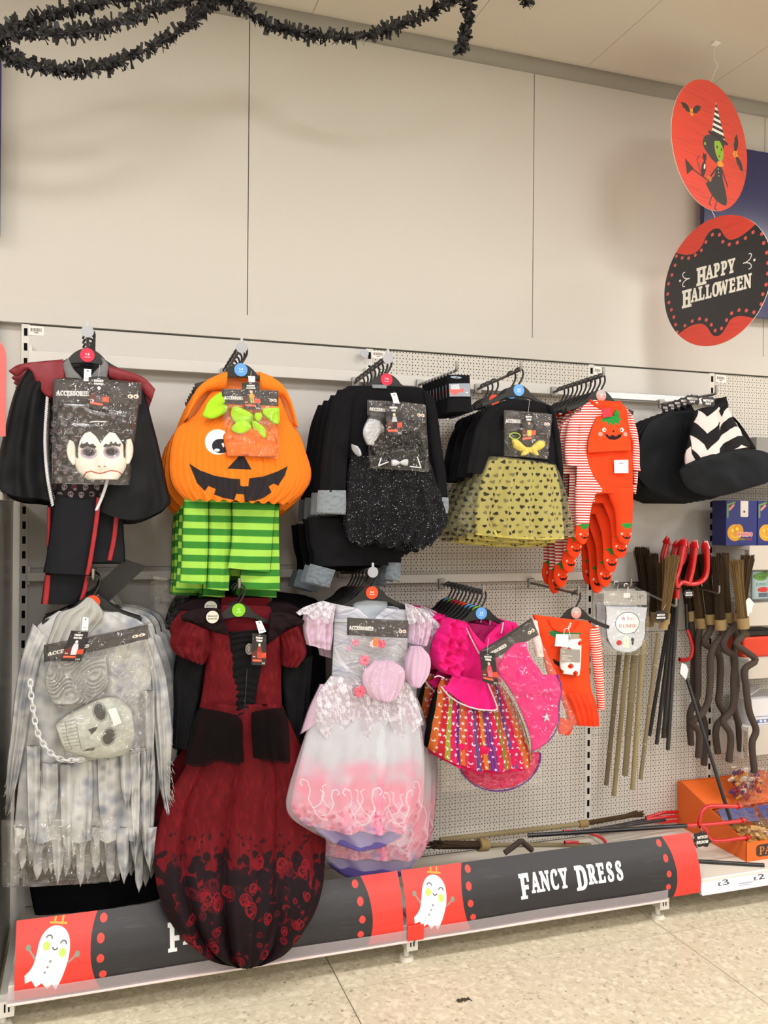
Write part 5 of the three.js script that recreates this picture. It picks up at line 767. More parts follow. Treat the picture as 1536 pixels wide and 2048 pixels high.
// ---------------------------------------------------------------- red velvet gown
const F0 = zoom(290, 1150, 0.2686);
{
  const z = 0.435, t = thing('velvet_gown', 'front red velvet gown with black laced bodice and rose printed hem', 'gown', ARMS.gown.at(0.44));
  const bx = boxOf([[290, 1200], [680, 1945]], same, z), art = paint(bx, 850, (c) => {
    c.fillStyle = '#5c0911'; c.fillRect(-9, -9, 20, 20); const r = rng(41), q = plane2(same, z);
    for (let i = 0; i < 3200; i++) { c.globalAlpha = 0.2; const x = bx[0] + r() * (bx[2] - bx[0]), y = bx[1] + r() * (bx[3] - bx[1]); disc(c, x, y, 0.0012 + 0.004 * r(), 0.004 + 0.02 * r(), r() < 0.45 ? '#901722' : '#3e050b', (r() - 0.5) * 0.9); } c.globalAlpha = 1;
    for (let i = 0; i < 1500; i++) { const [x, y] = q(300 + 360 * r(), 1690 + 250 * Math.pow(r(), 0.7)); c.globalAlpha = 0.85; disc(c, x, y, 0.006 + 0.014 * r(), 0.005 + 0.012 * r(), '#150a0f', r() * 3); }
    for (let i = 0; i < 60; i++) { const [x, y] = q(330 + 300 * r(), 1655 + 60 * r()); disc(c, x, y, 0.003 + 0.006 * r(), 0.004, '#2a0a10', r() * 3); }
    for (let i = 0; i < 62; i++) { const [x, y] = q(330 + 300 * r(), 1700 + 215 * r()), s = 0.008 + 0.014 * r(); c.save(); c.translate(x, y); c.rotate(r() * 6); c.strokeStyle = r() < 0.6 ? '#7c0e18' : '#560a12'; c.lineWidth = s * 0.2; for (let k = 0; k < 4; k++) { c.globalAlpha = 0.9; c.beginPath(); c.ellipse(0, 0, s * (1 - k * 0.23), s * (0.8 - k * 0.18), k * 0.9, 0.3 + k, 4.6 + k); c.stroke(); } c.restore(); } c.globalAlpha = 1;
  });
  const mV = MT(art, 0.75, { sheen: 0.35, sheenRoughness: 0.3, sheenColor: new THREE.Color(0xd04048) }), mIn = velvet(0x5d0d16, 0xaa4444), mK = velvet(0x0c0b0e, 0x40363c), mLace = M(0x1a0d11, 0.9);
  const mGauze = new THREE.MeshPhysicalMaterial({ color: 0x0a0708, roughness: 0.9, specularIntensity: 0.3, transparent: true, opacity: 0.74, side: THREE.DoubleSide });
  const cl = (m, rows, zz, d, s, o = {}) => loft(rows, { m, z: zz, d, db: o.db ?? 0.012, nx: o.nx ?? 26, ny: o.ny ?? 26, box: bx, crumple: o.c ?? 0.005, cs: o.cs ?? 9, seed: s, fold: o.f ?? (o.n ? pleats(o.n, o.a0 ?? 0.002, o.a1 ?? 0.008, s) : undefined), cap: o.cap, hem: o.hem, hemFrom: o.from, warp: o.warp });
  put(t, 'back_neck', cl(F0, [[570, 225, 930, 235], [560, 300, 950, 300], [560, 420, 950, 420]], z - 0.012, 0.006, 1), mIn);
  put(t, 'bodice', cl(F0, [[470, 395, 640, 440], [462, 520, 700, 540], [455, 650, 760, 650], [430, 850, 780, 850], [405, 985, 690, 1040]], z, 0.026, 2), mV);
  put(t, 'bodice', cl(F0, [[900, 430, 1005, 380], [840, 560, 1012, 520], [800, 700, 1016, 680], [780, 850, 1016, 850], [790, 1020, 1020, 985]], z, 0.026, 3), mV);
  put(t, 'laced_panel', loft([[630, 425, 930, 400], [636, 550, 905, 530], [645, 750, 862, 720], [660, 900, 832, 880], [676, 1045, 806, 1012], [722, 1100, 760, 1094]], { m: F0, z: z + 0.018, d: 0.014, db: 0.004, nx: 20, ny: 60, cap: 2, fold: (u, s) => 0.003 * Math.sin(s * 95 + 3 * Math.sin(u * 4)) }), mK);
  put(t, 'zip', merged([rod(P(...F0(760, 700), z + 0.036), P(...F0(740, 1020), z + 0.034), 0.0016), rod(P(...F0(742, 925), z + 0.038), P(...F0(742, 945), z + 0.038), 0.003)]), M(0x3a383c, 0.4, { metalness: 0.6 }));
  put(t, 'lace_collar', cl(F0, [[265, 300, 272, 338], [340, 262, 400, 372], [440, 245, 520, 425], [555, 248, 628, 445]], z + 0.03, 0.01, 4, { db: 0.003, cap: 2, c: 0.006, cs: 25 }), mLace); put(t, 'lace_collar', cl(F0, [[930, 278, 905, 520], [1000, 275, 975, 470], [1090, 292, 1070, 400], [1182, 335, 1172, 372]], z + 0.03, 0.01, 5, { db: 0.003, cap: 2, c: 0.006, cs: 25 }), mLace);
  put(t, 'puff_sleeve', cl(F0, [[290, 330, 480, 410], [215, 410, 488, 470], [185, 500, 492, 550], [225, 585, 470, 605], [310, 622, 440, 660]], z + 0.004, 0.042, 6, { n: 4, a0: 0.004, a1: 0.006, c: 0.009, cs: 12, cap: 2 }), mV); put(t, 'puff_sleeve', cl(F0, [[990, 440, 1130, 360], [1008, 520, 1180, 470], [1014, 600, 1200, 590], [1018, 672, 1125, 676]], z + 0.004, 0.042, 7, { n: 4, a0: 0.004, a1: 0.006, c: 0.009, cs: 12, cap: 2 }), mV);
  put(t, 'skirt', cl(same, [[412, 1405, 562, 1405, 0], [396, 1450, 582, 1450, 0], [372, 1530, 618, 1525, 0], [336, 1590, 640, 1585, 0], [316, 1650, 650, 1645, 0.004], [308, 1715, 651, 1710, 0.035], [314, 1775, 646, 1768, 0.09], [332, 1828, 632, 1820, 0.122], [360, 1872, 606, 1864, 0.13], [396, 1903, 574, 1897, 0.132], [440, 1920, 534, 1917, 0.132], [470, 1925, 505, 1924, 0.132]], z, (s) => 0.026 + 0.02 * Math.sin(s * 2.8), 8, { nx: 150, ny: 80, c: 0.004, db: (s) => 0.012 * (1 - s), cap: 2, f: (u, s) => (0.006 + 0.042 * Math.min(1, s * 1.5)) * Math.min(1, (1 - s) * 5 + 0.1) * (Math.pow(Math.abs(Math.sin(u * 14 + 1.4 * Math.sin(u * 5.3) + 0.5 * Math.sin(s * 4 + u * 9))), 0.55) + 0.1 * Math.sin(u * 57 + 4 * s) - 0.4) }), mV);
  put(t, 'peplum', cl(F0, [[405, 985, 690, 1045], [350, 1100, 725, 1110], [320, 1250, 728, 1262], [300, 1402, 735, 1380]], z + 0.052, 0.03, 9, { n: 3, hem: (u) => -0.008 * Math.sin(u * 9), db: 0.004 }), mGauze); put(t, 'peplum', cl(F0, [[795, 1022, 1022, 985], [790, 1100, 1062, 1070], [798, 1250, 1076, 1240], [806, 1360, 1082, 1392]], z + 0.052, 0.03, 10, { n: 3, db: 0.004 }), mGauze);
  put(t, 'gauze_cape', cl(F0, [[250, 590, 450, 640], [212, 800, 430, 800], [215, 1000, 390, 1000], [205, 1290, 320, 1290]], z - 0.02, 0.012, 11, { n: 2 }), M(0x101013, 0.9)); put(t, 'gauze_cape', cl(F0, [[1020, 640, 1250, 600], [1020, 800, 1235, 800], [1040, 1000, 1215, 1000], [1060, 1240, 1160, 1260]], z - 0.02, 0.012, 12, { n: 2 }), M(0x101013, 0.9));
  put(t, 'brooch', merged([new THREE.TorusGeometry(0.0135, 0.0028, 8, 26).scale(0.85, 1.15, 1).translate(...P(...F0(778, 552), z + 0.044).toArray()), new THREE.SphereGeometry(0.0115, 16, 10).scale(0.85, 1.15, 0.3).translate(...P(...F0(778, 552), z + 0.042).toArray())]), M(0x8a837c, 0.35, { metalness: 0.5 }));
  const stk = canvasOf(96, 96, (c, w, h) => { c.fillStyle = '#d6d2c4'; c.fillRect(0, 0, w, h); write(c, 'Musical', 48, 40, 20, '#2a2a28'); write(c, 'brooch!', 48, 60, 20, '#2a2a28'); });
  { const p = P(...F0(503, 313), z + 0.046); put(t, 'round_sticker', new THREE.CylinderGeometry(0.0198, 0.0198, 0.001, 30).rotateX(Math.PI / 2).translate(p.x, p.y, p.z - 0.001), M(0xd6d2c4, 0.6)); put(t, 'sticker_print', new THREE.CircleGeometry(0.0196, 30).translate(p.x, p.y, p.z), MT(stk, 0.6)); }
  swing(t, F0, z + 0.056, [[798, 432], [904, 445], [900, 672], [793, 668]], tagArt(['FRANTIC', 'VAMP'], '£17', figure('#e4c6ac', '#8f2a22', '#b8402c')), [[823, 345], [865, 340], [902, 422], [850, 438]]);
  const rear = [0.36, 0.285, 0.21]; rear.forEach((zz, i) => copy(t, ARMS.gown.at(zz).add(V(0.01 + 0.012 * i, 0.018, 0)), 'red velvet gown hanging behind the front one', 'rear red gowns', [1.02, 0.94, 0.3]));
  hangers('gown', [0.44, 0.37, 0.3, 0.23], ['green', '11'], ['black', 'orange'], 'red gown');
}

// ---------------------------------------------------------------- grey and pink gown
const G0 = zoom(550, 1130, 0.2977);
{
  const z = 0.44, t = thing('flower_gown', 'front pale grey gown fading to pink with lace sleeves and rose net skirt', 'gown', ARMS.bride.at(0.44));
  const bx = boxOf([[60, 220], [1100, 1920]], G0, z), q = plane2(G0, z), art = paint(bx, 850, (c) => {
    c.fillStyle = '#bcc0c6'; c.fillRect(-9, -9, 20, 20); const r = rng(61);
    const band = (y0, y1, col, a) => { for (let i = 0; i < 260; i++) { const [x, y] = q(60 + 1040 * r(), y0 + (y1 - y0) * r()), s = 0.03 * (0.5 + r()), g = c.createRadialGradient(x, y, 0, x, y, s); g.addColorStop(0, `rgba(${col},${a})`); g.addColorStop(1, `rgba(${col},0)`); c.fillStyle = g; c.fillRect(x - s, y - s, 2 * s, 2 * s); } };
    band(1290, 1900, '226,126,150', 0.3); band(1400, 1640, '228,108,136', 0.25); band(1680, 1900, '150,100,170', 0.25);
    for (let i = 0; i < 150; i++) { const [x, y] = q(80 + 980 * r(), 1560 + 260 * r()), s = 0.006 + 0.012 * r(); c.globalAlpha = 0.55; for (let k = 0; k < 5; k++) disc(c, x + s * Math.cos(k * 1.25), y + s * Math.sin(k * 1.25), s * 0.7, s * 0.6, r() < 0.45 ? '#e98aa0' : r() < 0.6 ? '#e2b2c4' : '#c95a78'); disc(c, x, y, s * 0.5, s * 0.5, '#b84866'); } c.globalAlpha = 1;
    const S = (x, y, k, s) => { const P2 = (a, b) => q(x + a * k * s, y + b * s); lines(c, [P2(0, 0), P2(20, -40), P2(45, -90), P2(30, -150), P2(45, -200), P2(80, -215), P2(95, -190), P2(80, -172)], '#d9d2da', 0.0034); lines(c, [P2(20, -40), P2(-20, -70), P2(-50, -130), P2(-40, -180), P2(-62, -196)], '#d9d2da', 0.003); lines(c, [P2(0, 0), P2(-30, 20), P2(-60, 22)], '#d9d2da', 0.003); };
    for (const [x, y, k, s] of [[230, 1610, -1, 1], [300, 1590, 1, 0.7], [480, 1640, -1, 1], [545, 1650, 1, 1.05], [735, 1650, -1, 0.9], [775, 1640, 1, 0.9], [960, 1620, -1, 1]]) S(x, y, k, s);
    // marbled bodice print
    for (let i = 0; i < 26; i++) { const y = 270 + i * 20, pts = []; for (let k = 0; k <= 20; k++) pts.push(q(390 + k * 25, y + 26 * Math.sin(k * 0.5 + i * 0.7) + 10 * Math.sin(k * 1.3 + i))); c.globalAlpha = 0.5; lines(c, pts, i % 3 ? '#8f8fae' : '#e2e0ea', 0.002 + 0.003 * r()); } c.globalAlpha = 1;
    for (let i = 0; i < 9; i++) lines(c, [q(400 + i * 6, 560 + i * 12), q(420 + i * 10, 640 + i * 8), q(470 + i * 10, 700 + i * 4)], '#d9d8e4', 0.0016);
  });
  const mB = MT(art, 0.7), cl = (rows, zz, d, s, o = {}) => loft(rows, { m: G0, z: zz, d, db: o.db ?? 0.014, nx: o.nx ?? 30, ny: o.ny ?? 28, box: bx, crumple: o.c ?? 0.005, cs: o.cs ?? 10, seed: s, fold: o.n ? pleats(o.n, o.a0 ?? 0.002, o.a1 ?? 0.01, s) : undefined, hem: o.hem, hemFrom: o.from, cap: o.cap });
  const lace = canvasOf(512, 512, (c, w, h) => { c.clearRect(0, 0, w, h); c.fillStyle = 'rgba(222,214,226,0.35)'; c.fillRect(0, 0, w, h); const r = rng(8); c.strokeStyle = 'rgba(236,230,238,0.5)'; c.lineWidth = 1; for (let i = -512; i < 512; i += 9) { c.beginPath(); c.moveTo(i, 0); c.lineTo(i + 512, 512); c.moveTo(i + 512, 0); c.lineTo(i, 512); c.stroke(); } for (let i = 0; i < 130; i++) { const x = r() * w, y = r() * h, s = 12 + 14 * r(); c.fillStyle = 'rgba(232,226,236,0.6)'; for (let k = 0; k < 5; k++) { c.beginPath(); c.ellipse(x + s * 0.7 * Math.cos(k * 1.257), y + s * 0.7 * Math.sin(k * 1.257), s * 0.5, s * 0.34, k * 1.257, 0, 7); c.fill(); } c.strokeStyle = 'rgba(240,236,242,0.8)'; c.lineWidth = 3; c.beginPath(); c.moveTo(x, y); c.bezierCurveTo(x + 30, y + 20, x - 10, y + 50, x + 30, y + 70); c.stroke(); } });
  lace.wrapS = lace.wrapT = THREE.RepeatWrapping; lace.repeat.set((bx[2] - bx[0]) / 0.16, (bx[3] - bx[1]) / 0.16);
  const mLace = new THREE.MeshPhysicalMaterial({ map: lace, transparent: true, roughness: 0.85, side: THREE.DoubleSide }), mTulle = new THREE.MeshPhysicalMaterial({ color: 0xdccfd8, roughness: 0.8, transparent: true, opacity: 0.24, side: THREE.DoubleSide }), mLilac = M(0xd3b9cd, 0.8), mLilacNet = new THREE.MeshPhysicalMaterial({ color: 0xd0b2c8, roughness: 0.85, transparent: true, opacity: 0.75, side: THREE.DoubleSide });
  put(t, 'back_neck', cl([[530, 232, 755, 240], [520, 300, 760, 310], [520, 380, 760, 380]], z - 0.014, 0.005, 1), M(0xa9b0b8, 0.8));
  put(t, 'bodice', cl([[405, 262, 560, 290], [395, 330, 620, 345], [392, 380, 640, 372]], z + 0.002, 0.02, 2), mB); put(t, 'bodice', cl([[738, 290, 890, 300], [680, 345, 895, 345], [660, 372, 898, 390]], z + 0.002, 0.02, 3), mB);
  put(t, 'bodice', cl([[392, 360, 898, 370], [388, 480, 895, 500], [382, 620, 890, 650], [376, 760, 884, 800]], z, 0.026, 4, { n: 1.6, a0: 0.002, a1: 0.005, c: 0.007 }), mB);
  put(t, 'puff_sleeve', cl([[330, 248, 405, 268], [200, 320, 392, 360], [185, 430, 390, 470], [205, 530, 375, 570]], z + 0.002, 0.03, 5, { n: 4, a0: 0.004, a1: 0.008, c: 0.008, cs: 22 }), mLilac); put(t, 'puff_sleeve', cl([[880, 262, 950, 290], [892, 340, 1040, 370], [895, 430, 1045, 450], [890, 520, 1020, 540]], z + 0.002, 0.03, 6, { n: 4, a0: 0.004, a1: 0.008, c: 0.008, cs: 22 }), mLilac);
  put(t, 'lace_frill', cl([[320, 240, 410, 262], [200, 280, 400, 330], [140, 318, 392, 395]], z + 0.03, 0.012, 7, { n: 4, db: 0.003, hem: (u) => -0.006 * Math.sin(u * 18) }), mLace); put(t, 'lace_frill', cl([[870, 255, 960, 285], [880, 320, 1030, 330], [890, 390, 1075, 375]], z + 0.03, 0.012, 8, { n: 4, db: 0.003, hem: (u) => -0.006 * Math.sin(u * 18) }), mLace);
  put(t, 'skirt', cl([[375, 760, 890, 800, 0], [285, 900, 935, 930, 0.01], [235, 1050, 965, 1060, 0.02], [195, 1200, 985, 1200, 0.035], [150, 1380, 1000, 1380, 0.05], [112, 1560, 990, 1600, 0.06], [110, 1650, 975, 1680, 0.06], [190, 1740, 930, 1760, 0.06]], z, (s) => 0.026 + 0.05 * s, 9, { n: 3.2, a0: 0.003, a1: 0.02, nx: 90, ny: 50, db: 0.03 }), mB);
  put(t, 'purple_hem', cl([[230, 1740, 900, 1760, 0.05], [300, 1810, 830, 1830, 0.05], [400, 1866, 740, 1872, 0.05], [480, 1888, 640, 1890, 0.05]], z - 0.02, 0.05, 10, { cap: 2 }), M(0x6a5fae, 0.7));
  put(t, 'net_skirt', cl([[365, 765, 900, 805, 0], [270, 920, 950, 940, 0.01], [215, 1100, 985, 1110, 0.02], [150, 1300, 1005, 1290, 0.04], [90, 1500, 1000, 1500, 0.056], [74, 1620, 985, 1640, 0.062], [120, 1710, 950, 1730, 0.062], [260, 1800, 880, 1822, 0.062]], z + 0.012, (s) => 0.036 + 0.062 * s, 11, { n: 3.2, a0: 0.003, a1: 0.024, nx: 90, ny: 50, db: 0.036 }), mTulle);
  put(t, 'lilac_overskirt', cl([[300, 800, 900, 820], [225, 960, 950, 960], [165, 1140, 990, 1110]], z + 0.03, 0.02, 12, { n: 4, hem: (u) => 0.05 * Math.abs(Math.sin(u * 7.6)), from: 0.35, db: 0.02 }), mLilacNet);
  put(t, 'lace_peplum', cl([[372, 745, 900, 790], [280, 880, 945, 890], [262, 1030, 1000, 1050]], z + 0.038, 0.03, 13, { n: 5, nx: 80, ny: 30, hem: (u) => -0.075 * Math.abs(Math.sin(u * 9.4 + 0.3)) + 0.01, from: 0.5, db: 0.02 }), mLace);
  [[0.37, 1.0, 1.16], [0.295, 1.05, 1.15], [0.22, 1.03, 1.12]].forEach(([zz, sx, sy], i) => copy(t, ARMS.bride.at(zz).add(V(0.065 + 0.04 * i, -0.006, 0)), 'grey and pink flower gown hanging behind the front one', 'rear flower gowns', [sx, sy, 0.5]));
  hangers('bride', steps(0.44, 8, 0.042), ['orange', '3-4'], ['red', 'black', 'dgreen'], 'flower gown');
  const zp = z + 0.075, k = pack('clear accessories bag with a lilac bonnet and pink flowers', [[485, 352], [895, 372], [872, 905], [500, 890]], [[485, 352], [895, 372], [892, 492], [482, 470]], G0, zp, 0.03, 26, 0.006);
  put(k, 'bonnet', loft([[660, 640, 790, 640], [595, 710, 865, 700], [582, 790, 868, 790], [620, 870, 830, 870], [680, 906, 780, 908]], { m: G0, z: zp - 0.002, d: 0.034, db: 0.01, nx: 34, ny: 26, cap: 2, fold: (u, s) => 0.003 * Math.sin(u * 34 + s * 3) }), M(0xd2b3cc, 0.75));
  put(k, 'bonnet', loft([[900, 545, 980, 545], [872, 640, 1040, 620], [870, 740, 1035, 730], [900, 810, 970, 820]], { m: G0, z: zp - 0.034, d: 0.03, db: 0.01, nx: 26, ny: 24, cap: 2, fold: (u, s) => 0.003 * Math.sin(u * 28 + s * 3) }), M(0xd2b3cc, 0.75));
  const r2 = rng(5), flower = (x, y, s, col) => { const p = P(...G0(x, y), zp + 0.01), g = []; for (let i = 0; i < 7; i++) { const a = i * 0.9; g.push(new THREE.SphereGeometry(s * 0.55, 8, 6).scale(1, 0.7, 0.4).rotateZ(a).translate(p.x + s * 0.6 * Math.cos(a), p.y + s * 0.6 * Math.sin(a), p.z + 0.004 * r2())); } return merged(g); };
  for (const [x, y, s, col] of [[540, 520, 0.012, 0xd98aa4], [600, 640, 0.017, 0xe2768c], [570, 850, 0.019, 0xdc5c74], [660, 530, 0.012, 0xe9d2d4], [715, 530, 0.014, 0xd85a72], [490, 560, 0.01, 0xc9a0bc]]) put(k, 'flower', flower(x, y, s, col), M(col, 0.75));
  put(k, 'orange_clip', rbox(...P(...G0(672, 545), zp + 0.012).sub(V(0.006, 0, 0)).toArray(), ...P(...G0(690, 490), zp + 0.018).add(V(0.002, 0, 0)).toArray(), 0.001), M(0xe87a3c, 0.6));
}

// ---------------------------------------------------------------- pink star dress
const H0 = zoom(820, 1130, 0.3255);
{
  const z = 0.43, t = thing('star_dress', 'front pink puff sleeve dress with rainbow skirt of silver stars and moons', 'dress', ARMS.pink.at(0.425));
  const mP = M(0xe01478, 0.6, { sheen: 0.5, sheenColor: 0xff88bb }), bx = boxOf([[70, 660], [760, 1260]], H0, z), q = plane2(H0, z), art = paint(bx, 1300, (c) => {
    const cols = ['#c8642c', '#b8202e', '#8f9a2c', '#c2174a', '#5a2a7a', '#c8622c', '#c81f52', '#4a3a7c', '#b8202e', '#c8762c', '#6b2a80', '#c2174a', '#7d7a2c', '#b3503c', '#5a4a8c', '#c81f52'], r = rng(71);
    for (let i = 0; i < 48; i++) { const u = i / 48, top = 190 + u * 380, bot = 70 + u * 690; poly(c, [q(top, 640), q(top + 14, 640), q(bot + 20, 1280), q(bot, 1280)], cols[Math.floor(i / 2.6) % cols.length]); }
    for (let i = 0; i < 60; i++) { c.globalAlpha = 0.18; const u = r(); lines(c, [q(190 + u * 380, 640), q(70 + u * 690, 1280)], r() < 0.5 ? '#e8a04a' : '#5a2470', 0.003); } c.globalAlpha = 1;
    for (let j = 0; j < 15; j++) for (let i = 0; i < 16; i++) { const y = 690 + j * 37 + 14 * r(), k = (y - 640) / 640, u = (i + 0.5 + 0.5 * (j % 2) - 0.2 + 0.4 * r()) / 16, [x, yy] = q(190 + u * 380 - 120 * k + u * 300 * k, y), s = 0.0062 * (0.75 + 0.5 * r()); c.save(); c.translate(x, yy); c.rotate(r() * 6); c.fillStyle = '#e9e4ee'; c.globalAlpha = 0.92; if ((i + j) % 2) { c.beginPath(); for (let n = 0; n < 10; n++) { const R = n % 2 ? s * 0.42 : s, a = n * Math.PI / 5; c.lineTo(R * Math.cos(a), R * Math.sin(a)); } c.fill(); } else { c.beginPath(); c.arc(0, 0, s * 0.95, 0.7, 5.6); c.arc(s * 0.45, 0, s * 0.72, 5.2, 1.1, true); c.fill(); } c.restore(); }
  });
  const cl = (rows, zz, d, s, o = {}) => loft(rows, { m: H0, z: zz, d, db: o.db ?? 0.012, nx: o.nx ?? 26, ny: o.ny ?? 24, crumple: o.c ?? 0.005, cs: o.cs ?? 12, seed: s, box: o.box, cap: o.cap, fold: o.n ? pleats(o.n, o.a0 ?? 0.003, o.a1 ?? 0.012, s) : undefined, hem: o.hem, hemFrom: o.from });
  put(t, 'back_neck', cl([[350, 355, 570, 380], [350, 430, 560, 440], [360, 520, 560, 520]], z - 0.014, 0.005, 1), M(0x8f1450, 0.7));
  put(t, 'bodice', cl([[300, 335, 350, 365], [290, 440, 440, 470], [280, 560, 560, 580], [262, 680, 560, 720]], z, 0.03, 2, { n: 1.5 }), mP);
  put(t, 'bodice', cl([[560, 350, 620, 345], [470, 440, 640, 430], [440, 520, 650, 520]], z - 0.004, 0.02, 3), mP);
  put(t, 'neck_trim', tube([[330, 350], [360, 420], [400, 500], [425, 545]].map(([x, y]) => P(...H0(x, y), z + 0.034)), 0.003, 24, 6), M(0xd9cfd8, 0.35, { metalness: 0.4 })); put(t, 'neck_trim', tube([[572, 352], [568, 385], [560, 420]].map(([x, y]) => P(...H0(x, y), z + 0.022)), 0.003, 16, 6), M(0xd9cfd8, 0.35, { metalness: 0.4 }));
  put(t, 'puff_sleeve', cl([[225, 325, 335, 345], [160, 410, 340, 425], [125, 510, 345, 530], [130, 600, 320, 620], [190, 660, 285, 670]], z + 0.004, 0.05, 4, { n: 2.4, a0: 0.01, a1: 0.012, c: 0.02, cs: 22, cap: 2, nx: 50, ny: 50 }), mP);
  put(t, 'puff_sleeve', cl([[570, 340, 640, 350], [570, 420, 700, 430], [560, 520, 700, 520]], z - 0.02, 0.03, 5, { c: 0.01, cs: 20, cap: 2 }), mP);
  put(t, 'rainbow_skirt', cl([[195, 690, 560, 735], [135, 820, 640, 850], [104, 960, 700, 990], [86, 1090, 736, 1130], [96, 1120, 738, 1222]], z, (s) => 0.03 + 0.05 * s, 6, { box: bx, n: 3.4, a0: 0.004, a1: 0.016, nx: 80, ny: 40, db: 0.03, hem: (u) => -0.05 * Math.sin(u * 3.14) * (1 - u * 0.7) }), MT(art, 0.6));
  put(t, 'underskirt', cl([[130, 1060, 720, 1120], [110, 1130, 735, 1200], [120, 1150, 730, 1232]], z - 0.008, 0.07, 7, { n: 5, nx: 60, db: 0.02, hem: (u) => -0.05 * Math.sin(u * 3.14) * (1 - u * 0.7) }), M(0xd81a5a, 0.7));
  put(t, 'peplum', cl([[262, 672, 490, 722], [225, 740, 515, 790], [190, 742, 534, 886]], z + 0.05, 0.02, 8, { n: 4, a0: 0.002, a1: 0.005, db: 0.006, hem: (u) => -0.028 * Math.sin(u * 3.1), from: 0.4 }), mP);
  put(t, 'peplum_trim', tube([[190, 745], [235, 800], [300, 845], [390, 880], [470, 892], [534, 886], [520, 830], [478, 728]].map(([x, y]) => P(...H0(x, y), z + 0.074)), 0.003, 50, 6), M(0xd9cfd8, 0.35, { metalness: 0.4 }));
  put(t, 'waist_trim', tube([[148, 690], [175, 682], [210, 695]].map(([x, y]) => P(...H0(x, y), z + 0.05)), 0.0026, 16, 6), M(0xd9cfd8, 0.35, { metalness: 0.4 }));
  [0.35, 0.275, 0.2, 0.13].forEach((zz, i) => copy(t, ARMS.pink.at(zz).add(V(-0.01, 0.004 * i, 0)), 'pink star dress hanging behind the front one', 'rear star dresses', [1.03, 1.0, 0.5]));
  hangers('pink', steps(0.425, 10, 0.034), ['blue', '1-2'], ['green', 'blue', 'blue', 'orange', 'orange', 'red', 'red'], 'star dress');
  const zp = z + 0.09;
  swing(t, H0, zp + 0.03, [[428, 540], [520, 540], [542, 742], [446, 716]], tagArt(['WITCH', 'WISH'], '£13', figure('#e6b89a', '#c8485a', '#d0607a')));
  const pinkHat = (k, rows, zz, s) => loft(rows, { m: H0, z: zz, d: 0.016, db: 0.004, nx: 26, ny: 24, cap: 2, crumple: 0.006, cs: 16, seed: s });
  const k = pack('clear accessories bag with a pink witch hat edged in purple', [[428, 530], [745, 325], [1026, 962], [740, 1155]], [[428, 530], [745, 325], [790, 430], [470, 600]], H0, zp, 0.026, 27, 0.006);
  put(k, 'hat_cone', pinkHat(k, [[640, 480, 712, 470], [585, 540, 730, 540], [540, 640, 800, 650], [560, 690, 860, 720], [640, 800, 900, 790]], zp + 0.002, 1), mP); put(k, 'hat_brim', pinkHat(k, [[560, 690, 905, 672], [620, 780, 932, 760], [680, 900, 918, 850], [735, 1050, 915, 950], [745, 1140, 840, 1080]], zp - 0.004, 2), mP);
  put(k, 'purple_edge', tube([[905, 672], [932, 760], [918, 850], [915, 950], [890, 1030], [840, 1090], [745, 1148]].map(([x, y]) => P(...H0(x, y), zp + 0.004)), 0.0026, 40, 6), M(0x6a3a94, 0.6));
  { const p = P(...H0(838, 935), zp + 0.016), s = new THREE.Shape(); for (let n = 0; n < 10; n++) { const R = n % 2 ? 0.008 : 0.019, a = n * Math.PI / 5 + 0.35; s.lineTo(R * Math.cos(a), R * Math.sin(a)); } put(k, 'silver_star', new THREE.ExtrudeGeometry(s, { depth: 0.003, bevelEnabled: false }).translate(p.x, p.y, p.z), M(0xbfc0d4, 0.25, { metalness: 0.6 })); }
  const b = pack('clear bag with the rim of a pink hat below the star dress', [[180, 1180], [800, 1150], [832, 1340], [190, 1400]], [[185, 1182], [300, 1178], [300, 1195], [185, 1200]], H0, 0.36, 0.02, 28, 0.005);
  put(b, 'hat_brim', pinkHat(b, [[300, 1170, 800, 1150], [310, 1260, 795, 1210], [370, 1330, 740, 1300], [470, 1375, 640, 1360]], 0.362, 4), M(0xd92e62, 0.7)); put(b, 'purple_edge', tube([[300, 1180], [312, 1262], [372, 1335], [470, 1380], [560, 1388], [650, 1366], [745, 1304], [798, 1212], [802, 1155]].map(([x, y]) => P(...H0(x, y), 0.368)), 0.0028, 50, 6), M(0x6a3a94, 0.6));
}

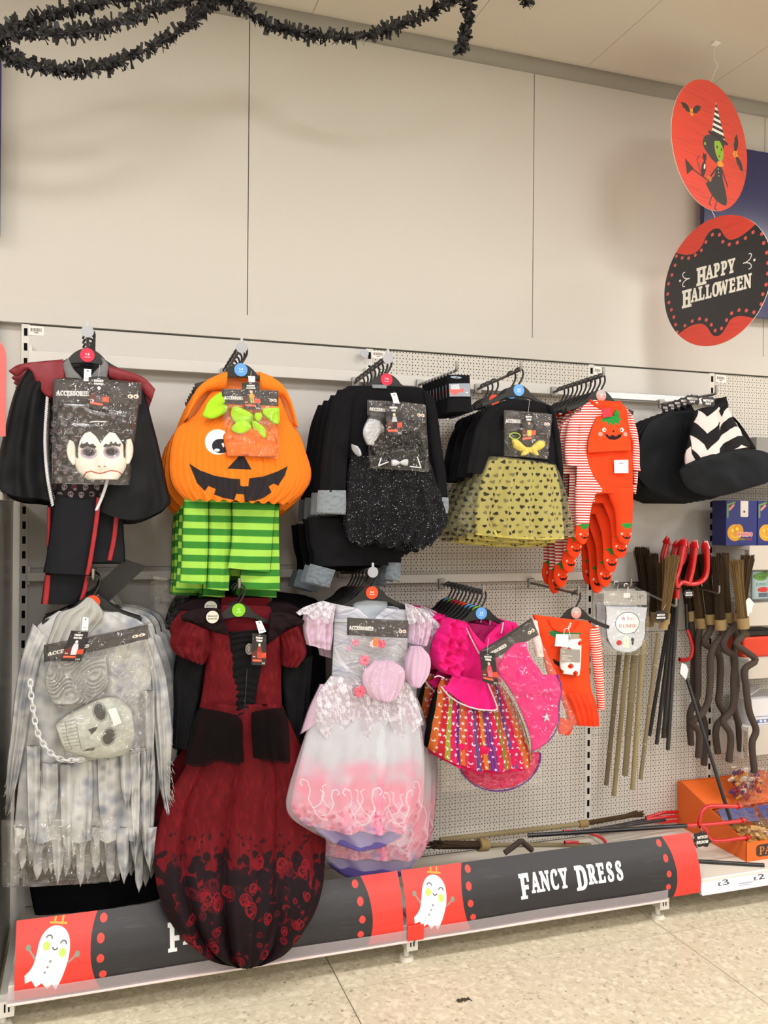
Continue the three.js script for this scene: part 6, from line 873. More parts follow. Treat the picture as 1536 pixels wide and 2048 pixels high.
// ---------------------------------------------------------------- orange tutu bodysuit with tights
{
  const z = 0.405, t = thing('bodysuit', 'orange pumpkin bodysuit with red striped sleeves and net frill', 'bodysuit', ARMS.body.at(0.405));
  const bx = boxOf([[740, 290], [1200, 1050]], H0, z), q = plane2(H0, z), art = paint(bx, 1200, (c) => { c.fillStyle = '#ec4a22'; c.fillRect(-9, -9, 20, 20); const F = (pts, col) => poly(c, pts.map(([x, y]) => q(x, y)), col); F([[835, 405], [870, 396], [960, 410], [1040, 412], [1020, 428], [940, 430], [905, 440], [900, 490], [880, 480], [878, 440], [850, 432]], '#2c7a46'); F([[910, 560], [935, 530], [940, 570]], '#26201e'); F([[862, 570], [900, 590], [960, 600], [955, 625], [900, 618], [872, 600]], '#26201e'); });
  const mO = MT(art, 0.85), mStr = MT(paint(bx, 1200, (c) => { c.fillStyle = '#f4e6e0'; c.fillRect(-9, -9, 20, 20); for (let i = 0; i < 60; i++) { const y = 330 + i * 15; poly(c, [q(1060, y + 12), q(1210, y - 12), q(1210, y - 4), q(1060, y + 20)], '#d5402e'); } }), 0.85);
  const cl = (rows, zz, d, s, o = {}) => loft(rows, { m: H0, z: zz, d, db: 0.01, nx: o.nx ?? 24, ny: 24, box: bx, crumple: 0.004, cs: 10, seed: s, cap: o.cap, fold: o.n ? pleats(o.n, 0.002, 0.006, s) : undefined });
  put(t, 'body', cl([[752, 305, 1095, 345], [770, 360, 1125, 385], [800, 460, 1112, 460], [825, 600, 1104, 600], [860, 720, 1108, 720], [900, 800, 1118, 800]], z, 0.022, 1), mO);
  put(t, 'net_frill', cl([[895, 780, 1118, 785], [935, 850, 1142, 850], [960, 920, 1154, 920], [975, 975, 1155, 985]], z + 0.002, 0.03, 2, { n: 5, nx: 50 }), M(0xea4422, 0.85)); put(t, 'briefs', cl([[910, 940, 1010, 950], [908, 1010, 1000, 1000], [912, 1036, 975, 1040]], z - 0.006, 0.016, 3, { cap: 2 }), M(0xe8401f, 0.85));
  put(t, 'sleeve', cl([[1090, 400, 1150, 368], [1108, 520, 1172, 480], [1125, 640, 1180, 620], [1142, 780, 1186, 770], [1155, 885, 1189, 895]], z + 0.004, 0.02, 4), mStr);
  put(t, 'sleeve', cl([[752, 310, 800, 330], [745, 420, 800, 430], [770, 560, 830, 560]], z - 0.01, 0.014, 5), mStr);
  put(t, 'neckband', tube([[850, 335], [880, 390], [950, 412], [1010, 385], [1040, 345]].map(([x, y]) => P(...H0(x, y), z + 0.02)), 0.0034, 30, 6), M(0xe8401f, 0.85));
  hanger(ARMS.body.at(0.405), 'grey', '1y', 'black plastic hanger with a grey and pink size disc holding the orange bodysuit');
  const k = thing('tights_roll', 'white pumpkin print tights in a grey band hung on the orange bodysuit', 'tights', P(...H0(985, 680), z + 0.03));
  const dots = paint(boxOf([[915, 440], [1060, 690]], H0, z + 0.03), 2000, (c) => { const q2 = plane2(H0, z + 0.03); c.fillStyle = '#f1edea'; c.fillRect(-9, -9, 20, 20); for (const [x, y] of [[1035, 478], [975, 618], [1005, 662], [965, 520], [920, 655]]) { const [a, b] = q2(x, y); disc(c, a, b, 0.0115, 0.0085, '#d63c28'); disc(c, a - 0.003, b, 0.005, 0.004, '#a82418'); disc(c, a, b + 0.009, 0.003, 0.002, '#2c6a3a'); } });
  put(k, 'folded_tights', loft([[978, 458, 1050, 452], [930, 500, 1052, 500], [918, 600, 1050, 600], [928, 665, 1040, 680]], { m: H0, z: z + 0.03, d: 0.014, db: 0.003, nx: 20, ny: 20, cap: 2, box: boxOf([[915, 440], [1060, 690]], H0, z + 0.03), crumple: 0.002 }), MT(dots, 0.8));
  put(k, 'grey_band', card([[922, 515], [1044, 520], [1045, 598], [925, 592]], H0, z + 0.043, 0.001, 0.003), MT(canvasOf(128, 84, (c, w, h) => { c.fillStyle = '#9b958c'; c.fillRect(0, 0, w, h); write(c, 'Tu', 18, 18, 18, '#e9e5de', { font: '' }); write(c, 'Halloween', 8, 44, 14, '#e3dfd8', { align: 'left', font: '' }); write(c, 'tights', 8, 58, 14, '#e3dfd8', { align: 'left', font: '' }); write(c, 'Pumpkin', 8, 72, 14, '#e3dfd8', { align: 'left', font: '' }); }), 0.6));
  put(k, 'backing_card', card([[975, 425], [1040, 425], [1038, 475], [978, 470]], H0, z + 0.029, 0.001), M(0xa39c90, 0.6)); put(k, 'white_card', card([[897, 425], [974, 426], [972, 505], [889, 498]], H0, z + 0.046, 0.001), M(0xe6e6f0, 0.55));
  put(k, 'cord', tube([[945, 428], [950, 395], [980, 385], [990, 352], [975, 380], [985, 440]].map(([x, y]) => P(...H0(x, y), z + 0.048)), 0.0012, 30, 5), M(0xf0eeee, 0.6));
}

// ---------------------------------------------------------------- bib packs
const J = zoom(1180, 1150, 0.2318);
{
  const z = 0.235, at = ARMS.bib.at(z), t = thing('bib_pack', 'front baby bib pack reading My first HALLOWEEN on a grey price card', 'pack', at);
  const K = zoom(1180, 1140, 0.09115), q = plane2(K, z), hb = boxOf([[295, 455], [1245, 770]], K, z), head = paint(hb, 1900, (c) => { c.fillStyle = '#b3afa8'; c.fillRect(-9, -9, 20, 20); const W = (s, x, y, h, col, o = {}) => { const [a, b] = q(x, y), [, b2] = q(x, y + h); write(c, s, a, b, b - b2, col, { flip: 1, ...o }); }; W('1 Bib', 480, 535, 62, '#e9e6e0'); W('£', 1040, 600, 52, '#2b2a2a'); W('1', 1092, 600, 110, '#2b2a2a'); W('50', 1145, 565, 38, '#2b2a2a'); for (const [x, y, w] of [[880, 580, 70], [840, 628, 130]]) poly(c, [q(x, y), q(x + w, y), q(x + w, y + 14), q(x, y + 14)], '#6a6762'); });
  put(t, 'price_card', planar(plate([[300, 760], [305, 520], [330, 470], [380, 457], [1190, 457], [1235, 480], [1245, 530], [1240, 765]], K, z, 0.001), hb), MT(head, 0.45));
  const bb = boxOf([[290, 740], [1290, 1830]], K, z), bib = paint(bb, 1900, (c) => {
    c.fillStyle = '#d3d6dc'; c.fillRect(-9, -9, 20, 20); const E = (x, y, rx, ry, col) => { const [a, b] = q(x, y), [a2, b2] = q(x + rx, y + ry); disc(c, a, b, a2 - a, b - b2, col); }, W = (s, x, y, h, col, o = {}) => { const [a, b] = q(x, y), [, b2] = q(x, y + h); write(c, s, a, b, b - b2, col, { flip: 1, ...o }); };
    const r = rng(3); for (let i = 0; i < 300; i++) { c.globalAlpha = 0.15; E(290 + 1000 * r(), 740 + 1080 * r(), 10, 10, r() < 0.5 ? '#c2c6ce' : '#e6e8ec'); } c.globalAlpha = 1;
    E(795, 1158, 262, 232, '#4a4e58'); E(795, 1158, 250, 220, '#fbfafa'); poly(c, [q(920, 1330), q(1010, 1280), q(930, 1400)], '#4a4e58'); poly(c, [q(925, 1325), q(985, 1290), q(935, 1375)], '#fbfafa');
    'My first'.split('').forEach((ch, i) => W(ch, 690 + i * 32, 1060, 96, ['#d8412f', '#8a8f98', '#8a8f98', '#e07a5a'][i % 4], { wide: 0.7 })); 'HALLOWEEN!'.split('').forEach((ch, i) => W(ch, 620 + i * 41, 1220, 100, ['#e0563e', '#b9a99a', '#4a5058', '#e07a5a'][i % 4], { wide: 0.62 }));
    for (const [x, y] of [[590, 920], [1050, 965], [480, 1180], [1030, 1330], [635, 1410]]) E(x, y, 22, 24, '#fbfafa'); E(610, 1590, 58, 55, '#c8302a'); E(765, 1500, 62, 70, '#e6efdc'); poly(c, [q(703, 1500), q(827, 1500), q(835, 1695), q(695, 1695)], '#e6efdc'); E(760, 1535, 9, 9, '#555'); E(905, 1520, 38, 42, '#33353a'); E(905, 1590, 22, 50, '#33353a');
  });
  put(t, 'bib', loft([[320, 790, 1270, 820], [335, 830, 1262, 870], [345, 1000, 1240, 1000], [340, 1200, 1222, 1200], [365, 1450, 1210, 1450], [430, 1620, 1150, 1640], [540, 1750, 1020, 1760], [680, 1800, 900, 1802]], { m: K, z: z + 0.004, d: 0.006, db: 0.002, nx: 24, ny: 30, cap: 2, box: bb, even: 0.8, warp: (p, u, s) => { p.y -= 0.012 * Math.sin(u * 3.14) * Math.max(0, 1 - s * 9); } }), MT(bib, 0.85));
  put(t, 'clear_bag', bagGeo([[250, 470], [1315, 480], [1285, 1865], [240, 1860]], K, z - 0.001, 0.014, 35, 0.003), mClear);
  put(t, 'hook_clip', tube([V(at.x - 0.01, at.y - 0.012, z), V(at.x - 0.009, at.y - 0.002, z), V(at.x, at.y + 0.002, z), V(at.x + 0.009, at.y - 0.004, z), V(at.x + 0.006, at.y - 0.022, z), V(at.x + 0.004, at.y - 0.036, z)], 0.0022, 24, 6), M(0xf2f0ee, 0.35)); put(t, 'hook_base', rbox(at.x - 0.016, at.y - 0.056, z - 0.002, at.x + 0.016, at.y - 0.036, z + 0.005, 0.002), M(0xf2f0ee, 0.35));
  copy(t, ARMS.bib.at(0.17).add(V(-0.004, 0, 0)), 'baby bib pack behind the front one on its prong', 'rear bib pack');
}

// ---------------------------------------------------------------- brooms and forks
const K2 = zoom(1250, 1060, 0.1862), N0 = zoom(1300, 1560, 0.15365), T0 = zoom(840, 1560, 0.2604);
const J3 = (x, y, z) => P(...J(x, y), z), K3 = (x, y, z) => P(...K2(x, y), z);
const mBam = [M(0x8d8163, 0.6), M(0x7c7058, 0.6), M(0x9a8c69, 0.6)], mTwig = [M(0x4f3e2b, 0.95), M(0x735c3a, 0.95), M(0x3c2f23, 0.95)], mTie = M(0x9a8259, 0.8), mStick = M(0x4a3f39, 0.85), mFork = M(0xc41a1e, 0.25, { clearcoat: 0.5, clearcoatRoughness: 0.15 }), mPole = M(0x141519, 0.3, { clearcoat: 0.4, clearcoatRoughness: 0.25 });
const blackTag = MT(canvasOf(128, 128, (c, w, h) => { c.fillStyle = '#1b191c'; c.fillRect(0, 0, w, h); write(c, 'WITCH', 64, 52, 22, '#efeae6', { stroke: 7 }); write(c, 'BROOM', 64, 78, 22, '#efeae6', { stroke: 7 }); }), 0.45);
const tagOutline = (cx, cy, s, rot) => { const pts = []; for (let i = 0; i < 28; i++) { const a = i / 28 * 6.283, r = s * (1 + 0.13 * Math.cos(a * 7)); pts.push([cx + r * Math.cos(a + rot) * (1 + 0.25 * Math.abs(Math.cos(a))), cy + r * Math.sin(a + rot)]); } return pts; };
function twigs(top, low, w0, w1, seed, n = 120) {                  // a bound bundle of thin twigs from the free end to the binding
  const g = [], r = rng(seed), ax = low.clone().sub(top), L = ax.length();
  for (let i = 0; i < n; i++) {
    const a = r() * 6.283, k = Math.sqrt(r()), off = V(Math.cos(a) * k, 0, Math.sin(a) * k * 0.7), p = top.clone().addScaledVector(off, w0 / 2), q = low.clone().addScaledVector(off, w1 / 2), m = top.clone().lerp(low, 0.35).addScaledVector(off, w0 * 0.38);
    p.y += (r() - 0.5) * 0.022; p.x += (r() - 0.5) * 0.006;
    const c = [p, m, q], R = 0.0009 + 0.0009 * r();
    for (let s = 0; s < 2; s++) g.push(rod(c[s], c[s + 1], R, R * 0.8, 4));
  }
  g.push(rod(low, top.clone().lerp(low, 0.12), w1 * 0.3, w0 * 0.2, 8));
  return merged(g);
}
function broom(name, label, group, o) {
  const t = thing(name, label, 'broom', o.handle[o.handle.length - 1].clone(), group);
  put(t, 'bristles', twigs(o.top, o.low, o.w0, o.w1, o.seed, o.n), mTwig[o.tone ?? 0]).userData.kind = 'stuff';
  const d = o.low.clone().sub(o.top).normalize(), b0 = o.low.clone().addScaledVector(d, -0.022), b1 = o.low.clone().addScaledVector(d, 0.022);
  put(t, 'binding', rod(b0, b1, o.w1 * 0.56, o.w1 * 0.52, 16), mTie);
  if (o.stub) put(t, 'bristle_ends', twigs(o.low.clone().addScaledVector(d, 0.055), o.low.clone().addScaledVector(d, 0.01), o.w1 * 1.05, o.w1 * 0.9, o.seed + 3, 40), mTwig[o.tone ?? 0]).userData.kind = 'stuff';
  if (o.twisted) put(t, 'stick', tube(o.handle, o.r, 70, 8), mStick);
  else {
    put(t, 'handle', rod(o.handle[0], o.handle[1], o.r, o.r * 0.92, 12), mBam[o.bam ?? 0]);
    for (const k of [0.22, 0.5, 0.76]) { const p = o.handle[0].clone().lerp(o.handle[1], k + 0.07 * ((o.seed * 7) % 3 - 1)), e = o.handle[1].clone().sub(o.handle[0]).normalize(); put(t, 'node', rod(p.clone().addScaledVector(e, -0.003), p.clone().addScaledVector(e, 0.003), o.r * 1.12, o.r * 1.12, 12), mBam[2]); }
  }
  return t;
}
const gB = 'bamboo brooms hung head up', gT = 'twisted stick brooms hung head up';
const bm = [
  [[180, 205], [250, 980], 0.075, 0.04, [[262, 600], [140, 1812]], 0.085, 0.0105, 1, 2, 'bamboo witch broom with the darkest bristles, deepest beside the bibs'],
  [[288, 275], [330, 930], 0.06, 0.04, [[330, 600], [206, 1905]], 0.13, 0.0105, 2, 2, 'bamboo witch broom with the longest handle behind the bibs'],
  [[398, 375], [395, 940], 0.055, 0.04, [[392, 600], [302, 1730]], 0.19, 0.0135, 3, 0, 'bamboo witch broom with the thickest handle behind the bibs'],
  [[455, 330], [430, 950], 0.05, 0.038, [[462, 560], [366, 1850]], 0.235, 0.0105, 5, 0, 'bamboo witch broom between the thick one and the tied one'],
  [[512, 295], [415, 1010], 0.062, 0.034, [[592, 500], [436, 1762]], 0.335, 0.0085, 4, 1, 'bamboo witch broom with pale tied bristles in front of the prong'],
];
bm.forEach(([a, b, w0, w1, h, z, r, seed, tone, label]) => broom('bamboo_broom', label, gB, { top: K3(...a, z), low: K3(...b, z), w0, w1, handle: h.map(([x, y]) => J3(x, y, z)), r, seed, tone, bam: seed % 3, n: 230 }));
{
  const t = thing('paper_tag', 'black scalloped tag with white lettering on the tied bamboo broom', 'tag', K3(390, 930, 0.36)); put(t, 'card', planar(plate(tagOutline(385, 925, 62, 0.5), K2, 0.365, 0.0012), boxOf([[310, 850], [460, 1000]], K2, 0.365)), blackTag); put(t, 'thread', rod(K3(400, 870, 0.362), K3(440, 800, 0.35), 0.0006, 0.0006, 4), M(0xdddddd, 0.5));
}
// twisted brooms: band point, free end, stick path
const tw = [
  [[865, 350], [1366, 1112], [[865, 350], [880, 470], [900, 600], [895, 760], [895, 1000], [930, 1150], [985, 1260], [985, 1640]], 0.07, 11, 'twisted stick broom deepest behind the fork handles'],
  [[960, 412], [1386, 1116], [[960, 410], [935, 540], [930, 800], [925, 1040], [868, 1180], [862, 1300], [872, 1465]], 0.11, 12, 'twisted stick broom with a short straight stick beside the forks'],
  [[1045, 378], [1408, 1112], [[1045, 380], [1040, 470], [985, 580], [1060, 640], [1115, 700], [1120, 960], [1110, 1100], [1162, 1210], [1100, 1290], [1085, 1360], [1104, 1540]], 0.15, 13, 'twisted stick broom whose stick kinks twice to the right'],
  [[1185, 366], [1446, 1110], [[1185, 370], [1250, 470], [1262, 560], [1240, 700], [1262, 950], [1245, 1150], [1282, 1290], [1290, 1400], [1300, 1518]], 0.17, 14, 'twisted stick broom with its stick end bent out over the shelf'],
  [[1125, 428], [1434, 1118], [[1125, 430], [1150, 520], [1080, 600], [1042, 700], [1035, 950], [1010, 1120], [940, 1220], [880, 1275], [938, 1350], [935, 1575]], 0.2, 15, 'twisted stick broom whose stick loops back towards the black poles'],
  [[1290, 380], [1496, 1114], [[1290, 385], [1215, 480], [1150, 600], [1180, 655], [1242, 700], [1240, 900], [1228, 1150], [1150, 1265], [1210, 1370], [1200, 1612]], 0.22, 16, 'twisted stick broom with a wide kink in the middle of the bunch'],
  [[1320, 415], [1472, 1124], [[1320, 420], [1318, 520], [1260, 590], [1330, 650], [1428, 735], [1335, 815], [1345, 950], [1375, 1180], [1432, 1345], [1400, 1440], [1420, 1705]], 0.28, 17, 'front twisted stick broom with tan bristles and zigzag stick'],
];
tw.forEach(([b, top, path, z, seed, label], i) => broom('twisted_broom', label, gT, { top: P(top[0], top[1], z), low: J3(b[0], b[1], z), w0: 0.062, w1: 0.046, handle: path.map(([x, y]) => J3(x, y, z)), r: 0.0142, seed, tone: i === 6 ? 1 : i % 2 ? 0 : 2, twisted: 1, stub: i === 6, n: 230 }));
solo('ghost_tag', plate([[1355, 205], [1375, 198], [1400, 225], [1415, 250], [1395, 290], [1400, 315], [1375, 330], [1368, 358], [1352, 350], [1350, 300], [1338, 240]], J, 0.262, 0.0012), M(0xe9e7e6, 0.6), 'white ghost shaped tag beside the front twisted broom', 'tag');
// forks
function fork(name, label, prongs, neck, tail, pt, z, group, r = 0.0092) {
  const t = thing(name, label, 'fork', tail.clone(), group);
  prongs.forEach((p) => { const pts = p.map(([x, y]) => pt(x, y, z)); put(t, 'prong', tube(pts, r, 30, 8), mFork); const e = pts[pts.length - 1], d = e.clone().sub(pts[pts.length - 2]).normalize(); put(t, 'prong_tip', rod(e.clone().addScaledVector(d, -0.004), e.clone().addScaledVector(d, 0.03), r * 1.9, 0.0008, 4), mFork); });
  put(t, 'socket', rod(neck, neck.clone().lerp(tail, 0.06), r * 1.25, r * 1.1, 10), mFork); put(t, 'pole', rod(neck.clone().lerp(tail, 0.05), tail, 0.0085, 0.0085, 12), mPole);
  return t;
}
{
  const z = 0.25, head = [[[560, 620], [548, 540], [580, 440], [640, 160]], [[560, 620], [620, 560], [690, 580], [790, 570], [860, 520], [885, 440], [885, 190]], [[690, 580], [730, 420], [765, 180]]];
  const f = fork('toy_fork', 'red devil fork with a black pole, front one on its prong', head, K3(565, 640, z), J3(672, 1508, z), K3, z);
  const tails = [[[632, 1405], -0.05, 0.002], [[575, 1460], -0.095, -0.01], [[512, 1388], -0.14, -0.03]];
  tails.forEach(([tl, dz, dx], i) => fork('toy_fork', ['red devil fork directly behind the front one', 'red devil fork with the most leftward pole of the three nearest', 'red devil fork deepest on the prong with a short pole end'][i], head.map((p) => p.map(([x, y]) => [x - 14 * (i + 1), y - 4 * i])), K3(550 - 14 * i, 650, z + dz), J3(...tl, z + dz), K3, z + dz, undefined));
  const left = [[[480, 420], [420, 380], [395, 330], [435, 130]], [[480, 420], [540, 380], [600, 330], [640, 165]], [[480, 420], [500, 300], [535, 170]]];
  [[0, 0, 0.1, 'red devil fork head standing highest behind the bamboo brooms'], [26, 14, 0.14, 'red devil fork head just before the highest one']].forEach(([dx, dy, zz, label]) => fork('toy_fork', label, left.map((p) => p.map(([x, y]) => [x + dx, y + dy])), K3(490 + dx, 450 + dy, zz), J3(640 + dx, 1400, zz), K3, zz));
  const inv = thing('toy_fork', 'red devil fork hung head down behind the black poles', 'fork', J3(800, 740, 0.1)); put(inv, 'prong', tube([[838, 470], [870, 560], [884, 640], [868, 710], [820, 735], [770, 730]].map(([x, y]) => J3(x, y, 0.1)), 0.0085, 30, 8), mFork); put(inv, 'pole', rod(J3(838, 470, 0.1), J3(830, 250, 0.1), 0.0085, 0.0085, 10), mPole);
  const tg = thing('paper_tag', 'black scalloped tag below the front red fork head', 'tag', K3(690, 690, 0.27)); put(tg, 'card', planar(plate(tagOutline(685, 685, 46, 0.4), K2, 0.272, 0.0012), boxOf([[625, 625], [745, 745]], K2, 0.272)), blackTag);
}
// pole leaning from the snack box with a white label
{
  const a = J3(835, 890, 0.2), b = P(1464, 1650, 0.36), t = thing('leaning_pole', 'thin black pole with a white label leaning out of the snack box', 'pole', b.clone()); put(t, 'shaft', rod(a, b, 0.0078, 0.0078, 12), mPole); put(t, 'label', plate([[790, 758], [830, 775], [848, 820], [840, 850], [828, 908], [775, 845]], J, 0.202, 0.001), M(0xe4e2e8, 0.6));
}
// forks and brooms lying on the base shelf
{
  const z = 0.42, N3 = (x, y) => P(...N0(x, y), z), t = fork('toy_fork', 'red devil fork lying along the shelf with its prongs over the snack box', [[[640, 590], [655, 470], [690, 390], [760, 345], [950, 340], [1150, 345]], [[640, 585], [800, 575], [1000, 555], [1200, 530]], [[660, 600], [720, 640], [745, 720], [800, 785], [900, 795], [1100, 770], [1260, 752]]], N3(600, 588), P(1056, 1671, z - 0.1), N3, z, undefined, 0.0085);
  const tg = thing('paper_tag', 'black scalloped tag on the fork lying over the snack box', 'tag', P(...N0(680, 900), z)); put(tg, 'card', planar(plate(tagOutline(680, 770, 100, 1.1), N0, z + 0.006, 0.0012), boxOf([[560, 630], [800, 910]], N0, z + 0.006)), blackTag); put(tg, 'loop', rod(N3(650, 600).add(V(0, 0, 0.006)), N3(665, 680).add(V(0, 0, 0.007)), 0.0007, 0.0007, 4), M(0xdddddd, 0.5));
  const on = (x, y, h) => { const p = PY(...T0(x, y), h); p.z = Math.min(0.44, Math.max(0.035, p.z)); return p; };
  const lie = (name, label, a, b, c, r, w, seed, tone) => { const th = thing(name, label, 'broom', a.clone(), 'brooms lying on the base shelf'); put(th, 'handle', rod(a, b, r, r * 0.9, 12), mBam[seed % 3]); const d = b.clone().sub(a).normalize(); put(th, 'binding', rod(b.clone().addScaledVector(d, -0.005), b.clone().addScaledVector(d, 0.035), w * 0.42, w * 0.46, 14), mTie); put(th, 'bristles', twigs(c, b.clone().addScaledVector(d, 0.02), w * 1.5, w, seed, 140), mTwig[tone]).userData.kind = 'stuff'; };
  lie('bamboo_broom', 'bamboo broom lying at the back of the base shelf under the punched panel', P(880, 1680, 0.06), P(1160, 1648, 0.06), P(1278, 1628, 0.06), 0.0105, 0.036, 41, 0);
  lie('bamboo_broom', 'bamboo broom lying with its bristles beside the flower gown hem', P(1180, 1690, 0.2), P(972, 1690, 0.3), P(872, 1690, 0.33), 0.009, 0.052, 42, 2);
  const pole = (label, a, b) => { const th = thing('fork_pole', label, 'pole', a.clone()); put(th, 'shaft', rod(a, b, 0.0075, 0.0075, 10), mPole); return th; };
  const p1 = pole('black fork with a curved red prong lying beside the bamboo brooms', P(1130, 1668, 0.2), P(1330, 1640, 0.1)); put(p1, 'prong', tube([[1100, 395], [1220, 400], [1340, 420], [1400, 450], [1425, 480]].map(([x, y]) => P(...T0(x, y), 0.24)), 0.007, 24, 8), mFork); put(p1, 'prong', tube([[1110, 480], [1150, 478], [1215, 482]].map(([x, y]) => P(...T0(x, y), 0.25)), 0.007, 12, 8), mFork);
  const p2 = thing('toy_fork', 'red devil fork head lying behind the snack box corner', 'fork', P(1320, 1640, 0.06)); for (const [dy, k] of [[0, 0], [9, 1], [18, 2]]) put(p2, 'prong', tube([P(1292, 1636 + dy * 0.4, 0.06 + 0.02 * k), P(1325, 1626 + dy, 0.06 + 0.02 * k), P(1355, 1624 + dy, 0.05 + 0.02 * k)], 0.008, 14, 8), mFork); put(p2, 'pole', rod(P(1292, 1640, 0.08), P(1150, 1668, 0.14), 0.0075, 0.0075, 10), mPole);
  const tri = thing('stick_end', 'bent dark stick end poking up behind the fully visible board', 'stick', P(1040, 1700, 0.34)); put(tri, 'stick', tube([[650, 560], [720, 510], [775, 470], [815, 500], [860, 540]].map(([x, y]) => P(...T0(x, y), 0.34)), 0.0105, 26, 8), mStick);
  const fr = PY(1390, 1722, DECK + 0.008), to = PY(1560, 1747, DECK + 0.008); fr.z = Math.min(fr.z, 0.5); to.z = Math.min(to.z, 0.5); const lp = thing('fork_pole', 'black pole lying across the white shelf under the snack box', 'pole', fr.clone()); put(lp, 'shaft', rod(fr, to, 0.0075, 0.0075, 12), mPole);
  solo('broom_end', twigs(PY(1385, 1692, DECK + 0.03), PY(1376, 1676, DECK + 0.03), 0.05, 0.04, 47, 60), mTwig[1], 'short brown bristle tuft behind the board end', 'broom').userData.kind = 'stuff';
}

// ---------------------------------------------------------------- snack box
{
  const x0 = 2.482, x1 = 3.0, zf = 0.43, yb = P(1354, 1562, 0.01).y, yf = P(1464, 1688, zf).y, mBox = M(0xea6a1e, 0.55);
  const t = thing('snack_box', 'open orange card box of snack bags marked PAR on its front', 'box', V((x0 + x1) / 2, DECK, zf / 2));
  const side = (x) => { const s = new THREE.Shape(); s.moveTo(0, DECK + 0.001); s.lineTo(0, yb); s.lineTo(-0.03, yb); s.lineTo(-zf, yf); s.lineTo(-zf, DECK + 0.001); return new THREE.ExtrudeGeometry(s, { depth: 0.003, bevelEnabled: false }).rotateY(Math.PI / 2).translate(x, 0, 0.008); };
  put(t, 'side', side(x0), mBox); put(t, 'side', side(x1 - 0.003), mBox); put(t, 'back', box(x0 + 0.003, DECK + 0.001, 0.008, x1 - 0.003, yb, 0.011), mBox); put(t, 'base', box(x0 + 0.003, DECK + 0.001, 0.011, x1 - 0.003, DECK + 0.004, zf), mBox);
  const lid = new THREE.BoxGeometry(x1 - x0 - 0.008, 0.003, 0.15).rotateX(0.62).translate((x0 + x1) / 2, yb - 0.045, 0.082); put(t, 'lid_flap', lid, mBox);
  const front = canvasOf(512, 128, (c, w, h) => { c.fillStyle = '#ea6a1e'; c.fillRect(0, 0, w, h); c.fillStyle = '#3a2a24'; c.beginPath(); c.roundRect(46, 22, 330, 84, [22]); c.fill(); write(c, 'PARTY', 60, 66, 74, '#f08a3a', { family: 'serif', font: '', align: 'left', wide: 0.62 }); });
  const gp = new THREE.PlaneGeometry(x1 - x0, yf - DECK - 0.002).translate((x0 + x1) / 2, (yf + DECK) / 2, zf + 0.0085); put(t, 'front', merged([box(x0, DECK + 0.001, zf + 0.004, x1, yf, zf + 0.0075)]), mBox); put(t, 'front_print', gp, MT(front, 0.5));
  // bags of golden snacks
  const mGold = M(0xc99a4a, 0.5), mNavy = M(0x23266e, 0.25);
  const bag = (bx0, bx1, zA, zB, seed, label) => {
    const b = thing('snack_bag', label, 'snack bag', V((bx0 + bx1) / 2, DECK + 0.006, (zA + zB) / 2), 'clear snack bags in the orange box');
    const r = rng(seed), yb2 = DECK + 0.008, bits = []; for (let i = 0; i < 130; i++) { const u = r(), v = r(), s = 0.014 + 0.014 * r(); bits.push(new THREE.BoxGeometry(s, s * 0.8, s * 0.5).rotateX(r() * 3).rotateY(r() * 3).translate(bx0 + 0.012 + (bx1 - bx0 - 0.024) * u, yb2 + 0.014 + 0.07 * r() * (1 - 0.35 * v), zA + 0.03 + (zB - zA - 0.045) * v)); }
    const m = put(b, 'snacks', merged(bits), mGold); m.userData.kind = 'stuff';
    const film = new THREE.SphereGeometry(1, 40, 30); const p = film.attributes.position; for (let i = 0; i < p.count; i++) { const x = p.getX(i), y = p.getY(i), zz = p.getZ(i), q = (v) => Math.sign(v) * Math.pow(Math.abs(v), 0.6), n = 0.012 * noise(x * 3 + seed, y * 3, zz * 3); p.setXYZ(i, (bx0 + bx1) / 2 + q(x) * (bx1 - bx0) * 0.49 + n, yb2 + 0.065 + q(y) * 0.062 + n * 0.6, (zA + zB) / 2 + q(zz) * (zB - zA) * 0.48 + n); } film.computeVertexNormals(); put(b, 'film', film, mClear);
    put(b, 'navy_label', new THREE.BoxGeometry((bx1 - bx0) * 0.86, 0.001, 0.06, 10, 1, 4).rotateX(0.75).rotateY(-0.12).translate((bx0 + bx1) / 2, yb2 + 0.112, zA + (zB - zA) * 0.42), mNavy);
    return b;
  };
  bag(x0 + 0.008, x0 + 0.2, 0.16, 0.425, 61, 'clear snack bag with a navy band at the open corner of the orange box'); bag(x0 + 0.205, x0 + 0.4, 0.17, 0.425, 62, 'clear snack bag with a navy band in the middle of the orange box');
}

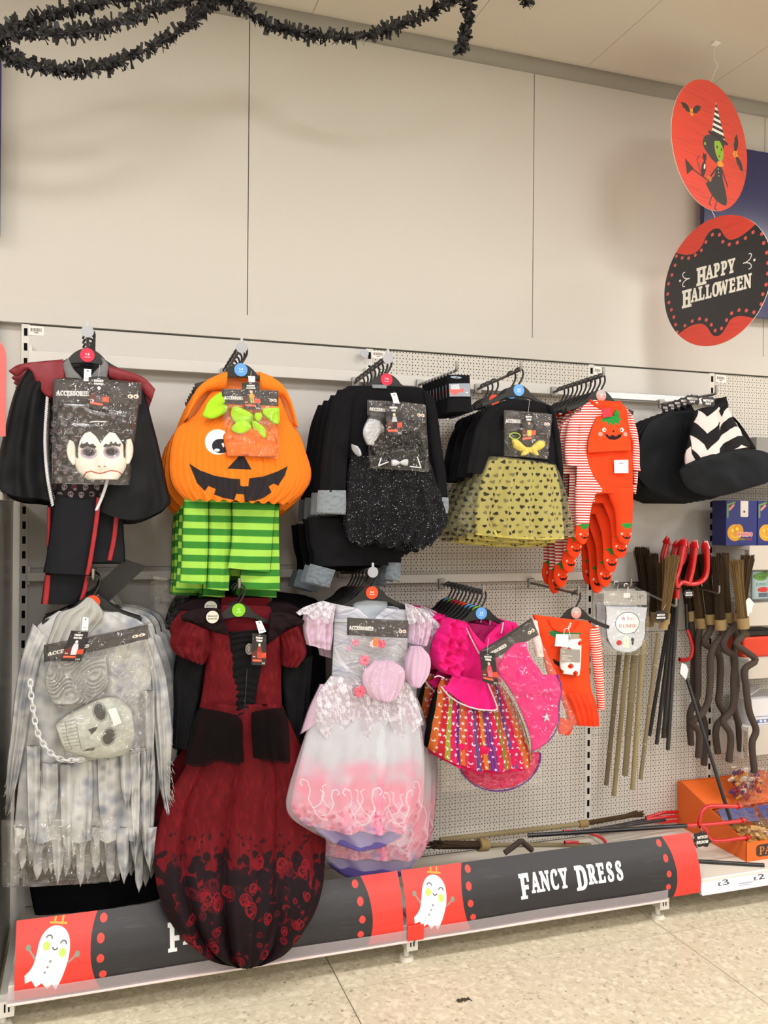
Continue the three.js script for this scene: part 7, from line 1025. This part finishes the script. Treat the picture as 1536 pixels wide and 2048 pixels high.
// ---------------------------------------------------------------- sweet shelves
{
  const ZF = 0.22, X = UPX[4] + 0.016, XE = UPX[5] - 0.016, yAt = (py) => P(1500, py, ZF).y;
  const shelf = (py0, py1, label) => { const y1 = yAt(py0), y0 = yAt(py1), t = thing('sweet_shelf', label, 'shelf', V((X + XE) / 2, y0, 0.1), 'shelves of the sweet bay'); put(t, 'board', rbox(X, y1 - 0.018, 0.002, XE, y1, ZF - 0.004, 0.002), mMetal); put(t, 'front_lip', rbox(X, y0, ZF - 0.004, XE, y1 + 0.002, ZF + 0.004, 0.002), M(0xc6bdb2, 0.55)); for (const x of [X + 0.004, XE - 0.004]) put(t, 'side_bracket', rbox(x - 0.002, y0 - 0.02, 0.002, x + 0.002, y1 - 0.019, ZF - 0.03, 0.001), mMetal); return y1; };  // lip is the same cream metal; its shade is put into the tan colour
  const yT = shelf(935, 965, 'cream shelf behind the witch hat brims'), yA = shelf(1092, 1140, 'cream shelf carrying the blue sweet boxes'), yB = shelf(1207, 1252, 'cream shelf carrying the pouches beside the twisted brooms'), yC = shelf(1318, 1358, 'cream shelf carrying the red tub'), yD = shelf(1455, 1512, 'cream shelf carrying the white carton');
  const boxArt = canvasOf(256, 330, (c, w, h) => {
    c.fillStyle = '#1f2a72'; c.fillRect(0, 0, w, h); const r = rng(5); for (let i = 0; i < 14; i++) { c.globalAlpha = 0.3; lines(c, [[r() * w, r() * h], [r() * w, r() * h], [r() * w, r() * h]], '#141c50', 3); } c.globalAlpha = 1;
    c.strokeStyle = '#6f8f34'; c.lineWidth = 14; c.beginPath(); c.moveTo(12, 120); c.lineTo(12, 30); c.lineTo(70, 12); c.stroke(); poly(c, [[18, 60], [60, 22], [72, 34], [28, 76]], '#d08a6a'); c.fillStyle = '#d9cfc6'; c.beginPath(); c.roundRect(118, -10, 66, 130, 12); c.fill(); disc(c, 150, 80, 8, 8, '#2a1f24');
    disc(c, 72, 236, 62, 62, '#d89a2a'); disc(c, 102, 222, 42, 50, '#cf8f28'); for (const [x, y] of [[52, 220], [92, 208]]) disc(c, x, y, 12, 13, '#e8c83a'); c.strokeStyle = '#e8c83a'; c.lineWidth = 7; c.beginPath(); c.arc(74, 236, 36, 0.3, 2.7); c.stroke();
    write(c, 'HARIBO', 158, 248, 40, '#c23038', { wide: 0.85, stroke: 12, strokeColor: '#f2dcd8' }); c.fillStyle = '#7a6a2c'; c.fillRect(104, 276, 54, 16); c.fillStyle = '#7a2a4a'; c.fillRect(160, 276, 56, 16);
  });
  for (let i = 0; i < 3; i++) { const a = P(1452, 1082, 0.19).x + i * 0.168, t = thing('sweet_box', ['blue sweet box with an orange pumpkin print, next to the upright', 'blue sweet box with an orange pumpkin print, second from the upright', 'blue sweet box with an orange pumpkin print, third from the upright'][i], 'box', V(a + 0.08, yA, 0.15)); const y1 = P(1480, 1001, 0.19).y; put(t, 'carton', rbox(a, yA + 0.0005, 0.1, a + 0.163, y1, 0.189, 0.002), M(0x1f2a72, 0.4)); put(t, 'front_print', new THREE.PlaneGeometry(0.161, y1 - yA - 0.003).translate(a + 0.0815, (y1 + yA) / 2, 0.1895), MT(boxArt, 0.4)); }
  { const a = P(1513, 905, 0.19).x, t = thing('grey_carton', 'plain grey carton above the witch hat brim', 'box', V(a + 0.1, yT, 0.15)); put(t, 'carton', rbox(a, yT + 0.0005, 0.08, a + 0.2, P(1520, 874, 0.19).y, 0.19, 0.003), M(0x8f8d8a, 0.6)); const y = thing('yellow_carton', 'small yellow carton beside the grey one above the hat brim', 'box', V(a - 0.02, yT, 0.12)); put(y, 'carton', rbox(a - 0.03, yT + 0.0005, 0.06, a - 0.004, P(1510, 880, 0.15).y, 0.14, 0.003), M(0xe2c63a, 0.5)); }
  const pouchArt = canvasOf(128, 230, (c, w, h) => { c.fillStyle = '#9fb0b4'; c.fillRect(0, 0, w, h); disc(c, 60, 44, 52, 34, '#5c8a3e'); disc(c, 90, 26, 34, 24, '#4c7a36'); write(c, 'THE', 66, 52, 28, '#27381f'); write(c, 'JUMBO', 64, 106, 30, '#3a7a6a', { wide: 0.8 }); disc(c, 76, 150, 44, 22, '#b8322e'); c.fillStyle = '#54606e'; c.fillRect(40, 176, 80, 34); });
  for (let i = 0; i < 2; i++) { const a = P(1502, 1198, 0.19).x + i * 0.092, t = thing('sweet_pouch', i ? 'pale pouch with green and red print, farther along the shelf' : 'pale pouch with green and red print beside the twisted brooms', 'pouch', V(a + 0.04, yB, 0.18)), bb = [a, yB, a + 0.085, P(1515, 1140, 0.19).y]; const z = 0.185, g = loft([[0, 0, 1, 0], [0, 1, 1, 1]], { m: (x, y) => [1502 + i * 36 + x * 33, 1142 + y * 56], z, d: 0.016, db: 0.012, nx: 14, ny: 16, cap: 2 }); g.computeBoundingBox(); put(t, 'pouch', planar(g, [g.boundingBox.min.x, g.boundingBox.min.y, g.boundingBox.max.x, g.boundingBox.max.y]), MT(pouchArt, 0.35)); t.position.y = yB - 0; g.computeBoundingBox(); t.position.y += 0; }
  { const a = P(1487, 1318, 0.19).x, t = thing('red_tub', 'orange red tub with a black lid under the pouch shelf', 'tub', V(a + 0.1, yC, 0.14)); put(t, 'tub', rbox(a, yC + 0.0005, 0.06, a + 0.22, P(1500, 1274, 0.19).y, 0.19, 0.01), M(0xd23a1c, 0.4)); put(t, 'lid', rbox(a + 0.03, P(1500, 1274, 0.19).y, 0.07, a + 0.2, P(1500, 1262, 0.19).y, 0.18, 0.006), mBlack); }
  { const a = P(1503, 1490, 0.2).x, art = canvasOf(128, 150, (c, w, h) => { c.fillStyle = '#d8d4d6'; c.fillRect(0, 0, w, h); c.fillStyle = '#5a6aa8'; c.fillRect(10, 100, w, 4); c.fillRect(14, 118, w, 22); c.fillStyle = '#d8d4d6'; for (let x = 22; x < w; x += 12) c.fillRect(x, 121, 8, 16); }), y1 = P(1520, 1398, 0.2).y, t = thing('white_carton', 'white carton with blue lettering and open flaps on the lowest shelf', 'box', V(a + 0.1, yD, 0.14)); put(t, 'carton', rbox(a, yD + 0.0005, 0.06, a + 0.24, y1, 0.199, 0.002), M(0xd8d4d6, 0.6)); put(t, 'front_print', new THREE.PlaneGeometry(0.236, y1 - yD - 0.004).translate(a + 0.12, (y1 + yD) / 2, 0.1996), MT(art, 0.6)); put(t, 'flap', new THREE.BoxGeometry(0.1, 0.002, 0.07).rotateZ(0.5).translate(a + 0.02, y1 + 0.022, 0.15), M(0xd0ccce, 0.6)); }
  { const t = thing('sweet_bag', 'clear bag of mixed coloured sweets behind the leaning pole', 'sweet bag', P(1490, 1625, 0.12)); const r = rng(88), cols = [0xc8402a, 0xd89a3a, 0x5a3a7a, 0xe0d0c0, 0x8a2a3a]; cols.forEach((cc, k) => { const g = []; for (let i = 0; i < 14; i++) { const p = P(1462 + 62 * r(), 1536 + 60 * r(), 0.13 + 0.04 * r()); g.push(new THREE.BoxGeometry(0.012 + 0.02 * r(), 0.01 + 0.012 * r(), 0.008).rotateZ(r() * 3).rotateX(r()).translate(p.x, p.y, p.z)); } put(t, 'sweets', merged(g), M(cc, 0.4)).userData.kind = 'stuff'; }); put(t, 'film', bagGeo([[1455, 1528], [1532, 1528], [1536, 1625], [1470, 1628]], same, 0.15, 0.05, 71, 0.008), mClear); }
}
// a scuff mark on the floor tiles
{ const p = PY(928, 2000, 0.0006), g = []; const r = rng(2); for (let i = 0; i < 7; i++) g.push(new THREE.BoxGeometry(0.004 + 0.004 * r(), 0.0006, 0.012 + 0.014 * r()).rotateY(0.3 * r()).translate(p.x - 0.02 + i * 0.0065, 0.0006, p.z + (r() - 0.5) * 0.006)); const m = solo('scuff_mark', merged(g), M(0x4a4338, 0.9), 'small dark scuff mark on the pale speckled floor', 'mark'); m.userData.kind = 'stuff'; }

scene.traverse((o) => { if (o.isMesh) { o.castShadow = true; o.receiveShadow = true; } });
renderer.render(scene, camera);
